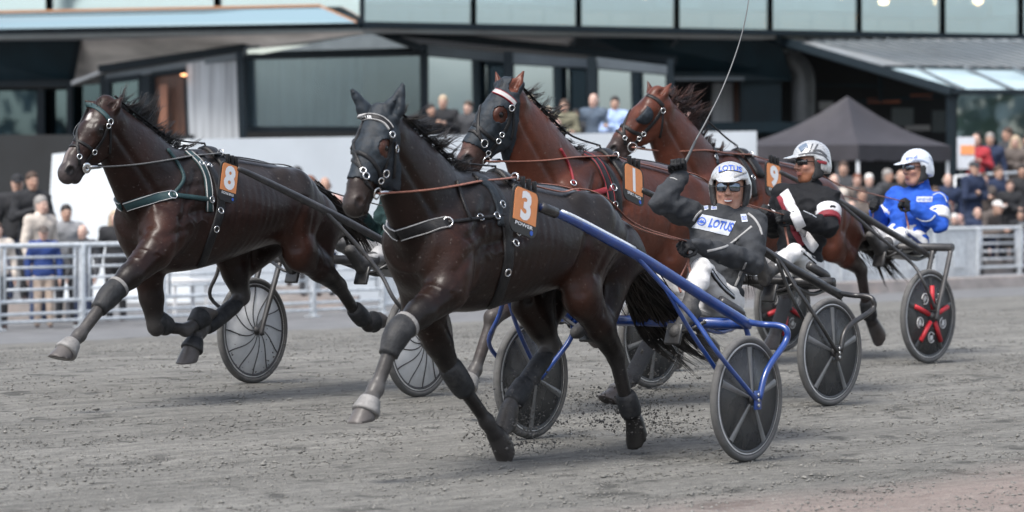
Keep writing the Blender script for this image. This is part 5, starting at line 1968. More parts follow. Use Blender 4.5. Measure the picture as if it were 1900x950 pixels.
def clear_disc_mat(name='clear_wheel_disc', col=(.80, .82, .84), lo=.5, hi=.75):
    m, N, L, b = nodes_of(name)
    out = N['Material Output']
    tr = N.new('ShaderNodeBsdfTransparent')
    mx = N.new('ShaderNodeMixShader')
    tc = N.new('ShaderNodeTexCoord')
    n = N.new('ShaderNodeTexNoise'); n.inputs['Scale'].default_value = 7; n.inputs['Detail'].default_value = 7
    L.new(tc.outputs['Object'], n.inputs['Vector'])
    mr = N.new('ShaderNodeMapRange'); mr.inputs['From Min'].default_value = .35; mr.inputs['From Max'].default_value = .75
    mr.inputs['To Min'].default_value = lo; mr.inputs['To Max'].default_value = hi
    L.new(n.outputs['Fac'], mr.inputs['Value'])
    b.inputs['Base Color'].default_value = (*col, 1); b.inputs['Roughness'].default_value = .35
    L.new(mr.outputs[0], mx.inputs['Fac']); L.new(tr.outputs[0], mx.inputs[1]); L.new(b.outputs[0], mx.inputs[2])
    L.new(mx.outputs[0], out.inputs['Surface'])
    return m


M_CLEAR = clear_disc_mat()
M_SMOKE = clear_disc_mat('smoked_wheel_disc', (.045, .047, .049), .58, .85)


def make_wheel(parent, c, rad, kind, spin=0.0, out=1):
    """wheel about the local y axis; out = which side faces outwards"""
    T = Matrix.Translation(c)
    k = rad / .36
    rt = .021 * k
    prof = [((rad - rt) + rt * math.cos(a), rt * 1.15 * math.sin(a)) for a in [2 * math.pi * i / 12 for i in range(12)]]
    mb = MB(); mb.lathe(prof, 72, T)
    ty = mb.build('tyre', M_TYRE, parent)
    mb = MB()
    r0 = rad - 2 * rt
    mb.lathe([(r0 + .006, -.012), (r0 + .006, .012), (r0 - .012, .017), (r0 - .026, .012), (r0 - .026, -.012), (r0 - .012, -.017)], 72, T)
    rim = mb.build('rim', M_DISC if kind != 'clear' else M_GREYM, ty)
    mb = MB()
    for s in (-1, 1):
        mb.lathe([(r0 + .002, s * .0125), (r0 - .007, s * .0185), (r0 - .007, s * .0165), (r0 + .002, s * .0105)], 72, T)
    mb.build('rim_line', M_RIMLINE, ty)
    mb = MB()
    for s in (-1, 1):
        mb.lathe([(r0 - .02, s * .012), (.06, s * .036), (.03, s * .040), (.03, s * .037), (.06, s * .033), (r0 - .02, s * .009)], 72, T)
    mb.build('disc', M_CLEAR if kind == 'clear' else M_SMOKE, parent)
    mb = MB(); mb.lathe([(.001, -.062), (.018, -.062), (.02, -.05), (.032, -.045), (.032, .045), (.02, .05), (.018, .062), (.001, .062)], 24, T)
    mb.build('hub', M_BOLT if kind == 'x' else M_GREYM, parent)

    def radial(a0, r_in, r_out, w_in, w_out, s, y_in=.037, y_out=.0135, bow=0.0, n=8, h=.006):
        vs, fs = [], []
        for i in range(n + 1):
            t = i / n
            r = r_in + (r_out - r_in) * t
            a = a0 + bow * math.sin(t * math.pi * .5)
            w = w_in + (w_out - w_in) * t
            y = s * (y_in + (y_out - y_in) * t)
            d = Vector((math.cos(a), 0, math.sin(a))); q = Vector((-math.sin(a), 0, math.cos(a)))
            for (dw, dy) in ((-1, -.004), (-.5, h), (.5, h), (1, -.004)):
                vs.append(Vector(c) + d * r + q * dw * w + Vector((0, y + s * dy, 0)))
        for i in range(n):
            for j in range(3):
                fs.append((i * 4 + j, i * 4 + j + 1, i * 4 + 5 + j, i * 4 + 4 + j))
        return vs, fs
    sides = (-1, 1)
    if kind == 'clear':
        for i in range(12):
            mb = MB()
            for s in sides:
                v, f = radial(spin + i * math.pi / 6, .035, r0 - .02, .006, .006, s, bow=.62, n=12, h=.003)
                mb.add(v, f, True)
            mb.build('spoke', M_GREYM, parent)
    else:
        for i in range(5):
            mb = MB()
            for s in sides:
                v, f = radial(spin + i * 2 * math.pi / 5, .04, r0 - .022, .012, .026, s)
                mb.add(v, f, True)
            mb.build('spoke', M_DISC2 if kind == 'plain' else M_DISC, parent)
        if kind == 'red':
            for i in range(5):
                a = spin + i * 2 * math.pi / 5
                mb = MB()
                for s in sides:
                    d = Vector((math.cos(a), 0, math.sin(a)))
                    mb.tube([Vector(c) + d * .055 + Vector((0, s * .043, 0)), Vector(c) + d * .245 + Vector((0, s * .030, 0))], .0195, 10)
                mb.build('red_cover', M_REDTUBE, parent)
                a2 = a + math.pi / 5
                mb = MB()
                cc = Vector(c) + Vector((math.cos(a2), 0, math.sin(a2))) * .17
                for s in sides:
                    y = s * .0345
                    mb.tube([cc + Vector((.042 * math.cos(q), y, .042 * math.sin(q))) for q in [R(-60 + 300 * j / 20) + a2 for j in range(21)]], .0048, 5)
                    pts = []
                    for j in range(22):                      # leaf-like emblem
                        q = a2 + 2 * math.pi * j / 22
                        rr = (.030 if j % 2 == 0 else .015) * (1.0 if j not in (9, 10, 11, 12, 13) else .6)
                        pts.append((rr * math.cos(q), rr * math.sin(q)))
                    flat_poly(mb, pts, lambda x, yy, z: cc + Vector((x, y + s * z, yy)), -.004, .003)
                mb.build('emblem', M_RIMLINE, parent)


def sulky(k, rig, rad, track, style, mt, label, wheel, seat_x=-.75, arms=None):
    root = empty('sulky', rig.o, rig.rz, label, 'sulky', 'two wheeled racing sulkies')
    H = HORSES[k]
    hy = track / 2
    zl = rig.gz(0, hy) + rad; zr = rig.gz(0, -hy) + rad
    wl = empty('wheel', (0, 0, 0)); wl.parent = root
    make_wheel(wl, Vector((0, hy, zl)), rad, wheel, .35, 1)
    wr = empty('wheel', (0, 0, 0)); wr.parent = root
    make_wheel(wr, Vector((0, -hy, zr)), rad, wheel, 1.0, -1)
    p = rig.p
    bx, bz = arms['beam']
    for s in (1, -1):
        zw = zl if s > 0 else zr
        sh = [Vector((q.x, q.y * s, q.z)) for q in [p(*w) for w in arms['shaft']]]
        hub = Vector((0, s * hy, zw))
        mb = MB()
        path = spline(sh, 6)
        r_ = arms.get('r', .029)
        m = len(path)
        mb.tube(path, [r_ * (.62 + .38 * min(1, i / (m * .45))) for i in range(m)], 12)
        sft = mb.build('shaft', mt, root)
        if k == '3':
            # white strip painting the highlight along the shaft's upper side, tip cover
            mb = MB()
            i0, i1 = int(m * .30), int(m * .58)
            mb.tube([q + Vector((0, s * r_ * .30, r_ * .62)) for q in path[int(m * .16):i1]], [r_ * (.62 + .38 * min(1, i / (m * .45))) * .5 for i in range(int(m * .16), i1)], 10)
            mb.build('shaft_highlight', M_HILIGHT, sft)
            mb = MB(); mb.tube(path[:int(m * .13)], .030, 12)
            mb.build('shaft_sleeve', M_BLACKM, sft)
        mb = MB()
        if style == 'arch':
            end = path[-1]
            yo = s * (hy + .085)
            arch = [end + (path[-3] - end) * .3, Vector((end.x - .05, s * (hy - .06), end.z + .0)), Vector((end.x - .07, s * (hy + .03), end.z - .005)), Vector((end.x - .075, yo, end.z - .03)), Vector((end.x - .06, yo, end.z - .10)),
                    Vector((-.10, yo - s * .01, zw + .16)), Vector((-.015, s * (hy + .075), zw + .0))]
            mb.tube(spline(arch, 6), .019, 10)
            mb.build('wheel_arch', mt, root)
            mb = MB()
            fr = [path[int(m * .52)]] + [Vector((q.x, q.y * s, q.z)) for q in [p(*w) for w in arms['fork']]] + [Vector((.02, s * (hy + .075), zw + .0))]
            mb.tube(spline(fr, 6), .0135, 10)
            mb.build('fork', mt, root)
            mb = MB()
            inn = [fr[1], fr[1].lerp(Vector((.03, s * (hy - .075), zw)), .5) + Vector((.05, 0, .04)), Vector((.0, s * (hy - .07), zw))]
            mb.tube(spline(inn, 6), .013, 10)
            inn = [end + Vector((-.0, -s * .02, 0)), Vector((end.x + .0, s * (hy - .13), end.z - .12)), Vector((.0, s * (hy - .07), zw))]
            mb.tube(spline(inn, 6), .016, 10)
            mb.build('inner_fork', mt, root)
            mb = MB()                                   # hub plate with bolts
            mb.box((0, s * (hy + .075), zw - .005), (.07, .012, .11), bevel=.02)
            pl = mb.build('hub_plate', mt, root)
            mb = MB()
            for dz in (.03, -.0, -.03):
                mb.lathe([(.001, 0), (.011, 0), (.011, .006), (.001, .008)], 10, Matrix.Translation((0, s * (hy + .08), zw + dz - .005)) @ Matrix.Rotation(0 if s > 0 else math.pi, 4, 'X'))
            mb.build('bolt', M_BOLT, pl)
        else:
            top = Vector((bx, s * (hy + .09), bz))
            for yy, nm in ((hy + .085, 'outer_fork'), (hy - .085, 'inner_fork')):
                mb = MB()
                mb.tube(spline([Vector((bx, s * yy, bz - .01)), Vector((bx * .6, s * yy, (bz + zw) / 2 + .05)), Vector((0, s * yy, zw + .02)), Vector((0.0, s * yy, zw - .03))], 5), [.022] * 8 + [.020] * 8, 10, flat=.75)
                mb.build(nm, mt, root)
            mb = MB()
            fr = [path[int(m * arms.get('brace_at', .55))]] + [Vector((q.x, q.y * s, q.z)) for q in [p(*w) for w in arms['fork']]] + [Vector((.03, s * (hy + .085), zw + .06))]
            mb.tube(spline(fr, 6), .0135, 10)
            mb.build('fork', mt, root)
    # cross beam
    mb = MB()
    yb = (hy + .10) if style == 'beam' else arms['beam_half']
    mb.tube([Vector((bx, -yb, bz)), Vector((bx, 0, bz + .0)), Vector((bx, yb, bz))], .032, 12)
    mb.build('cross_beam', mt, root)
    # seat carried behind the beam on two bent tubes
    sz = arms['seat_z']
    mb = MB()
    for s in (1, -1):
        mb = MB()
        mb.tube(spline([Vector((bx + .02, s * .17, bz)), Vector((bx - .14, s * .17, bz - .03)), Vector((seat_x + .1, s * .15, sz - .09)), Vector((seat_x - .1, s * .13, sz - .07))], 5), .016, 8)
        mb.build('seat_tube', mt, root)
    mb = MB(); mb.box((seat_x, 0, sz - .03), (.34, .40, .055), bevel=.025)
    mb.build('seat', M_SEAT, root)
    # foot rests on the shafts
    for s in (1, -1):
        f = arms['foot']
        mb = MB()
        mb.box((f[0] + .075, s * f[1], f[2] - .055), (.025, .11, .13), Matrix.Rotation(R(-20), 4, 'Y'), bevel=.01)
        mb.tube([Vector((f[0] + .07, s * f[1], f[2] - .05)), Vector((f[0] + .06, s * (f[1] + .1), f[2] - .03)), Vector((f[0] + .05, s * (arms['foot_y']), f[2] + .02))], .011, 8)
        mb.build('foot_rest', M_BLACKM, root)
    # damper tube lying under the left shaft
    if style == 'arch':
        for s in (1, -1):
            e = Vector((arms['damper'][0], s * arms['damper'][1], arms['damper'][2]))
            mb = MB(); mb.tube([e + Vector((.16, -s * .03, .075)), e + Vector((.02, 0, .01)), e, e + Vector((-.02, 0, -.008)), e + Vector((-.021, 0, -.008)), e + Vector((-.05, 0, -.02))], [.03, .033, .033, .028, .013, .013], 14)
            mb.build('damper', M_BLACKM, root)
    return root


SULKY_ARMS = {
 '3': dict(shaft=[(1003, 384, .42), (1060, 408, .44), (1130, 445, .46), (1200, 484, .49), (1300, 547, .56), (1388, 602, .63)], fork=[(1235, 535, .56), (1288, 592, .68), (1332, 655, .80)],
           beam=(-.25, .74), beam_half=.62, seat_z=.76, foot=(-.02, .30, .74), foot_y=.5, damper=(-.33, .50, .80), r=.031),
 '1': dict(shaft=[(1190, 352, .42), (1260, 385, .44), (1330, 420, .46), (1400, 455, .49), (1470, 498, .56), (1560, 548, .63)], fork=[(1440, 478, .56), (1475, 530, .68), (1515, 590, .80)],
           beam=(-.25, .80), beam_half=.62, seat_z=.79, foot=(-.02, .30, .78), foot_y=.5, damper=(-.33, .50, .84), r=.031),
 '9': dict(shaft=[(1445, 318, .42), (1500, 345, .44), (1560, 375, .47), (1640, 424, .52), (1730, 477, .58)], fork=[(1620, 430, .56), (1690, 487, .68), (1712, 520, .80)],
           beam=(-.2, .90), seat_z=.88, foot=(.0, .30, .86), foot_y=.5, brace_at=.45, r=.026),
 '8': dict(shaft=[(440, 312, .42), (480, 330, .44), (560, 369, .46), (640, 409, .50), (720, 452, .56)], fork=[(660, 452, .58), (706, 508, .70), (735, 560, .80)],
           beam=(-.2, .88), seat_z=.86, foot=(.0, .30, .84), foot_y=.5, brace_at=.6, r=.026),
}
SULKIES = {}
SULKIES['3'] = sulky('3', RIG3, .36, 1.52, 'arch', M_BLUE, 'blue racing sulky with grey disc wheels behind the horse with plate 3', 'plain', arms=SULKY_ARMS['3'])
SULKIES['1'] = sulky('1', RIG1, .368, 1.52, 'arch', M_BLACKM, 'black racing sulky with arched forks behind the horse with plate 1', 'plain', arms=SULKY_ARMS['1'])
SULKIES['9'] = sulky('9', RIG9, .378, 1.44, 'beam', M_GREYM, 'dark racing sulky with red spoked disc wheels carrying the driver in blue', 'red', arms=SULKY_ARMS['9'])
SULKIES['8'] = sulky('8', RIG8, .368, 1.44, 'beam', M_GREYM, 'dark racing sulky with clear curved spoke wheels behind the horse with plate 8', 'clear', arms=SULKY_ARMS['8'])
# ------------------------------------------------------------------ people
def skin_mat():
    m, N, L, b = nodes_of('skin')
    at = N.new('ShaderNodeVertexColor'); at.layer_name = 'col'
    tc = N.new('ShaderNodeTexCoord')
    n = N.new('ShaderNodeTexNoise'); n.inputs['Scale'].default_value = 45; n.inputs['Detail'].default_value = 4
    L.new(tc.outputs['Object'], n.inputs['Vector'])
    mr = N.new('ShaderNodeMapRange'); mr.inputs['To Min'].default_value = .8; mr.inputs['To Max'].default_value = 1.2
    L.new(n.outputs['Fac'], mr.inputs['Value'])
    vm = N.new('ShaderNodeVectorMath'); vm.operation = 'SCALE'
    L.new(at.outputs['Color'], vm.inputs[0]); L.new(mr.outputs[0], vm.inputs['Scale'])
    L.new(vm.outputs[0], b.inputs['Base Color'])
    b.inputs['Roughness'].default_value = .5; b.inputs['Specular IOR Level'].default_value = .35
    b.inputs['Subsurface Weight'].default_value = .08; b.inputs['Subsurface Radius'].default_value = (.01, .004, .002)
    return m


M_SKIN = skin_mat()


def cloth(name, col, **k):
    a = dict(rough=.8, spec=.2, noise_scale=14, noise_amt=.18, bump=.9, bump_scale=18)
    a.update(k)
    return mat(name, col, **a)


def ori(f, u=(0, 0, 1)):
    """3x3 columns: forward, left, up"""
    f = np.array(f, float); f /= np.linalg.norm(f)
    l = np.cross(np.array(u, float), f); l /= np.linalg.norm(l)
    return np.stack([f, l, np.cross(f, l)], 1)


def head_sdf(f, c, O, sc=1.0, fat=1.0):
    """head with a face around centre c; O = columns forward, left, up"""
    P = lambda x, y, z: c + (O @ np.array((x, y, z))) * sc
    r = lambda *q: [v * sc for v in q]
    rot = O
    f.ell(P(-.012, 0, .035), r(.098, .076 * fat, .093), .02, rot=rot)
    f.ell(P(.018, 0, -.035), r(.070, .062 * fat, .085), .03, rot=rot)
    f.cone(P(.045, .022, -.098), P(.045, -.022, -.098), .026 * sc, .026 * sc, .03)          # chin
    for s in (1, -1):
        f.cone(P(-.01, s * .052 * fat, -.04), P(.035, s * .028, -.092), .022 * sc, .02 * sc, .025)  # jaw line
        f.ell(P(.062, s * .038 * fat, -.022), r(.024, .022, .02), .02, rot=rot)              # cheek
        f.cone(P(.086, s * .012, .024), P(.072, s * .05, .026), .010 * sc, .009 * sc, .014)     # brow
        f.ell(P(.083, s * .031, .006), r(.014, .015, .010), .012, rot=rot, mode='sub')        # socket
        f.ell(P(.070, s * .031, .006), r(.013, .013, .012), .004, rot=rot)                   # eyeball
        f.ell(P(-.012, s * .078 * fat, .0), r(.022, .010, .032), .008, rot=rot)              # ear
        f.ell(P(.098, s * .012, -.03), r(.011, .009, .008), .008, rot=rot)                    # nostril wing
    f.cone(P(.088, 0, .014), P(.112, 0, -.024), .009 * sc, .0125 * sc, .012)                 # nose
    f.ell(P(.087, 0, -.058), r(.014, .024, .0075), .008, rot=rot)                              # lips
    f.ell(P(.085, 0, -.071), r(.013, .02, .0075), .008, rot=rot)
    f.cone(P(.102, -.018, -.0648), P(.102, .018, -.0648), .003 * sc, .003 * sc, .003, mode='sub')
    return P


def face_paint(c, O, skin, lips=(.30, .11, .09), stubble=None, eyes=True, sc=1.0):
    skin = np.array(skin, float)

    def fn(V):
        C = np.repeat(skin[None], len(V), 0)
        q = ((V - c) / sc) @ O
        def mixin(col, w):
            C[:] = C * (1 - w[:, None]) + np.array(col)[None] * w[:, None]
        near = np.linalg.norm(q, axis=1) < .16
        mixin(skin * np.array((1.08, .88, .86)), near * sstep(.04, .01, np.linalg.norm((q - (.075, .04, -.03)) * (1, 1, 1), axis=1)) * .5)
        mixin(skin * np.array((1.08, .88, .86)), near * sstep(.04, .01, np.linalg.norm((q - (.075, -.04, -.03)) * (1, 1, 1), axis=1)) * .5)
        if stubble is not None:
            w = near * sstep(-.045, -.065, q[:, 2]) * sstep(-.01, .02, q[:, 0])
            w = np.maximum(w, near * sstep(.03, .02, np.abs(q[:, 1])) * sstep(-.035, -.044, q[:, 2]) * (q[:, 0] > .06))
            mixin(stubble[0], w * stubble[1])
        lp = near * sstep(1.25, .85, np.linalg.norm((q - (.095, 0, -.0645)) / (.03, .027, .014), axis=1)) * (q[:, 0] > .07)
        mixin(lips, lp * .8)
        if eyes:
            for s in (1, -1):
                e = np.linalg.norm((q - (.083, s * .031, .006)) / (.02, .012, .0065), axis=1)
                mixin((.5, .48, .45), near * sstep(1.1, .9, e))
                e = np.linalg.norm((q - (.084, s * .031, .006))[:, 1:], axis=1)
                mixin((.02, .014, .01), near * sstep(.0065, .005, e) * (q[:, 0] > .06))
                e = np.linalg.norm((q - (.088, s * .032, .027)) / (.03, .021, .005), axis=1)
                mixin(skin * .3, near * sstep(1.2, .7, e) * .7)
        return C
    return fn


def hand_sdf(f, wrist, d, pn, side, curl=1.0, sc=1.0, k=.005):
    """hand: wrist point, d = direction along the palm, pn = direction the palm faces, side = +1 thumb on the (d x pn) side"""
    d = np.array(d, float); d /= np.linalg.norm(d)
    pn = np.array(pn, float); pn -= d * pn.dot(d); pn /= np.linalg.norm(pn)
    t = np.cross(d, pn) * side                     # towards the thumb
    W = np.array(wrist, float)
    f.cone(W - d * .02 * sc, W + d * .02 * sc, .026 * sc, .028 * sc, .01)
    rot = np.stack([d, t, pn], 1)
    f.ell(W + d * .052 * sc, (.052 * sc, .043 * sc, .019 * sc), .01, rot=rot)
    f.ell(W + d * .075 * sc, (.03 * sc, .043 * sc, .017 * sc), .01, rot=rot)
    L = [(.030, .044, .024, .021), (.010, .048, .028, .022), (-.011, .045, .026, .021), (-.031, .036, .020, .018)]
    for off, a, b, c in L:
        p = W + d * .088 * sc + t * off * sc
        ang = 0.0
        for i, ln in enumerate((a, b, c)):
            ang += (R(70), R(80), R(55))[i] * curl
            dd = d * math.cos(ang) + pn * math.sin(ang) + t * off * .6 * (1 - curl)
            q = p + dd * ln * sc
            rr = (.0105, .0098, .0086)[i] * sc
            f.cone(p, q, rr * 1.04, rr, k)
            p = q
    p0 = W + d * .022 * sc + t * .030 * sc + pn * .006 * sc
    p1 = p0 + (d * .55 + t * .55 + pn * .35) * .040 * sc
    p2 = p1 + (d * .75 + t * (-.25 * curl + .2) + pn * (.55 * curl)) * .034 * sc
    p3 = p2 + (d * .55 - t * .6 * curl + pn * (.45 * curl)) * .026 * sc
    f.cone(p0, p1, .014 * sc, .0118 * sc, .008); f.cone(p1, p2, .0115 * sc, .0105 * sc, k); f.cone(p2, p3, .0105 * sc, .0088 * sc, k)


def wrinkle(o, amp=.006, sc=9.0, st=(1, 1, 1), seed=0.0):
    me = o.data
    n = len(me.vertices)
    nr = [v.normal.copy() for v in me.vertices]
    for v, nn in zip(me.vertices, nr):
        q = Vector((v.co.x * st[0], v.co.y * st[1], v.co.z * st[2])) * sc + Vector((seed, seed * 2, 0))
        a = 1 - abs(noise.noise(q)) * 2.2
        b = noise.noise(q * 2.3)
        v.co += nn * (a * amp * .6 + b * amp * .5)


def decal(parent, name, m, bvh, rig, geo, corners, lift=.004):
    """flat artwork (unit square, x to the right, y up) laid on a surface between four picture corners tl,tr,br,bl"""
    v, f = geo
    tl, tr, br, bl = [Vector((x, y, 0)) for x, y in corners]
    V, ok = [], []
    last = None
    for a, b in v:
        s, t = a + .5, b + .5
        q = (bl * (1 - s) + br * s) * (1 - t) + (tl * (1 - s) + tr * s) * t
        r = bvh.ray_cast(rig.camp, rig.dir(q.x, q.y))
        if r[0] is not None:
            last = r[0] + r[1] * lift; V.append(last); ok.append(True)
        else:
            V.append(last or Vector((0, 0, 0))); ok.append(False)
    F = [q for q in f if all(ok[i] for i in q)]
    if not F: return None
    return mesh_obj(name, V, F, m, parent, smooth=False)


def grid_geo(n=10, m=6):
    v = [((i / n) - .5, (j / m) - .5) for j in range(m + 1) for i in range(n + 1)]
    f = [(j * (n + 1) + i, j * (n + 1) + i + 1, (j + 1) * (n + 1) + i + 1, (j + 1) * (n + 1) + i) for j in range(m) for i in range(n)]
    return np.array(v), f


def word_geo(s, bold=.02, cuts=1):
    v, f, sz = text_geo(s, bold)
    v, f = subdivide_geo(v, f, cuts)
    return v / sz, f


M_LENS = mat('mirror_lens', (.16, .19, .23), .08, metal=.9, noise_amt=.05)
M_LENSD = mat('dark_lens', (.01, .01, .012), .06, metal=.0, spec=.8, noise_amt=.05)
M_HELM = mat('white_helmet', (.54, .58, .64), .25, coat=.4, noise_scale=8, noise_amt=.06, dirt=(.3, .3, .3), dirt_amt=.3, dirt_scale=30)
M_HELMS = mat('silver_helmet', (.42, .43, .44), .28, coat=.4, metal=.25, noise_scale=60, noise_amt=.12, dirt=(.2, .2, .21), dirt_amt=.3, dirt_scale=45)
M_PAD = mat('helmet_padding', (.025, .026, .028), .8, noise_scale=40, bump=.3, bump_scale=90)
M_GLOVE = mat('black_glove', (.010, .011, .013), .7, spec=.2, noise_scale=40, noise_amt=.3, bump=.4, bump_scale=90, dirt=(.07, .07, .07), dirt_amt=.4, dirt_scale=25)
M_BOOT = mat('dusty_boot', (.035, .034, .034), .65, noise_scale=20, noise_amt=.3, bump=.4, bump_scale=60, dirt=(.14, .13, .12), dirt_amt=.6, dirt_scale=12)
M_WPANT = mat('white_breeches', (.54, .54, .54), .75, noise_scale=9, noise_amt=.15, bump=.3, bump_scale=30, dirt=(.16, .15, .145), dirt_amt=.75, dirt_scale=7)
M_GPANT = mat('muddy_breeches', (.30, .30, .30), .8, noise_scale=9, noise_amt=.25, bump=.4, bump_scale=30, dirt=(.08, .075, .07), dirt_amt=.85, dirt_scale=6)


def driver(rig, J, look, label, jm, pm, hm, skin, helmet=True, stub=None, vox=.009, hs=1.12):
    """a seated sulky driver; J = joints in rig coordinates; look = face direction"""
    A = lambda q: np.array(q, float)
    J = {k: A(v) for k, v in J.items()}
    root = empty('person', rig.o, rig.rz, label, 'person', 'harness racing drivers')
    allp = np.array(list(J.values()))
    lo, hi = allp.min(0) - .26, allp.max(0) + .26
    pel, nk, hd = J['pelvis'], J['neck'], J['head']
    O = ori(look)
    up = (nk - pel) / np.linalg.norm(nk - pel)
    fwd = np.array((1, 0, 0)) - up * up[0]; fwd /= np.linalg.norm(fwd)
    sh = (J['sh_l'] + J['sh_r']) / 2
    lat = (J['sh_l'] - J['sh_r']); lat /= np.linalg.norm(lat)
    # torso faces across the shoulder line
    tf = np.cross(lat, up); tf /= np.linalg.norm(tf)

    def torso(f, g, k=.05):
        w = pel + up * .20
        f.cone(pel - lat * .07, pel + lat * .07, .125 + g, .125 + g, k, flat=(tf, .85))
        f.cone(pel + up * .02, w, .135 + g, .125 + g, k, flat=(tf, .78))
        f.cone(w - lat * .05, sh - up * .10 - lat * .075, .115 + g, .115 + g, k, flat=(tf, .82))
        f.cone(w + lat * .05, sh - up * .10 + lat * .075, .115 + g, .115 + g, k, flat=(tf, .82))
        f.cone(sh - up * .03 - lat * .13, sh - up * .03 + lat * .13, .075 + g, .075 + g, k)
        f.cone(sh - up * .02, nk + up * .02, .075 + g, .056 + g * .8, .04)
        for s_ in (-1, 1): f.cone(sh + lat * s_ * .10 - up * .0, nk - up * .01, .06 + g, .05 + g, .04)

    def arm(f, s, g, k=.03):
        a, e, w = J['sh_' + s], J['el_' + s], J['wr_' + s]
        f.cone(a, a + (e - a) * .5, .068 + g, .055 + g, k); f.cone(a + (e - a) * .5, e, .055 + g, .046 + g, k)
        f.cone(e, e + (w - e) * .35, .046 + g, .045 + g, .02); f.cone(e + (w - e) * .35, w, .045 + g, .03 + g, k)

    def leg(f, s, g, k=.04):
        h, kn, an = J['hip_' + s], J['kn_' + s], J['an_' + s]
        f.cone(h, h + (kn - h) * .5, .095 + g, .078 + g, k); f.cone(h + (kn - h) * .5, kn, .078 + g, .058 + g, k)
        f.cone(kn, kn + (an - kn) * .35, .058 + g, .055 + g, .02); f.cone(kn + (an - kn) * .35, an, .055 + g, .038 + g, k)
    # body, one continuous mesh under the clothes
    f = SDF(lo, hi, vox)
    torso(f, -.022)
    for s in 'lr':
        arm(f, s, -.014); leg(f, s, -.016)
        d = J['wr_' + s] - J['el_' + s]; d /= np.linalg.norm(d)
        f.cone(J['wr_' + s], J['wr_' + s] + A(J.get('hd_' + s, d)) / np.linalg.norm(J.get('hd_' + s, d)) * .05, .018, .012, .01)
        f.cone(J['an_' + s], J['an_' + s] * .6 + J['toe_' + s] * .4, .026, .016, .01)
    f.cone(nk - up * .02, hd - O[:, 2] * .06 - O[:, 0] * .02, .054, .052, .02)
    head_sdf(f, hd, O, hs)
    body = sdf_obj('body', f, M_SKIN, root, face_paint(hd, O, skin, stubble=stub, eyes=False, sc=hs))
    # trousers
    f = SDF(lo, hi, vox)
    f.cone(pel - lat * .07, pel + lat * .07, .135, .135, .05, flat=(tf, .9)); f.cone(pel, pel + up * .14, .14, .13, .05, flat=(tf, .82))
    for s in 'lr': leg(f, s, -.002)
    tr = sdf_obj('breeches', f, pm, root); wrinkle(tr, .011, 7, (1, 1, 1.6), 3)
    # jacket
    f = SDF(lo, hi, vox)
    torso(f, .010)
    f.half(pel + up * .03, -up, .01)
    for s in 'lr': arm(f, s, .014)
    f.cone(nk - up * .01, nk + up * .035, .068, .066, .02)
    jk = sdf_obj('jacket', f, jm, root); wrinkle(jk, .021, 7.0, (1, 1, 1.5), 1)
    # gloves
    for s in 'lr':
        f = SDF(J['wr_' + s] - .17, J['wr_' + s] + .17, .0055)
        d = J.get('hd_' + s, J['wr_' + s] - J['el_' + s])
        hand_sdf(f, J['wr_' + s], d, J['pn_' + s], 1 if s == 'l' else -1, 1.0, 1.08)
        gl = sdf_obj('glove', f, M_GLOVE, root)
        e = J['wr_' + s] - J['el_' + s]; e /= np.linalg.norm(e)
        leg_sleeve(None, J['wr_' + s] - e * .045, J['wr_' + s] + e * .018, .043, .040, M_GLOVE, 'cuff', gl)
    # boots
    for s in 'lr':
        kn, an, toe = J['kn_' + s], J['an_' + s], J['toe_' + s]
        f = SDF(np.minimum(an, toe) - .2, np.maximum(an, toe) + .2, .008)
        u = (kn - an) / np.linalg.norm(kn - an); td = (toe - an) / np.linalg.norm(toe - an)
        sn = np.cross(np.cross(u, td), td); sn /= np.linalg.norm(sn); sn = sn if sn.dot(u) < 0 else -sn     # towards the sole
        heel = an - td * .035 + sn * .05
        f.cone(an + u * .15, an, .052, .045, .03)
        f.cone(an, heel, .045, .038, .03)
        f.cone(an + td * .03 + sn * .02, toe + sn * .035, .045, .034, .03, flat=(sn, .9))
        f.cone(heel, toe + sn * .045, .036, .04, .02)
        f.half(heel + sn * .022, sn, .006)
        f.half(an + u * .15, u, .006)
        sdf_obj('boot', f, M_BOOT, root)
        # gaiter shin pad seam: strap round the ankle
    # helmet
    P = lambda x, y, z: hd + O @ A((x, y, z)) * hs
    if helmet:
        f = SDF(hd - .25, hd + .25, .006)
        f.ell(P(-.012, 0, .042), (.126 * hs, .106 * hs, .108 * hs), .01, rot=O)
        f.cone(P(-.055, .045, -.03), P(-.055, -.045, -.03), .066 * hs, .066 * hs, .05)
        for s in (1, -1): f.cone(P(-.02, s * .080, .02), P(-.025, s * .078, -.03), .032 * hs, .026 * hs, .03)
        f.ell(P(-.008, 0, .03), (.110 * hs, .090 * hs, .099 * hs), .008, rot=O, mode='sub')

        def face_gap(g):
            q = (g - hd) @ O / hs
            return np.maximum(np.maximum(.012 - q[..., 0] - np.clip(q[..., 2] + .02, 0, .1) * -.35, q[..., 2] - .046), -.2 - q[..., 0]) * hs
        f.func(hd - .24, hd + .24, face_gap, .012, 'sub')
        f.half(P(-.05, 0, -.052), -O[:, 2] + O[:, 0] * .25, .01)
        f.cone(P(.078, 0, .052), P(.142, 0, .040), .072 * hs, .056 * hs, .006, flat=(O[:, 2] + O[:, 0] * .14, .10))
        he = sdf_obj('helmet', f, hm, root)
        for s in (1, -1):
            f = SDF(hd - .2, hd + .2, .006)
            f.cone(P(-.012, s * .092, .012), P(-.012, s * .086, -.058), .040 * hs, .032 * hs, .02, flat=(O[:, 1], .55))
            f.cone(P(-.012, s * .086, -.05), P(.022, s * .078, -.085), .026 * hs, .018 * hs, .02, flat=(O[:, 1], .5))
            sdf_obj('ear_pad', f, M_PAD, he)
        mb = MB()
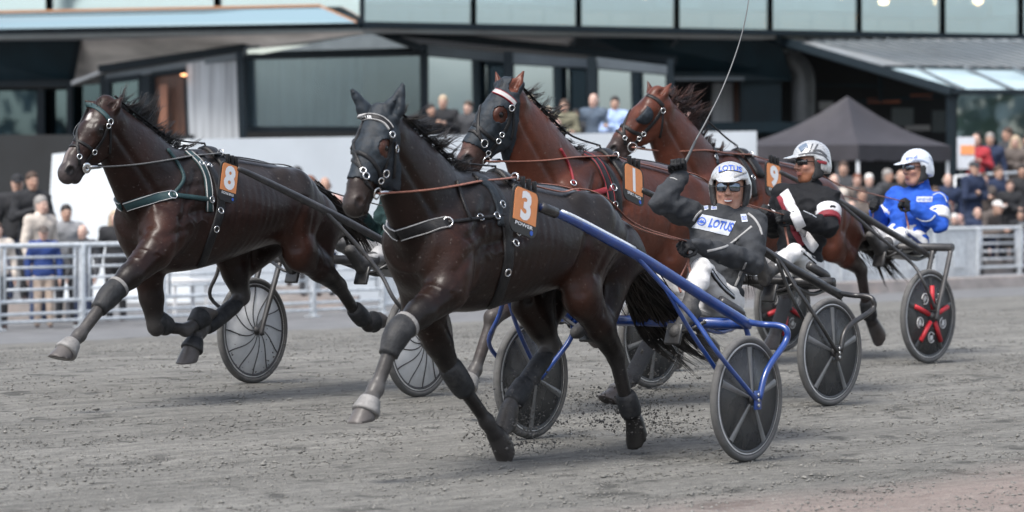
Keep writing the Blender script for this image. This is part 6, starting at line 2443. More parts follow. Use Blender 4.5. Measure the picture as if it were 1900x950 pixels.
        for s in (1, -1):
            mb.tube(spline([Vector(P(.02, s * .088, -.03)), Vector(P(.028, s * .082, -.075)), Vector(P(.034, s * .05, -.118)), Vector(P(.036, 0, -.135))], 5), .0085, 6, flat=.5)
        mb.build('chin_strap', M_PAD, he)
    J['O'] = O; J['P'] = P
    return root, body, jk, tr, (he if helmet else None), J


def glasses(root, P, O, m, frame_m, wrap=False):
    mb = MB()
    fb = MB()
    for s in (1, -1):
        V, F = [], []
        n = 8
        for j in range(6):
            for i in range(n + 1):
                a = i / n
                y = s * (.006 + a * .056); b = j / 5
                h = .022 * (1 - .25 * (2 * a - 1) ** 4) if not wrap else .020 * (1 - .3 * a)
                z = .012 + (b - .5) * 2 * h - (.004 * a if not wrap else 0)
                x = .104 - .010 * (a * a) - (.028 * a * a if wrap else .012 * a * a) - .004 * (2 * b - 1) ** 2
                V.append(Vector(P(x, y, z)))
        for j in range(5):
            for i in range(n):
                q = j * (n + 1) + i
                F.append((q, q + 1, q + n + 2, q + n + 1))
        m0 = len(V)
        V += [v - Vector(O[:, 0]) * .003 for v in V]
        F += [tuple(reversed([i + m0 for i in q])) for q in F]
        mb.add(V, F, True)
        rim = [V[i] for i in range(n + 1)] + [V[j * (n + 1) + n] for j in range(1, 6)] + [V[5 * (n + 1) + i] for i in range(n - 1, -1, -1)] + [V[j * (n + 1)] for j in range(4, 0, -1)]
        fb.tube(rim, .0022, 5, closed=True)
        fb.tube([V[3 * (n + 1) + n], Vector(P(.02, s * .084, .014))], .003, 5)
    fb.tube([Vector(P(.106, .008, .018)), Vector(P(.108, 0, .020)), Vector(P(.106, -.008, .018))], .0025, 5)
    g = mb.build('sunglasses', m, root)
    fb.build('frame', frame_m, g)
    return g


def vec(*q): return np.array(q, float)


def joints(rig, d):
    out = {}
    for k, q in d.items():
        out[k] = np.array(rig.p(*q)) if isinstance(q, tuple) else np.array(q, float)
    return out


# --- driver of the blue sulky, waving his whip
J3 = joints(RIG3, dict(pelvis=[-.76, .02, .86], neck=(1350, 399, .02), head=(1354, 351, .02), sh_l=(1397, 412, .17), sh_r=(1300, 404, -.17),
     el_l=(1396, 487, .30), wr_l=(1292, 455, .22), el_r=(1226, 377, -.25), wr_r=(1263, 328, -.22),
     hip_l=[-.72, .11, .84], hip_r=[-.72, -.09, .84], kn_l=(1303, 497, .25), kn_r=[-.29, -.27, 1.06], an_l=(1277, 575, .29), an_r=[-.03, -.30, .80],
     toe_l=(1264, 603, .30), toe_r=[.17, -.31, .72], pn_l=[-.2, -.6, -.8], pn_r=[.8, .4, -.1], hd_r=[.25, .0, 1.0], hd_l=[1, -.15, .05]))
J3['toe_l'] = J3['an_l'] + vec(.17, .01, -.09)
d3 = driver(RIG3, J3, (.87, .46, .02), 'driver in black and grey jacket with lettered patch, right arm raised with a whip', cloth('charcoal_jacket', (.033, .036, .041), dirt=(.085, .084, .083), dirt_amt=.45, dirt_scale=6),
            M_WPANT, M_HELMS, (.44, .25, .185), stub=((.26, .15, .115), .35))
J1 = joints(RIG1, dict(pelvis=[-.70, .0, .88], neck=(1504, 352, .0), head=(1503, 304, .0), sh_l=(1536, 368, .18), sh_r=(1454, 362, -.18),
     el_l=(1538, 422, .29), wr_l=(1473, 405, .20), el_r=(1438, 425, -.28), wr_r=(1418, 396, -.12),
     hip_l=[-.66, .10, .86], hip_r=[-.66, -.09, .86], kn_l=(1474, 468, .26), kn_r=[-.27, -.27, 1.03], an_l=[.08, .29, .86], an_r=[.08, -.30, .86],
     toe_l=[.16, .29, 1.03], toe_r=[.18, -.31, 1.0], pn_l=[-.1, -.9, -.3], pn_r=[-.1, .9, -.3]))
d1 = driver(RIG1, J1, (.93, -.36, .0), 'bearded driver in black jacket with white and dark red sash and patterned helmet', cloth('black_jacket', (.009, .0098, .012)),
            M_WPANT, M_HELMS, (.36, .19, .14), stub=((.20, .075, .035), .85))
J9 = joints(RIG9, dict(pelvis=[-.72, .0, .93], neck=(1707, 350, .0), head=(1699, 313, .0), sh_l=(1740, 374, .18), sh_r=(1664, 364, -.18),
     el_l=(1744, 418, .28), wr_l=(1695, 386, .14), el_r=(1640, 420, -.30), wr_r=(1622, 385, -.16),
     hip_l=[-.68, .10, .91], hip_r=[-.68, -.09, .91], kn_l=(1672, 436, .24), kn_r=[-.27, -.26, 1.08], an_l=[.05, .29, .90], an_r=[.08, -.30, .92],
     toe_l=[.17, .29, 1.02], toe_r=[.18, -.31, 1.04], pn_l=[-.1, -.9, -.3], pn_r=[-.1, .9, -.3]))
d9 = driver(RIG9, J9, (.96, -.28, -.02), 'driver in a bright blue jacket with white arm bands and a white helmet', cloth('bright_blue_jacket', (.018, .078, .40)),
            M_WPANT, M_HELM, (.38, .21, .16))
J8 = {k: np.array(v, float) for k, v in J9.items() if k not in ('O', 'P')}
J8 = {k: (v - np.array((.0, 0, .04)) if not k.startswith(('pn', 'hd_')) else v) for k, v in J8.items()}
d8 = driver(RIG8, J8, (1, -.1, -.02), 'mostly hidden driver in muddy white breeches behind the head of horse 3', cloth('dark_green_jacket', (.012, .03, .03)),
            M_GPANT, M_HELM, (.36, .2, .15))
for (dd, wrap, m) in ((d3, False, M_LENS), (d1, True, M_LENSD), (d9, True, M_LENS), (d8, True, M_LENSD)):
    glasses(dd[0], dd[5]['P'], dd[5]['O'], m, M_PAD if not wrap else M_GLOVE, wrap)
# ------------------------------------------------------------------ lettering and trim on the drivers, reins, whip
class Tr:
    def __init__(s, rig, *objs):
        s.rig = rig; s.bvh = bvh_of(*objs)


def line_on(T, name, px, w, m, parent, thick=.004, n=6, lift=.001):
    tr = trace(T, px, n)
    if len(tr) < 2: return
    mb = MB(); ribbon(mb, [a for a, b in tr], [b for a, b in tr], w, thick, lift)
    return mb.build(name, m, parent)


M_PATCH = mat('white_patch', (.38, .41, .46), .7, noise_scale=30, noise_amt=.12)
M_BLUELET = mat('blue_lettering', (.03, .09, .42), .6)
M_SILVERT = mat('silver_piping', (.26, .26, .26), .6, noise_scale=40)
M_DKRED = mat('dark_red_cloth', (.17, .012, .022), .75, bump=.3, bump_scale=60)
M_WCLOTH = mat('white_cloth', (.52, .52, .54), .75, noise_scale=20, noise_amt=.08, bump=.3, bump_scale=40)
M_NAVY = mat('navy_stripe', (.02, .035, .13), .7)

root, body, jk, tr, he, J = d3
T = Tr(RIG3, jk)
decal(jk, 'chest_patch', M_PATCH, T.bvh, RIG3, grid_geo(16, 8), [(1303, 398), (1366, 411), (1352, 438), (1284, 422)], .004)
v, f = word_geo('LOTUS', .03, 2)
decal(jk, 'chest_lettering', M_BLUELET, T.bvh, RIG3, (v, f), [(1321, 405), (1364, 414), (1357, 431), (1314, 421)], .0065)
ringv = []; ringf = []
for i in range(24):
    a = 2 * math.pi * i / 24
    ringv += [(.5 * math.cos(a), .5 * math.sin(a)), (.38 * math.cos(a), .38 * math.sin(a))]
for i in range(24):
    j = (i + 1) % 24; ringf.append((2 * i, 2 * j, 2 * j + 1, 2 * i + 1))
decal(jk, 'chest_emblem', M_BLUELET, T.bvh, RIG3, (np.array(ringv), ringf), [(1296, 402), (1313, 405), (1309, 420), (1292, 417)], .0065)
leafv, leaff = [], []
for k in range(5):
    a = R(30 + 30 * k); d = (math.cos(a), math.sin(a)); q = (-d[1], d[0]); o = (0, -.25)
    n0 = len(leafv)
    leafv += [o, (o[0] + d[0] * .3 + q[0] * .08, o[1] + d[1] * .3 + q[1] * .08), (o[0] + d[0] * .55, o[1] + d[1] * .55), (o[0] + d[0] * .3 - q[0] * .08, o[1] + d[1] * .3 - q[1] * .08)]
    leaff.append((n0, n0 + 1, n0 + 2, n0 + 3))
decal(jk, 'chest_emblem', M_BLUELET, T.bvh, RIG3, (np.array(leafv), leaff), [(1297, 403), (1312, 406), (1308, 419), (1293, 416)], .0066)
for c in ([(1305, 383), (1314, 382), (1315, 389), (1307, 391)], [(1320, 383), (1331, 383), (1331, 389), (1320, 390)], [(1374, 398), (1385, 397), (1388, 412), (1377, 413)]):
    decal(jk, 'small_patch', M_PATCH, T.bvh, RIG3, grid_geo(4, 4), c, .004)
    v, f = word_geo('OLO', .02, 1)
    decal(jk, 'patch_lettering', M_BLUELET, T.bvh, RIG3, (v * (.8, .5), f), c, .0062)
for px in ([(1395, 420), (1371, 440), (1350, 456), (1328, 463), (1312, 466)], [(1388, 396), (1399, 405), (1409, 420), (1414, 436)], [(1286, 410), (1293, 399), (1302, 391)],
           [(1384, 487), (1375, 507), (1364, 531)]):
    line_on(T, 'piping', px, .014, M_SILVERT, jk)
d = J['wr_r'] - J['el_r']
for a in (.70, .78, .86):
    leg_sleeve(None, J['el_r'] + d * a, J['el_r'] + d * (a + .035), .0535 - .012 * (a - .7) / .16 + .003, .053 - .012 * (a - .7) / .16 + .002, M_SILVERT, 'cuff_band', jk, ends=.003)
for q_ in (-1,):
    P3, O3 = J['P'], J['O']
    vs_ = [Vector(P3(.1035 - .12 * (y / .1) ** 2, y, -.0655 + dz + 1.2 * y * y * 8)) for dz in (-.0035, .0035) for y in (-.019, -.0125, -.006, 0, .006, .0125, .019)]
    mb = MB(); mb.add(vs_, [(i, i + 1, i + 8, i + 7) for i in range(6)], True); mb.build('teeth', M_WCLOTH, root)
T2 = Tr(RIG3, tr)
line_on(T2, 'stripe', [(1320, 503), (1330, 518), (1344, 535), (1362, 551)], .032, M_GLOVE, tr)
line_on(T2, 'stripe', [(1320, 503), (1330, 518), (1344, 535), (1362, 551)], .012, M_PATCH, tr, .008)
T3 = Tr(RIG3, he)
v, f = word_geo('LOTUS', .02, 2)
v = v.copy(); v[:, 1] -= 1.5 * (v[:, 0] ** 2)
decal(he, 'lettering', M_BLUELET, T3.bvh, RIG3, (v, f), [(1334, 306), (1376, 307), (1376, 317), (1334, 316)], .003)
line_on(T3, 'helmet_line', [(1334, 321), (1350, 317), (1368, 318), (1380, 323)], .005, M_PAD, he, .003)
line_on(T3, 'helmet_line', [(1362, 328), (1374, 323), (1390, 318)], .014, M_SILVERT, he, .003)

root, body, jk, tr, he, J = d1
T = Tr(RIG1, jk)
line_on(T, 'sash', [(1456, 357), (1466, 378), (1477, 402), (1490, 430), (1500, 446), (1512, 462)], .075, M_WCLOTH, jk, .008, 8, .008)
line_on(T, 'sash_edge', [(1447, 365), (1456, 385), (1465, 408), (1478, 436), (1490, 456)], .045, M_DKRED, jk, .006, 8, .006)
for s in 'lr':
    d = J['el_' + s] - J['sh_' + s]
    leg_sleeve(None, J['sh_' + s] + d * .38, J['sh_' + s] + d * .66, .095, .089, M_WCLOTH, 'arm_band', jk, ends=.004)
    leg_sleeve(None, J['sh_' + s] + d * .66, J['sh_' + s] + d * .82, .089, .084, M_DKRED, 'arm_band', jk, ends=.004)
nk = J['neck']; up = J['head'] - nk; up = up / np.linalg.norm(up)
leg_sleeve(None, nk - up * .03, nk + up * .035, .080, .074, M_DKRED, 'collar', jk, ends=.003)
leg_sleeve(None, nk + up * .033, nk + up * .043, .0755, .074, M_WCLOTH, 'collar_edge', jk, ends=.002)
line_on(T, 'zip', [(1491, 391), (1503, 397), (1515, 404)], .006, M_PATCH, jk)
T2 = Tr(RIG1, tr)
line_on(T2, 'stripe', [(1492, 462), (1505, 473), (1518, 486)], .012, M_GLOVE, tr)
line_on(T2, 'stripe', [(1487, 466), (1500, 478), (1514, 490)], .012, M_GLOVE, tr)
T3 = Tr(RIG1, he)
M_HGREY = mat('helmet_grey', (.07, .072, .078), .3, coat=.4)
M_HRED = mat('helmet_red', (.22, .02, .03), .3, coat=.4)
M_HBLUE = mat('helmet_blue', (.10, .14, .20), .3, coat=.4)
for px, w, m in (([(1476, 278), (1484, 272), (1490, 270)], .05, M_HBLUE), ([(1494, 281), (1498, 272), (1500, 267)], .009, M_HGREY), ([(1502, 280), (1506, 273), (1509, 268)], .012, M_HGREY),
                 ([(1474, 288), (1490, 284), (1506, 284), (1522, 290), (1530, 300)], .014, M_HGREY), ([(1500, 279), (1514, 280), (1526, 290)], .018, M_HGREY),
                 ([(1500, 294), (1512, 296), (1526, 304)], .012, M_HGREY), ([(1508, 300), (1518, 301), (1526, 303)], .022, M_HRED)):
    px = [(a + 8, b) for a, b in px]
    line_on(T3, 'helmet_marking', px, w, m, he, .003)

root, body, jk, tr, he, J = d9
T = Tr(RIG9, jk)
for s in 'lr':
    d = J['el_' + s] - J['sh_' + s]
    leg_sleeve(None, J['sh_' + s] + d * .42, J['sh_' + s] + d * .82, .095, .085, M_WCLOTH, 'arm_band', jk, ends=.004)
pc = [(1701, 365), (1731, 365), (1729, 375), (1700, 375)]
decal(jk, 'chest_patch', M_PATCH, T.bvh, RIG9, grid_geo(8, 4), pc, .004)
v, f = word_geo('airdroll', .02, 1)
decal(jk, 'chest_lettering', M_BLUELET, T.bvh, RIG9, (v * (.85, .6), f), pc, .006)
for px in ([(1731, 362), (1742, 358), (1752, 364), (1757, 376)], [(1700, 404), (1712, 410), (1726, 409), (1735, 400)], [(1694, 430), (1712, 440), (1727, 450)]):
    line_on(T, 'piping', px, .012, M_PATCH, jk)
T2 = Tr(RIG9, tr)
line_on(T2, 'stripe', [(1680, 432), (1695, 442), (1712, 456), (1724, 464)], .03, M_NAVY, tr)
T3 = Tr(RIG9, he)
v, f = word_geo('airdroll', .02, 1)
decal(he, 'lettering', M_BLUELET, T3.bvh, RIG9, (v, f), [(1681, 290), (1702, 287), (1702, 294), (1681, 297)], .003)
M_HPALE = mat('helmet_pale_blue', (.25, .30, .42), .3, coat=.4)
line_on(T3, 'helmet_marking', [(1682, 300), (1698, 297), (1712, 298), (1722, 303)], .014, M_HPALE, he, .003)
line_on(T3, 'helmet_marking', [(1724, 290), (1729, 297), (1732, 306)], .018, M_HPALE, he, .003)

# ---- reins: bit to terret to hand
for k, dd, m, col, hands in (('3', d3, M_REIN, 'brown', 'll'), ('1', d1, M_REIN, 'brown', 'lr'), ('9', d9, M_REIN, 'brown', 'lr'), ('8', d8, M_REINGREY, 'grey', 'lr')):
    H = HORSES[k]
    lab = {'3': 'pale brown reins from the hooded near horse to the waving driver', '1': 'brown reins from the horse with plate 1 to the driver in black',
           '9': 'brown reins from the horse with plate 9 to the driver in blue', '8': 'grey reins from the horse with plate 8 past its plate'}[k]
    o = empty('reins', H.rig.o, H.rig.rz, lab, 'reins')
    for i, s in enumerate((1, -1)):
        b = Vector(H.bits[i]); t = H.terrets[i]; h = Vector(dd[5]['wr_' + hands[i]])
        dh = Vector(dd[5]['wr_' + hands[i]] - dd[5]['el_' + hands[i]]).normalized()
        h = h + dh * .08 + Vector((.02, -.03 * i, .01))
        md = (b + t) / 2 + Vector((0, s * .05, -.01))
        mb = MB()
        P = spline([b, md, t], 8)
        # clear of the neck
        for q in range(len(P)):
            r = H.bvh.find_nearest(P[q])
            if r[0] is not None:
                dlt = P[q] - r[0]
                if dlt.dot(r[1]) < .012: P[q] = P[q] + r[1] * (.012 - dlt.dot(r[1]))
        for _ in range(4):
            P = [P[0]] + [(P[q - 1] + P[q] * 2 + P[q + 1]) / 4 for q in range(1, len(P) - 1)] + [P[-1]]
        mb.tube(P, .017, 6, flat=.35)
        md2 = t.lerp(h, .5) + Vector((0, 0, -.035)); 
        P2 = spline([t, t.lerp(h, .25) + Vector((0, 0, -.02)), md2, h], 8)
        for q in range(len(P2) - 2):
            r = H.bvh.find_nearest(P2[q])
            if r[0] is not None and (P2[q] - r[0]).dot(r[1]) < .015: P2[q] = r[0] + r[1] * .018
        for _ in range(3):
            P2 = [P2[0]] + [(P2[q - 1] + P2[q] * 2 + P2[q + 1]) / 4 for q in range(1, len(P2) - 1)] + [P2[-1]]
        mb.tube(P2, .012, 6, flat=.35)
        mb.tube(spline([h, h + Vector((-.05, -.02 * s, -.10)), h + Vector((-.02, .03 * s, -.24)), h + Vector((.03, .02, -.30))], 6), .008, 5, flat=.4)
        mb.build('rein', m, o)
    # small steel keepers
    mb = MB(); b = Vector(H.bits[0]); t = H.terrets[0]
    mb.tube([b.lerp(t, .02), b.lerp(t, .10)], .014, 8)
    mb.build('rein_buckle', M_STEEL, o)

# ---- the raised whip
p3 = RIG3.p
wh = [p3(1268, 307, -.23), p3(1278, 288, -.22), p3(1290, 262, -.21), p3(1312, 222, -.20), p3(1338, 170, -.19), p3(1360, 115, -.18), p3(1376, 65, -.17), p3(1385, 25, -.16), p3(1390, -8, -.16), p3(1391, -30, -.16)]
o = empty('whip', RIG3.o, RIG3.rz, 'long thin grey whip raised in the gloved fist of the waving driver', 'whip')
mb = MB(); mb.tube([wh[0] + (wh[0] - wh[1]) * .25, wh[0], wh[1], wh[2]], [.015, .013, .0095, .007], 10); mb.build('handle', mat('whip_grip', (.05, .055, .06), .6), o)
mb = MB(); P = spline(wh[2:], 6); mb.tube(P, [.0055 * (1 - .55 * i / len(P)) for i in range(len(P))], 8); mb.build('lash', mat('whip_shaft', (.10, .105, .11), .5), o)

# ---- dirt thrown up by the hooves
rnd = random.Random(11)


def lump(mb, c, r, fl=1.0):
    vs = []
    for d in ((1, 0, 0), (-1, 0, 0), (0, 1, 0), (0, -1, 0), (0, 0, 1), (0, 0, -1)):
        k = r * rnd.uniform(.55, 1.3)
        vs.append(c + Vector((d[0] * k, d[1] * k, d[2] * k * fl)) + Vector((rnd.gauss(0, r * .25), rnd.gauss(0, r * .25), 0)))
    mb.add(vs, [(0, 2, 4), (2, 1, 4), (1, 3, 4), (3, 0, 4), (2, 0, 5), (1, 2, 5), (3, 1, 5), (0, 3, 5)], True)


mb = MB()
for (c, rig, lat, sx, sz, n) in (((940, 838), RIG3, -.1, .30, .18, 900), ((1180, 806), RIG3, .14, .34, .22, 1100), ((1110, 790), RIG3, -.1, .22, .12, 380), ((500, 695), RIG8, .1, .2, .12, 60), ((1240, 690), RIG9, .1, .2, .1, 50)):
    q = rig.p(*c, lat)
    for i in range(n):
        d = Vector((-abs(rnd.gauss(0, sx)) + .12, rnd.gauss(0, .14), abs(rnd.gauss(0, sz))))
        w = rig.M @ (q + d)
        w.z = max(w.z, gz(w.x, w.y) + .006)
        r = min(.018, .0016 + abs(rnd.gauss(0, .0034)))
        lump(mb, w, r)
o = mb.build('flying_dirt', mat('dark_dirt', (.095, .09, .084), .95))
o['kind'] = 'stuff'
# loose clods lying on the track
mb = MB()
for i in range(70000):
    u = rnd.uniform(8.8, 24.0) if i % 3 else rnd.uniform(8.8, 15); v = rnd.uniform(9, 34)
    p = TN * u + TD * v
    if abs(p.x) > p.y * .152 or p.y < 15.5: continue
    r = min(.024, .004 + abs(rnd.gauss(0, .0046)))
    lump(mb, Vector((p.x, p.y, gz_u(u) + r * .25)), r, .6)
o = mb.build('loose_dirt', mat('loose_dirt', (.158, .155, .144), .95, noise_amt=.32, noise_scale=1.6))
o['kind'] = 'stuff'
# ------------------------------------------------------------------ spectators
def sp_mat(name, col, **k):
    return mat(name, col, .85, noise_scale=8, noise_amt=.2, **k)


POSES = {
 'stand': dict(el_l=(-.02, .27, 1.13), wr_l=(.06, .27, .88), el_r=(-.02, -.27, 1.13), wr_r=(.06, -.27, .88)),
 'fold': dict(el_l=(.06, .27, 1.15), wr_l=(.22, -.08, 1.20), el_r=(.06, -.27, 1.13), wr_r=(.21, .10, 1.13)),
 'hold': dict(el_l=(.02, .28, 1.14), wr_l=(.26, .12, 1.22), el_r=(.02, -.28, 1.14), wr_r=(.27, -.08, 1.24)),
 'lean': dict(lean=.42, el_l=(.30, .26, .98), wr_l=(.55, .06, 1.02), el_r=(.30, -.26, .98), wr_r=(.57, -.04, 1.03)),
}
PROTO = {}


def proto(pose, hair):
    key = (pose, hair)
    if key in PROTO: return PROTO[key]
    A = lambda *q: np.array(q, float)
    ps = POSES[pose]
    ln = ps.get('lean', 0)
    tilt = lambda p: A(p[0] + ln * max(0, p[2] - .95) / .7, p[1], p[2] - (.40 * ln * max(0, p[2] - .95) / .7))
    hd, nk, sl, sr = tilt((.03, 0, 1.63)), tilt((0, 0, 1.47)), tilt((0, .19, 1.42)), tilt((0, -.19, 1.42))
    ch, ws, pv = tilt((0, 0, 1.30)), tilt((0, 0, 1.05)), A(0, 0, .95)
    lo, hi = A(-.4, -.45, -.05), A(.9, .45, 1.85)
    O = ori((1, 0, -.05))
    vx = .017

    def trunk(f, g):
        f.cone(pv - (0, .05, 0), pv + (0, .05, 0), .13 + g, .13 + g, .04, flat=((1, 0, 0), .8))
        f.cone(pv, ws, .14 + g, .135 + g, .04, flat=((1, 0, 0), .8))
        f.cone(ws, ch, .135 + g, .16 + g, .05, flat=((1, 0, 0), .72))
        f.cone((sl + ch) / 2, (sr + ch) / 2, .11 + g, .11 + g, .05)
        f.cone(sl, sr, .075 + g, .075 + g, .04)
        f.cone(ch, nk, .10 + g, .06 + g, .05)

    def arms(f, g):
        for s, sh in (('l', sl), ('r', sr)):
            f.cone(sh, A(*ps['el_' + s]), .06 + g, .048 + g, .03); f.cone(A(*ps['el_' + s]), A(*ps['wr_' + s]), .046 + g, .033 + g, .02)

    def legs(f, g):
        for s in (1, -1):
            f.cone(A(0, s * .09, .9), A(.01, s * .10, .5), .09 + g, .062 + g, .03); f.cone(A(.01, s * .10, .5), A(-.02, s * .11, .07), .06 + g, .042 + g, .02)
    f = SDF(lo, hi, .014)
    trunk(f, -.03); arms(f, -.016); legs(f, -.018)
    for s in 'lr':
        e, w = A(*ps['el_' + s]), A(*ps['wr_' + s]); d = (w - e) / np.linalg.norm(w - e)
        f.ell(w + d * .07, (.05, .03, .05), .02); f.cone(w + d * .1, w + d * .16, .022, .015, .02)
    for s in (1, -1): f.cone(A(-.02, s * .11, .04), A(.10, s * .12, .03), .035, .03, .02)
    f.cone(nk - (0, 0, .04), hd - (.02, 0, .06), .056, .054, .02)
    P = head_sdf(f, hd, O)
    fp0 = face_paint(hd, O, (1, 1, 1), lips=(.8, .6, .58), eyes=True)

    def fp(V):
        C_ = fp0(V)
        C_[V[:, 2] < .1] = (.07, .07, .09)
        return C_
    body = sdf_obj('body', f, M_SKIN, None)
    vv = np.empty(len(body.data.vertices) * 3, np.float32); body.data.vertices.foreach_get('co', vv)
    body_v = vv.reshape(-1, 3).astype(float)
    cols = {}
    f = SDF(lo, hi, vx); trunk(f, .012); arms(f, .012); f.half(A(0, 0, .86), (0, 0, -1), .01)
    f.cone(nk, nk + (0, 0, .03), .075, .07, .02)
    jk = sdf_obj('jacket', f, M_SKIN, None); wrinkle(jk, .012, 6, (1, 1, 1.3), 1)
    f = SDF(lo, hi, vx); f.cone(pv, pv - (0, 0, .05), .14, .13, .03, flat=((1, 0, 0), .85)); legs(f, .012); f.half(A(0, 0, .05), (0, 0, -1), .01); f.half(A(0, 0, .93), (0, 0, 1), .01)
    tr = sdf_obj('trousers', f, M_SKIN, None)
    hr = None
    f = SDF(hd - .3, hd + .25, .012)
    if hair in ('short', 'long'):
        f.ell(P(-.02, 0, .052), (.104, .086, .092), .01, rot=O); f.cone(P(-.05, 0, .0), P(-.06, 0, -.05), .07, .06, .03, flat=(O[:, 1], 1.0))
        f.ell(P(.05, 0, -.02), (.09, .075, .075), .02, rot=O, mode='sub')
        if hair == 'long':
            for s in (1, -1): f.cone(P(-.01, s * .075, .03), P(-.03, s * .095, -.18), .04, .05, .03)
            f.cone(P(-.07, 0, .02), P(-.08, 0, -.17), .07, .08, .03)
    elif hair == 'bald':
        f.cone(P(-.05, .06, -.005), P(-.05, -.06, -.005), .045, .045, .02); f.ell(P(.03, 0, .06), (.11, .09, .09), .01, rot=O, mode='sub')
        for s in (1, -1): f.cone(P(-.03, s * .07, .015), P(-.03, s * .074, -.02), .018, .015, .02)
    elif hair == 'cap':
        f.ell(P(-.012, 0, .06), (.106, .086, .078), .01, rot=O); f.half(P(0, 0, .035), -O[:, 2], .01)
        f.cone(P(.07, 0, .04), P(.15, 0, .032), .07, .055, .01, flat=(O[:, 2], .12))
    if np.any(f.d < 0): hr = sdf_obj('cap' if hair == 'cap' else 'hair', f, M_SKIN, None)
    for o in (body, jk, tr, hr):
        if o: COL.objects.unlink(o)
    PROTO[key] = (body, jk, tr, hr, fp, body_v)
    return PROTO[key]


SKINS = [(.40, .26, .20), (.45, .30, .245), (.36, .225, .17), (.50, .34, .28)]
_skin_mesh = {}


def spectator(px, py, Y, face, pose, hair, jc, tc, hc, label, ground=-.32, skin=0, group=None, height=None):
    """stood so that the head is at the picture point; the height follows from the ground under it"""
    hp_ = AD(px, py, Y)
    b, j, t, h, fp, bv = proto(pose, hair)
    base = 1.63 if pose != 'lean' else 1.47
    sc = (hp_.z - ground) / base
    rz = R(face)
    root = empty('person', (0, 0, 0), rz, label, 'person', group or 'spectators behind the fence')
    off = Matrix.Rotation(rz, 3, 'Z') @ Vector(((.03 if pose != 'lean' else .42) * sc, 0, 0))
    root.location = (hp_.x - off.x, hp_.y - off.y, ground)
    root.scale = (sc, sc, sc)
    kk = (b.data.name, skin)
    if kk not in _skin_mesh:
        me = b.data.copy(); set_cols(me, fp(bv) * np.array(SKINS[skin])); _skin_mesh[kk] = me
    for src, m in ((b, None), (j, jc), (t, tc), (h, hc)):
        if src is None: continue
        o = src.copy(); COL.objects.link(o); o.parent = root
        if src is b:
            o.data = _skin_mesh[kk]
        else:
            o.material_slots[0].link = 'OBJECT'; o.material_slots[0].material = m
    return root


C = lambda n, c: sp_mat('cloth_' + n, c)
K_BLACK, K_NAVY, K_BEIGE, K_GREY = C('black', (.012, .013, .016)), C('navy', (.012, .022, .055)), C('beige', (.46, .41, .36)), C('grey', (.20, .205, .215))
K_BLUE, K_KHAKI, K_LBLUE, K_WHITE = C('blue', (.015, .04, .16)), C('khaki', (.13, .125, .085)), C('pale_blue', (.30, .40, .62)), C('white', (.55, .55, .55))
K_RED, K_BROWN, K_DENIM, K_SHORTS, K_PINK = C('red', (.32, .025, .035)), C('brown_grey', (.085, .07, .063)), C('denim', (.03, .045, .09)), C('pale_shorts', (.42, .34, .28)), C('pink', (.42, .27, .24))
K_STEEL, K_CHAR = C('steel_blue', (.06, .085, .12)), C('charcoal', (.035, .037, .042))
H_DARK, H_GREY, H_WHITE, H_BLOND, H_BROWN, H_RED = [mat('hair_' + n, c, .7, noise_scale=40, noise_amt=.4) for n, c in (('dark', (.012, .009, .008)), ('grey', (.22, .21, .20)), ('white', (.55, .54, .52)), ('blond', (.38, .30, .21)), ('brown', (.045, .025, .016)), ('reddish', (.13, .05, .03)))]
fy = lambda px, py=430: on_plane(px, py, TN * FU, TN).y
CAMDIR = -90
CROWD = [
 # left, behind the rail fence
 (32, 341, 4.5, -80, 'stand', 'cap', K_BLACK, K_DENIM, K_BLACK, 'spectator in black jacket and dark cap at the far left', 0),
 (60, 337, 4.0, -60, 'hold', 'short', K_BLACK, K_BLACK, H_BROWN, 'tall spectator in black sweater with short brown hair', 2),
 (77, 381, 2.4, -40, 'stand', 'short', K_BEIGE, K_DENIM, H_GREY, 'spectator in pale beige jacket with grey hair', 3),
 (123, 396, 2.6, -75, 'stand', 'short', K_GREY, K_CHAR, H_DARK, 'spectator in light grey sweater with short dark hair', 0),
 (81, 433, .8, -80, 'stand', 'cap', K_BLUE, K_SHORTS, K_BROWN, 'child in blue shirt, pale shorts and brown cap at the rail', 1),
 (153, 431, 1.3, -110, 'stand', 'bald', K_CHAR, K_NAVY, H_GREY, 'bald spectator in charcoal coat behind the rail', 3),
 (-4, 428, 1.0, -70, 'stand', 'short', K_BEIGE, K_BLACK, H_BROWN, 'spectator in beige coat cut by the left edge of the picture', 1),
 (214, 405, 2.2, -100, 'stand', 'long', K_BLACK, K_BLACK, H_BLOND, 'blonde spectator in black coat beside the white wall', 3),
 (551, 326, 4.0, -95, 'stand', 'short', K_CHAR, K_NAVY, H_DARK, 'dark haired spectator seen over the rump of horse 8', 0),
 (576, 343, 3.4, -80, 'stand', 'long', K_PINK, K_CHAR, H_REDDISH if False else H_RED, 'reddish haired spectator seen over the rump of horse 8', 1),
 (603, 345, 3.6, -85, 'stand', 'bald', K_PINK, K_NAVY, H_GREY, 'bald spectator seen beside the nose of horse 3', 2),
]
for i, (px, py, off, face, pose, hair, jc, tc, hc, lab, sk) in enumerate(CROWD):
    Y = fy(px) + off
    z = AD(px, py, Y).z
    g = -.32 if z < 1.5 else z - 1.66
    spectator(px, py, Y, face, pose, hair, jc, tc, hc, lab, ground=g, skin=sk)
    if g > -.3:
        p = AD(px, py, Y)
        q = MB(); q.box((p.x, p.y + .1, (g - .34) / 2), (1.0, .9, g + .33)); q.build('step', M_CONC)['kind'] = 'structure'
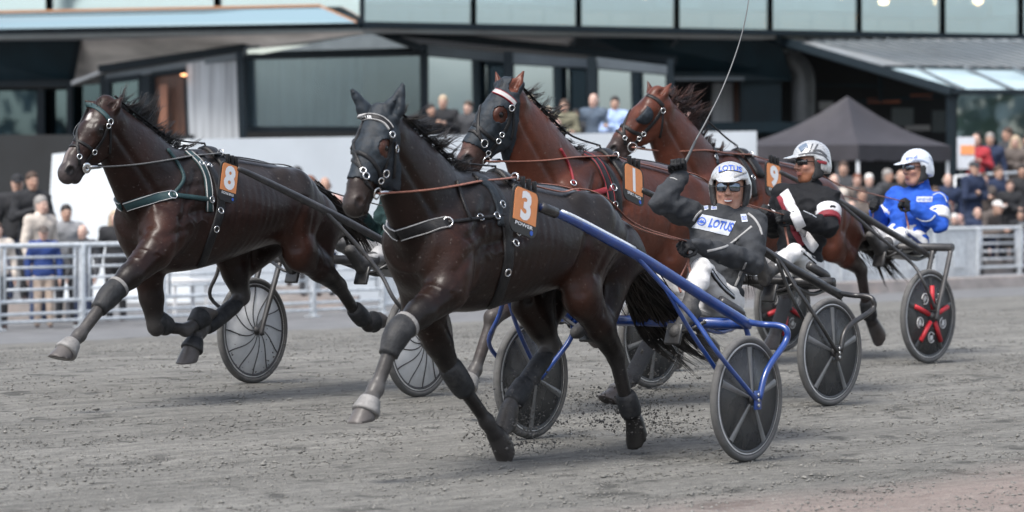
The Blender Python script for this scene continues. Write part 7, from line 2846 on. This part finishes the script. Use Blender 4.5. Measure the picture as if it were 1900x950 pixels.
# on the terrace behind the white wall
TER = [(822, 190, -100, 'hold', 'short', K_BLACK, K_BLACK, H_BLOND, 'guest in black suit and pale shirt behind the white wall', 0),
       (800, 205, -60, 'stand', 'short', K_BLACK, K_BLACK, H_DARK, 'dark haired guest standing by the left pavilion post', 2),
       (868, 200, -120, 'stand', 'short', K_CHAR, K_BLACK, H_BROWN, 'guest in charcoal coat seen left of the hooded head of horse 1', 1),
       (845, 214, -80, 'stand', 'short', K_BROWN, K_BLACK, H_DARK, 'lower dark guest between the suited guest and horse 1', 2),
       (1017, 210, -75, 'stand', 'short', K_PINK, K_PINK, H_BLOND, 'guest in pink top behind the neck of horse 1', 1),
       (1047, 197, -100, 'fold', 'short', K_KHAKI, K_KHAKI, H_BROWN, 'guest in khaki jacket with folded arms on the terrace', 0),
       (1068, 214, -100, 'stand', 'short', K_CHAR, K_BLACK, H_DARK, 'lower guest in dark coat between khaki and grey guests', 2),
       (1101, 187, -110, 'stand', 'bald', K_STEEL, K_GREY, H_GREY, 'tall balding guest in grey blue blazer by the pavilion post', 3),
       (1141, 192, -95, 'fold', 'short', K_LBLUE, K_NAVY, H_DARK, 'guest in pale blue shirt with dark hair left of horse 9', 0),
       (985, 190, -90, 'stand', 'short', K_PINK, K_BROWN, H_BLOND, 'fair guest mostly hidden behind the ears of horse 1', 1),
       (1255, 195, -90, 'stand', 'short', K_PINK, K_BROWN, H_BROWN, 'guest mostly hidden behind the ear of horse 9', 1)]
for px, py, face, pose, hair, jc, tc, hc, lab, sk in TER:
    Y = wd(px) + 1.3 + (px % 7) * .12
    spectator(px, py, Y, face, pose, hair, jc, tc, hc, lab, ground=1.45, skin=sk, group='guests on the terrace')
# right: on the steps and along the barrier
RT = [(1811, 261, 5.6, -100, 'hold', 'bald', K_RED, K_CHAR, H_BLOND, 'spectator in red top holding a paper on the upper step', 1, 2),
      (1837, 259, 5.3, -95, 'stand', 'short', K_NAVY, K_NAVY, H_GREY, 'grey haired spectator in navy jacket on the upper step', 0, 2),
      (1869, 250, 5.8, -150, 'stand', 'short', K_CHAR, K_BLACK, H_BROWN, 'brown haired spectator in dark coat looking down on the upper step', 2, 2),
      (1884, 264, 5.0, -110, 'fold', 'long', K_BROWN, K_CHAR, H_BLOND, 'blonde spectator in brown jacket with folded arms on the upper step', 1, 2),
      (1905, 262, 5.2, -100, 'stand', 'short', K_NAVY, K_BLACK, H_DARK, 'spectator on the upper step cut by the right edge of the picture', 2, 2),
      (1808, 313, 3.2, -50, 'fold', 'cap', K_NAVY, K_DENIM, K_CHAR, 'spectator in navy jacket and flat grey cap with folded arms', 0, 1),
      (1826, 333, 3.6, -70, 'stand', 'short', K_BROWN, K_CHAR, H_BROWN, 'spectator peering past the one in the flat cap', 1, 1),
      (1853, 321, 3.8, -60, 'stand', 'short', K_NAVY, K_NAVY, H_BROWN, 'young spectator in navy jersey with pale collar', 0, 1),
      (1897, 318, 3.4, -100, 'stand', 'short', K_BLACK, K_BLACK, H_DARK, 'dark bearded spectator in black coat near the right edge', 2, 1),
      (1874, 345, 2.6, -85, 'fold', 'short', K_BLACK, K_BLACK, H_BROWN, 'spectator in black jacket with hair tied back', 1, 1),
      (1759, 335, 2.8, -80, 'stand', 'bald', K_NAVY, K_CHAR, H_GREY, 'bald spectator in navy sweater beside the tent leg', 3, 1),
      (1850, 385, .75, -40, 'lean', 'cap', K_BROWN, K_CHAR, H_WHITE, 'white capped spectator leaning on the barrier with a camera', 0, 0),
      (1814, 396, 1.2, -70, 'stand', 'bald', K_NAVY, K_CHAR, H_GREY, 'bald spectator at the barrier left of the white cap', 1, 0),
      (1771, 407, 1.0, -90, 'stand', 'short', K_CHAR, K_CHAR, H_WHITE, 'white haired spectator in charcoal coat at the barrier', 3, 0),
      (1894, 399, 1.2, -100, 'stand', 'short', K_BLACK, K_BLACK, H_DARK, 'dark haired spectator at the barrier by the right edge', 0, 0),
      (1762, 386, 2.2, -110, 'stand', 'short', K_PINK, K_CHAR, H_RED, 'reddish haired spectator half hidden at the barrier', 1, 0),
      (1672, 329, 3.4, -70, 'stand', 'bald', K_BLACK, K_BLACK, H_GREY, 'balding spectator in black coat under the tent next to the blue helmet', 0, 1),
      (1648, 327, 3.8, -40, 'stand', 'short', K_CHAR, K_BLACK, H_GREY, 'grey haired spectator in charcoal coat under the tent', 2, 1),
      (1613, 335, 3.0, -80, 'stand', 'short', K_CHAR, K_BLACK, H_WHITE, 'white haired bearded spectator under the tent', 3, 1),
      (1591, 335, 3.4, -95, 'stand', 'short', K_BROWN, K_BLACK, H_RED, 'red haired spectator under the front corner of the tent', 1, 1),
      (1565, 314, 4.4, -100, 'stand', 'short', K_CHAR, K_BLACK, H_BROWN, 'tall spectator with brown hair by the tent leg', 0, 1),
      (1548, 336, 3.6, -80, 'stand', 'bald', K_BEIGE, K_CHAR, H_WHITE, 'bald spectator in beige coat behind the driver in black', 3, 1),
      (1600, 362, 2.2, -90, 'stand', 'short', K_BROWN, K_CHAR, H_BROWN, 'short spectator low in front of the red haired one', 2, 0),
      (1580, 385, 1.6, -100, 'stand', 'bald', K_PINK, K_CHAR, H_GREY, 'bald spectator low behind the reins of horse 9', 1, 0),
      (1700, 345, 3.2, -90, 'stand', 'short', K_BLACK, K_BLACK, H_DARK, 'dark spectator hidden behind the white helmet', 0, 1),
      (1735, 360, 2.4, -90, 'stand', 'short', K_STEEL, K_CHAR, H_BROWN, 'spectator in steel blue coat right of the driver in blue', 2, 0)]
LV = {0: -.32, 1: .10, 2: .78}
for px, py, off, face, pose, hair, jc, tc, hc, lab, sk, lv in RT:
    spectator(px, py, fy(px) + off, face, pose, hair, jc, tc, hc, lab, ground=LV[lv], skin=sk, group='spectators at the right barrier')
for u0, u1, z in ((FU + 1.45, FU + 3.3, LV[1]), (FU + 3.3, FU + 8, LV[2])):
    mb = MB()
    va, vb = TD.dot(on_plane(1520, 430, TN * FU, TN)), TD.dot(on_plane(2050, 430, TN * FU, TN)) + 4
    if z == LV[2]: va = TD.dot(on_plane(1790, 430, TN * FU, TN)) + 2
    c4 = [TN * u + TD * v for u, v in ((u0, va), (u0, vb), (u1, vb), (u1, va))]
    mb.quad_prism([Vector((p.x, p.y, z)) for p in c4], z + .34, (0, 0, 1))
    mb.build('steps', M_CONC)['kind'] = 'structure'
# rail in front of the upper step, and a notice board on the tent side
mb = MB()
a = AD(1772, 328, fy(1772) + 4.2); b_ = AD(1915, 318, fy(1915) + 4.4)
mb.tube([a, b_], .03, 8); 
for t in (.0, .33, .66, 1):
    q = a.lerp(b_, t); mb.tube([q, Vector((q.x, q.y, -.3))], .022, 8)
tag(mb.build('handrail', M_GALV), 'grey steel handrail between the two rows of the right crowd', 'handrail')
nb = MB(); q = AD(1792, 284, fy(1792) + 5.0)
nb.box(q, (.34, .03, .62)); nbo = nb.build('notice_board', mat('pale_board', (.5, .53, .58), .6)); tag(nbo, 'pale notice board with an orange band beside the red topped spectator', 'board')
nb = MB(); nb.box(q + Vector((.03, -.022, .06)), (.26, .012, .18)); nb.build('orange_band', M_ORANGE, nbo)
# camera held by the leaning spectator
q = AD(1888, 417, fy(1888) + .25)
cm = empty('camera_lens', q, R(-60), 'black camera with pale long lens held over the barrier', 'camera')
mb = MB(); mb.box((0, 0, 0), (.08, .14, .10), bevel=.01); mb.build('body', M_LEATHER, cm)
mb = MB(); mb.tube([Vector((.03, 0, 0)), Vector((.12, 0, 0)), Vector((.28, 0, -.01)), Vector((.30, 0, -.01))], [.038, .04, .048, .046], 14); mb.build('lens', mat('grey_lens', (.12, .13, .14), .4), cm)
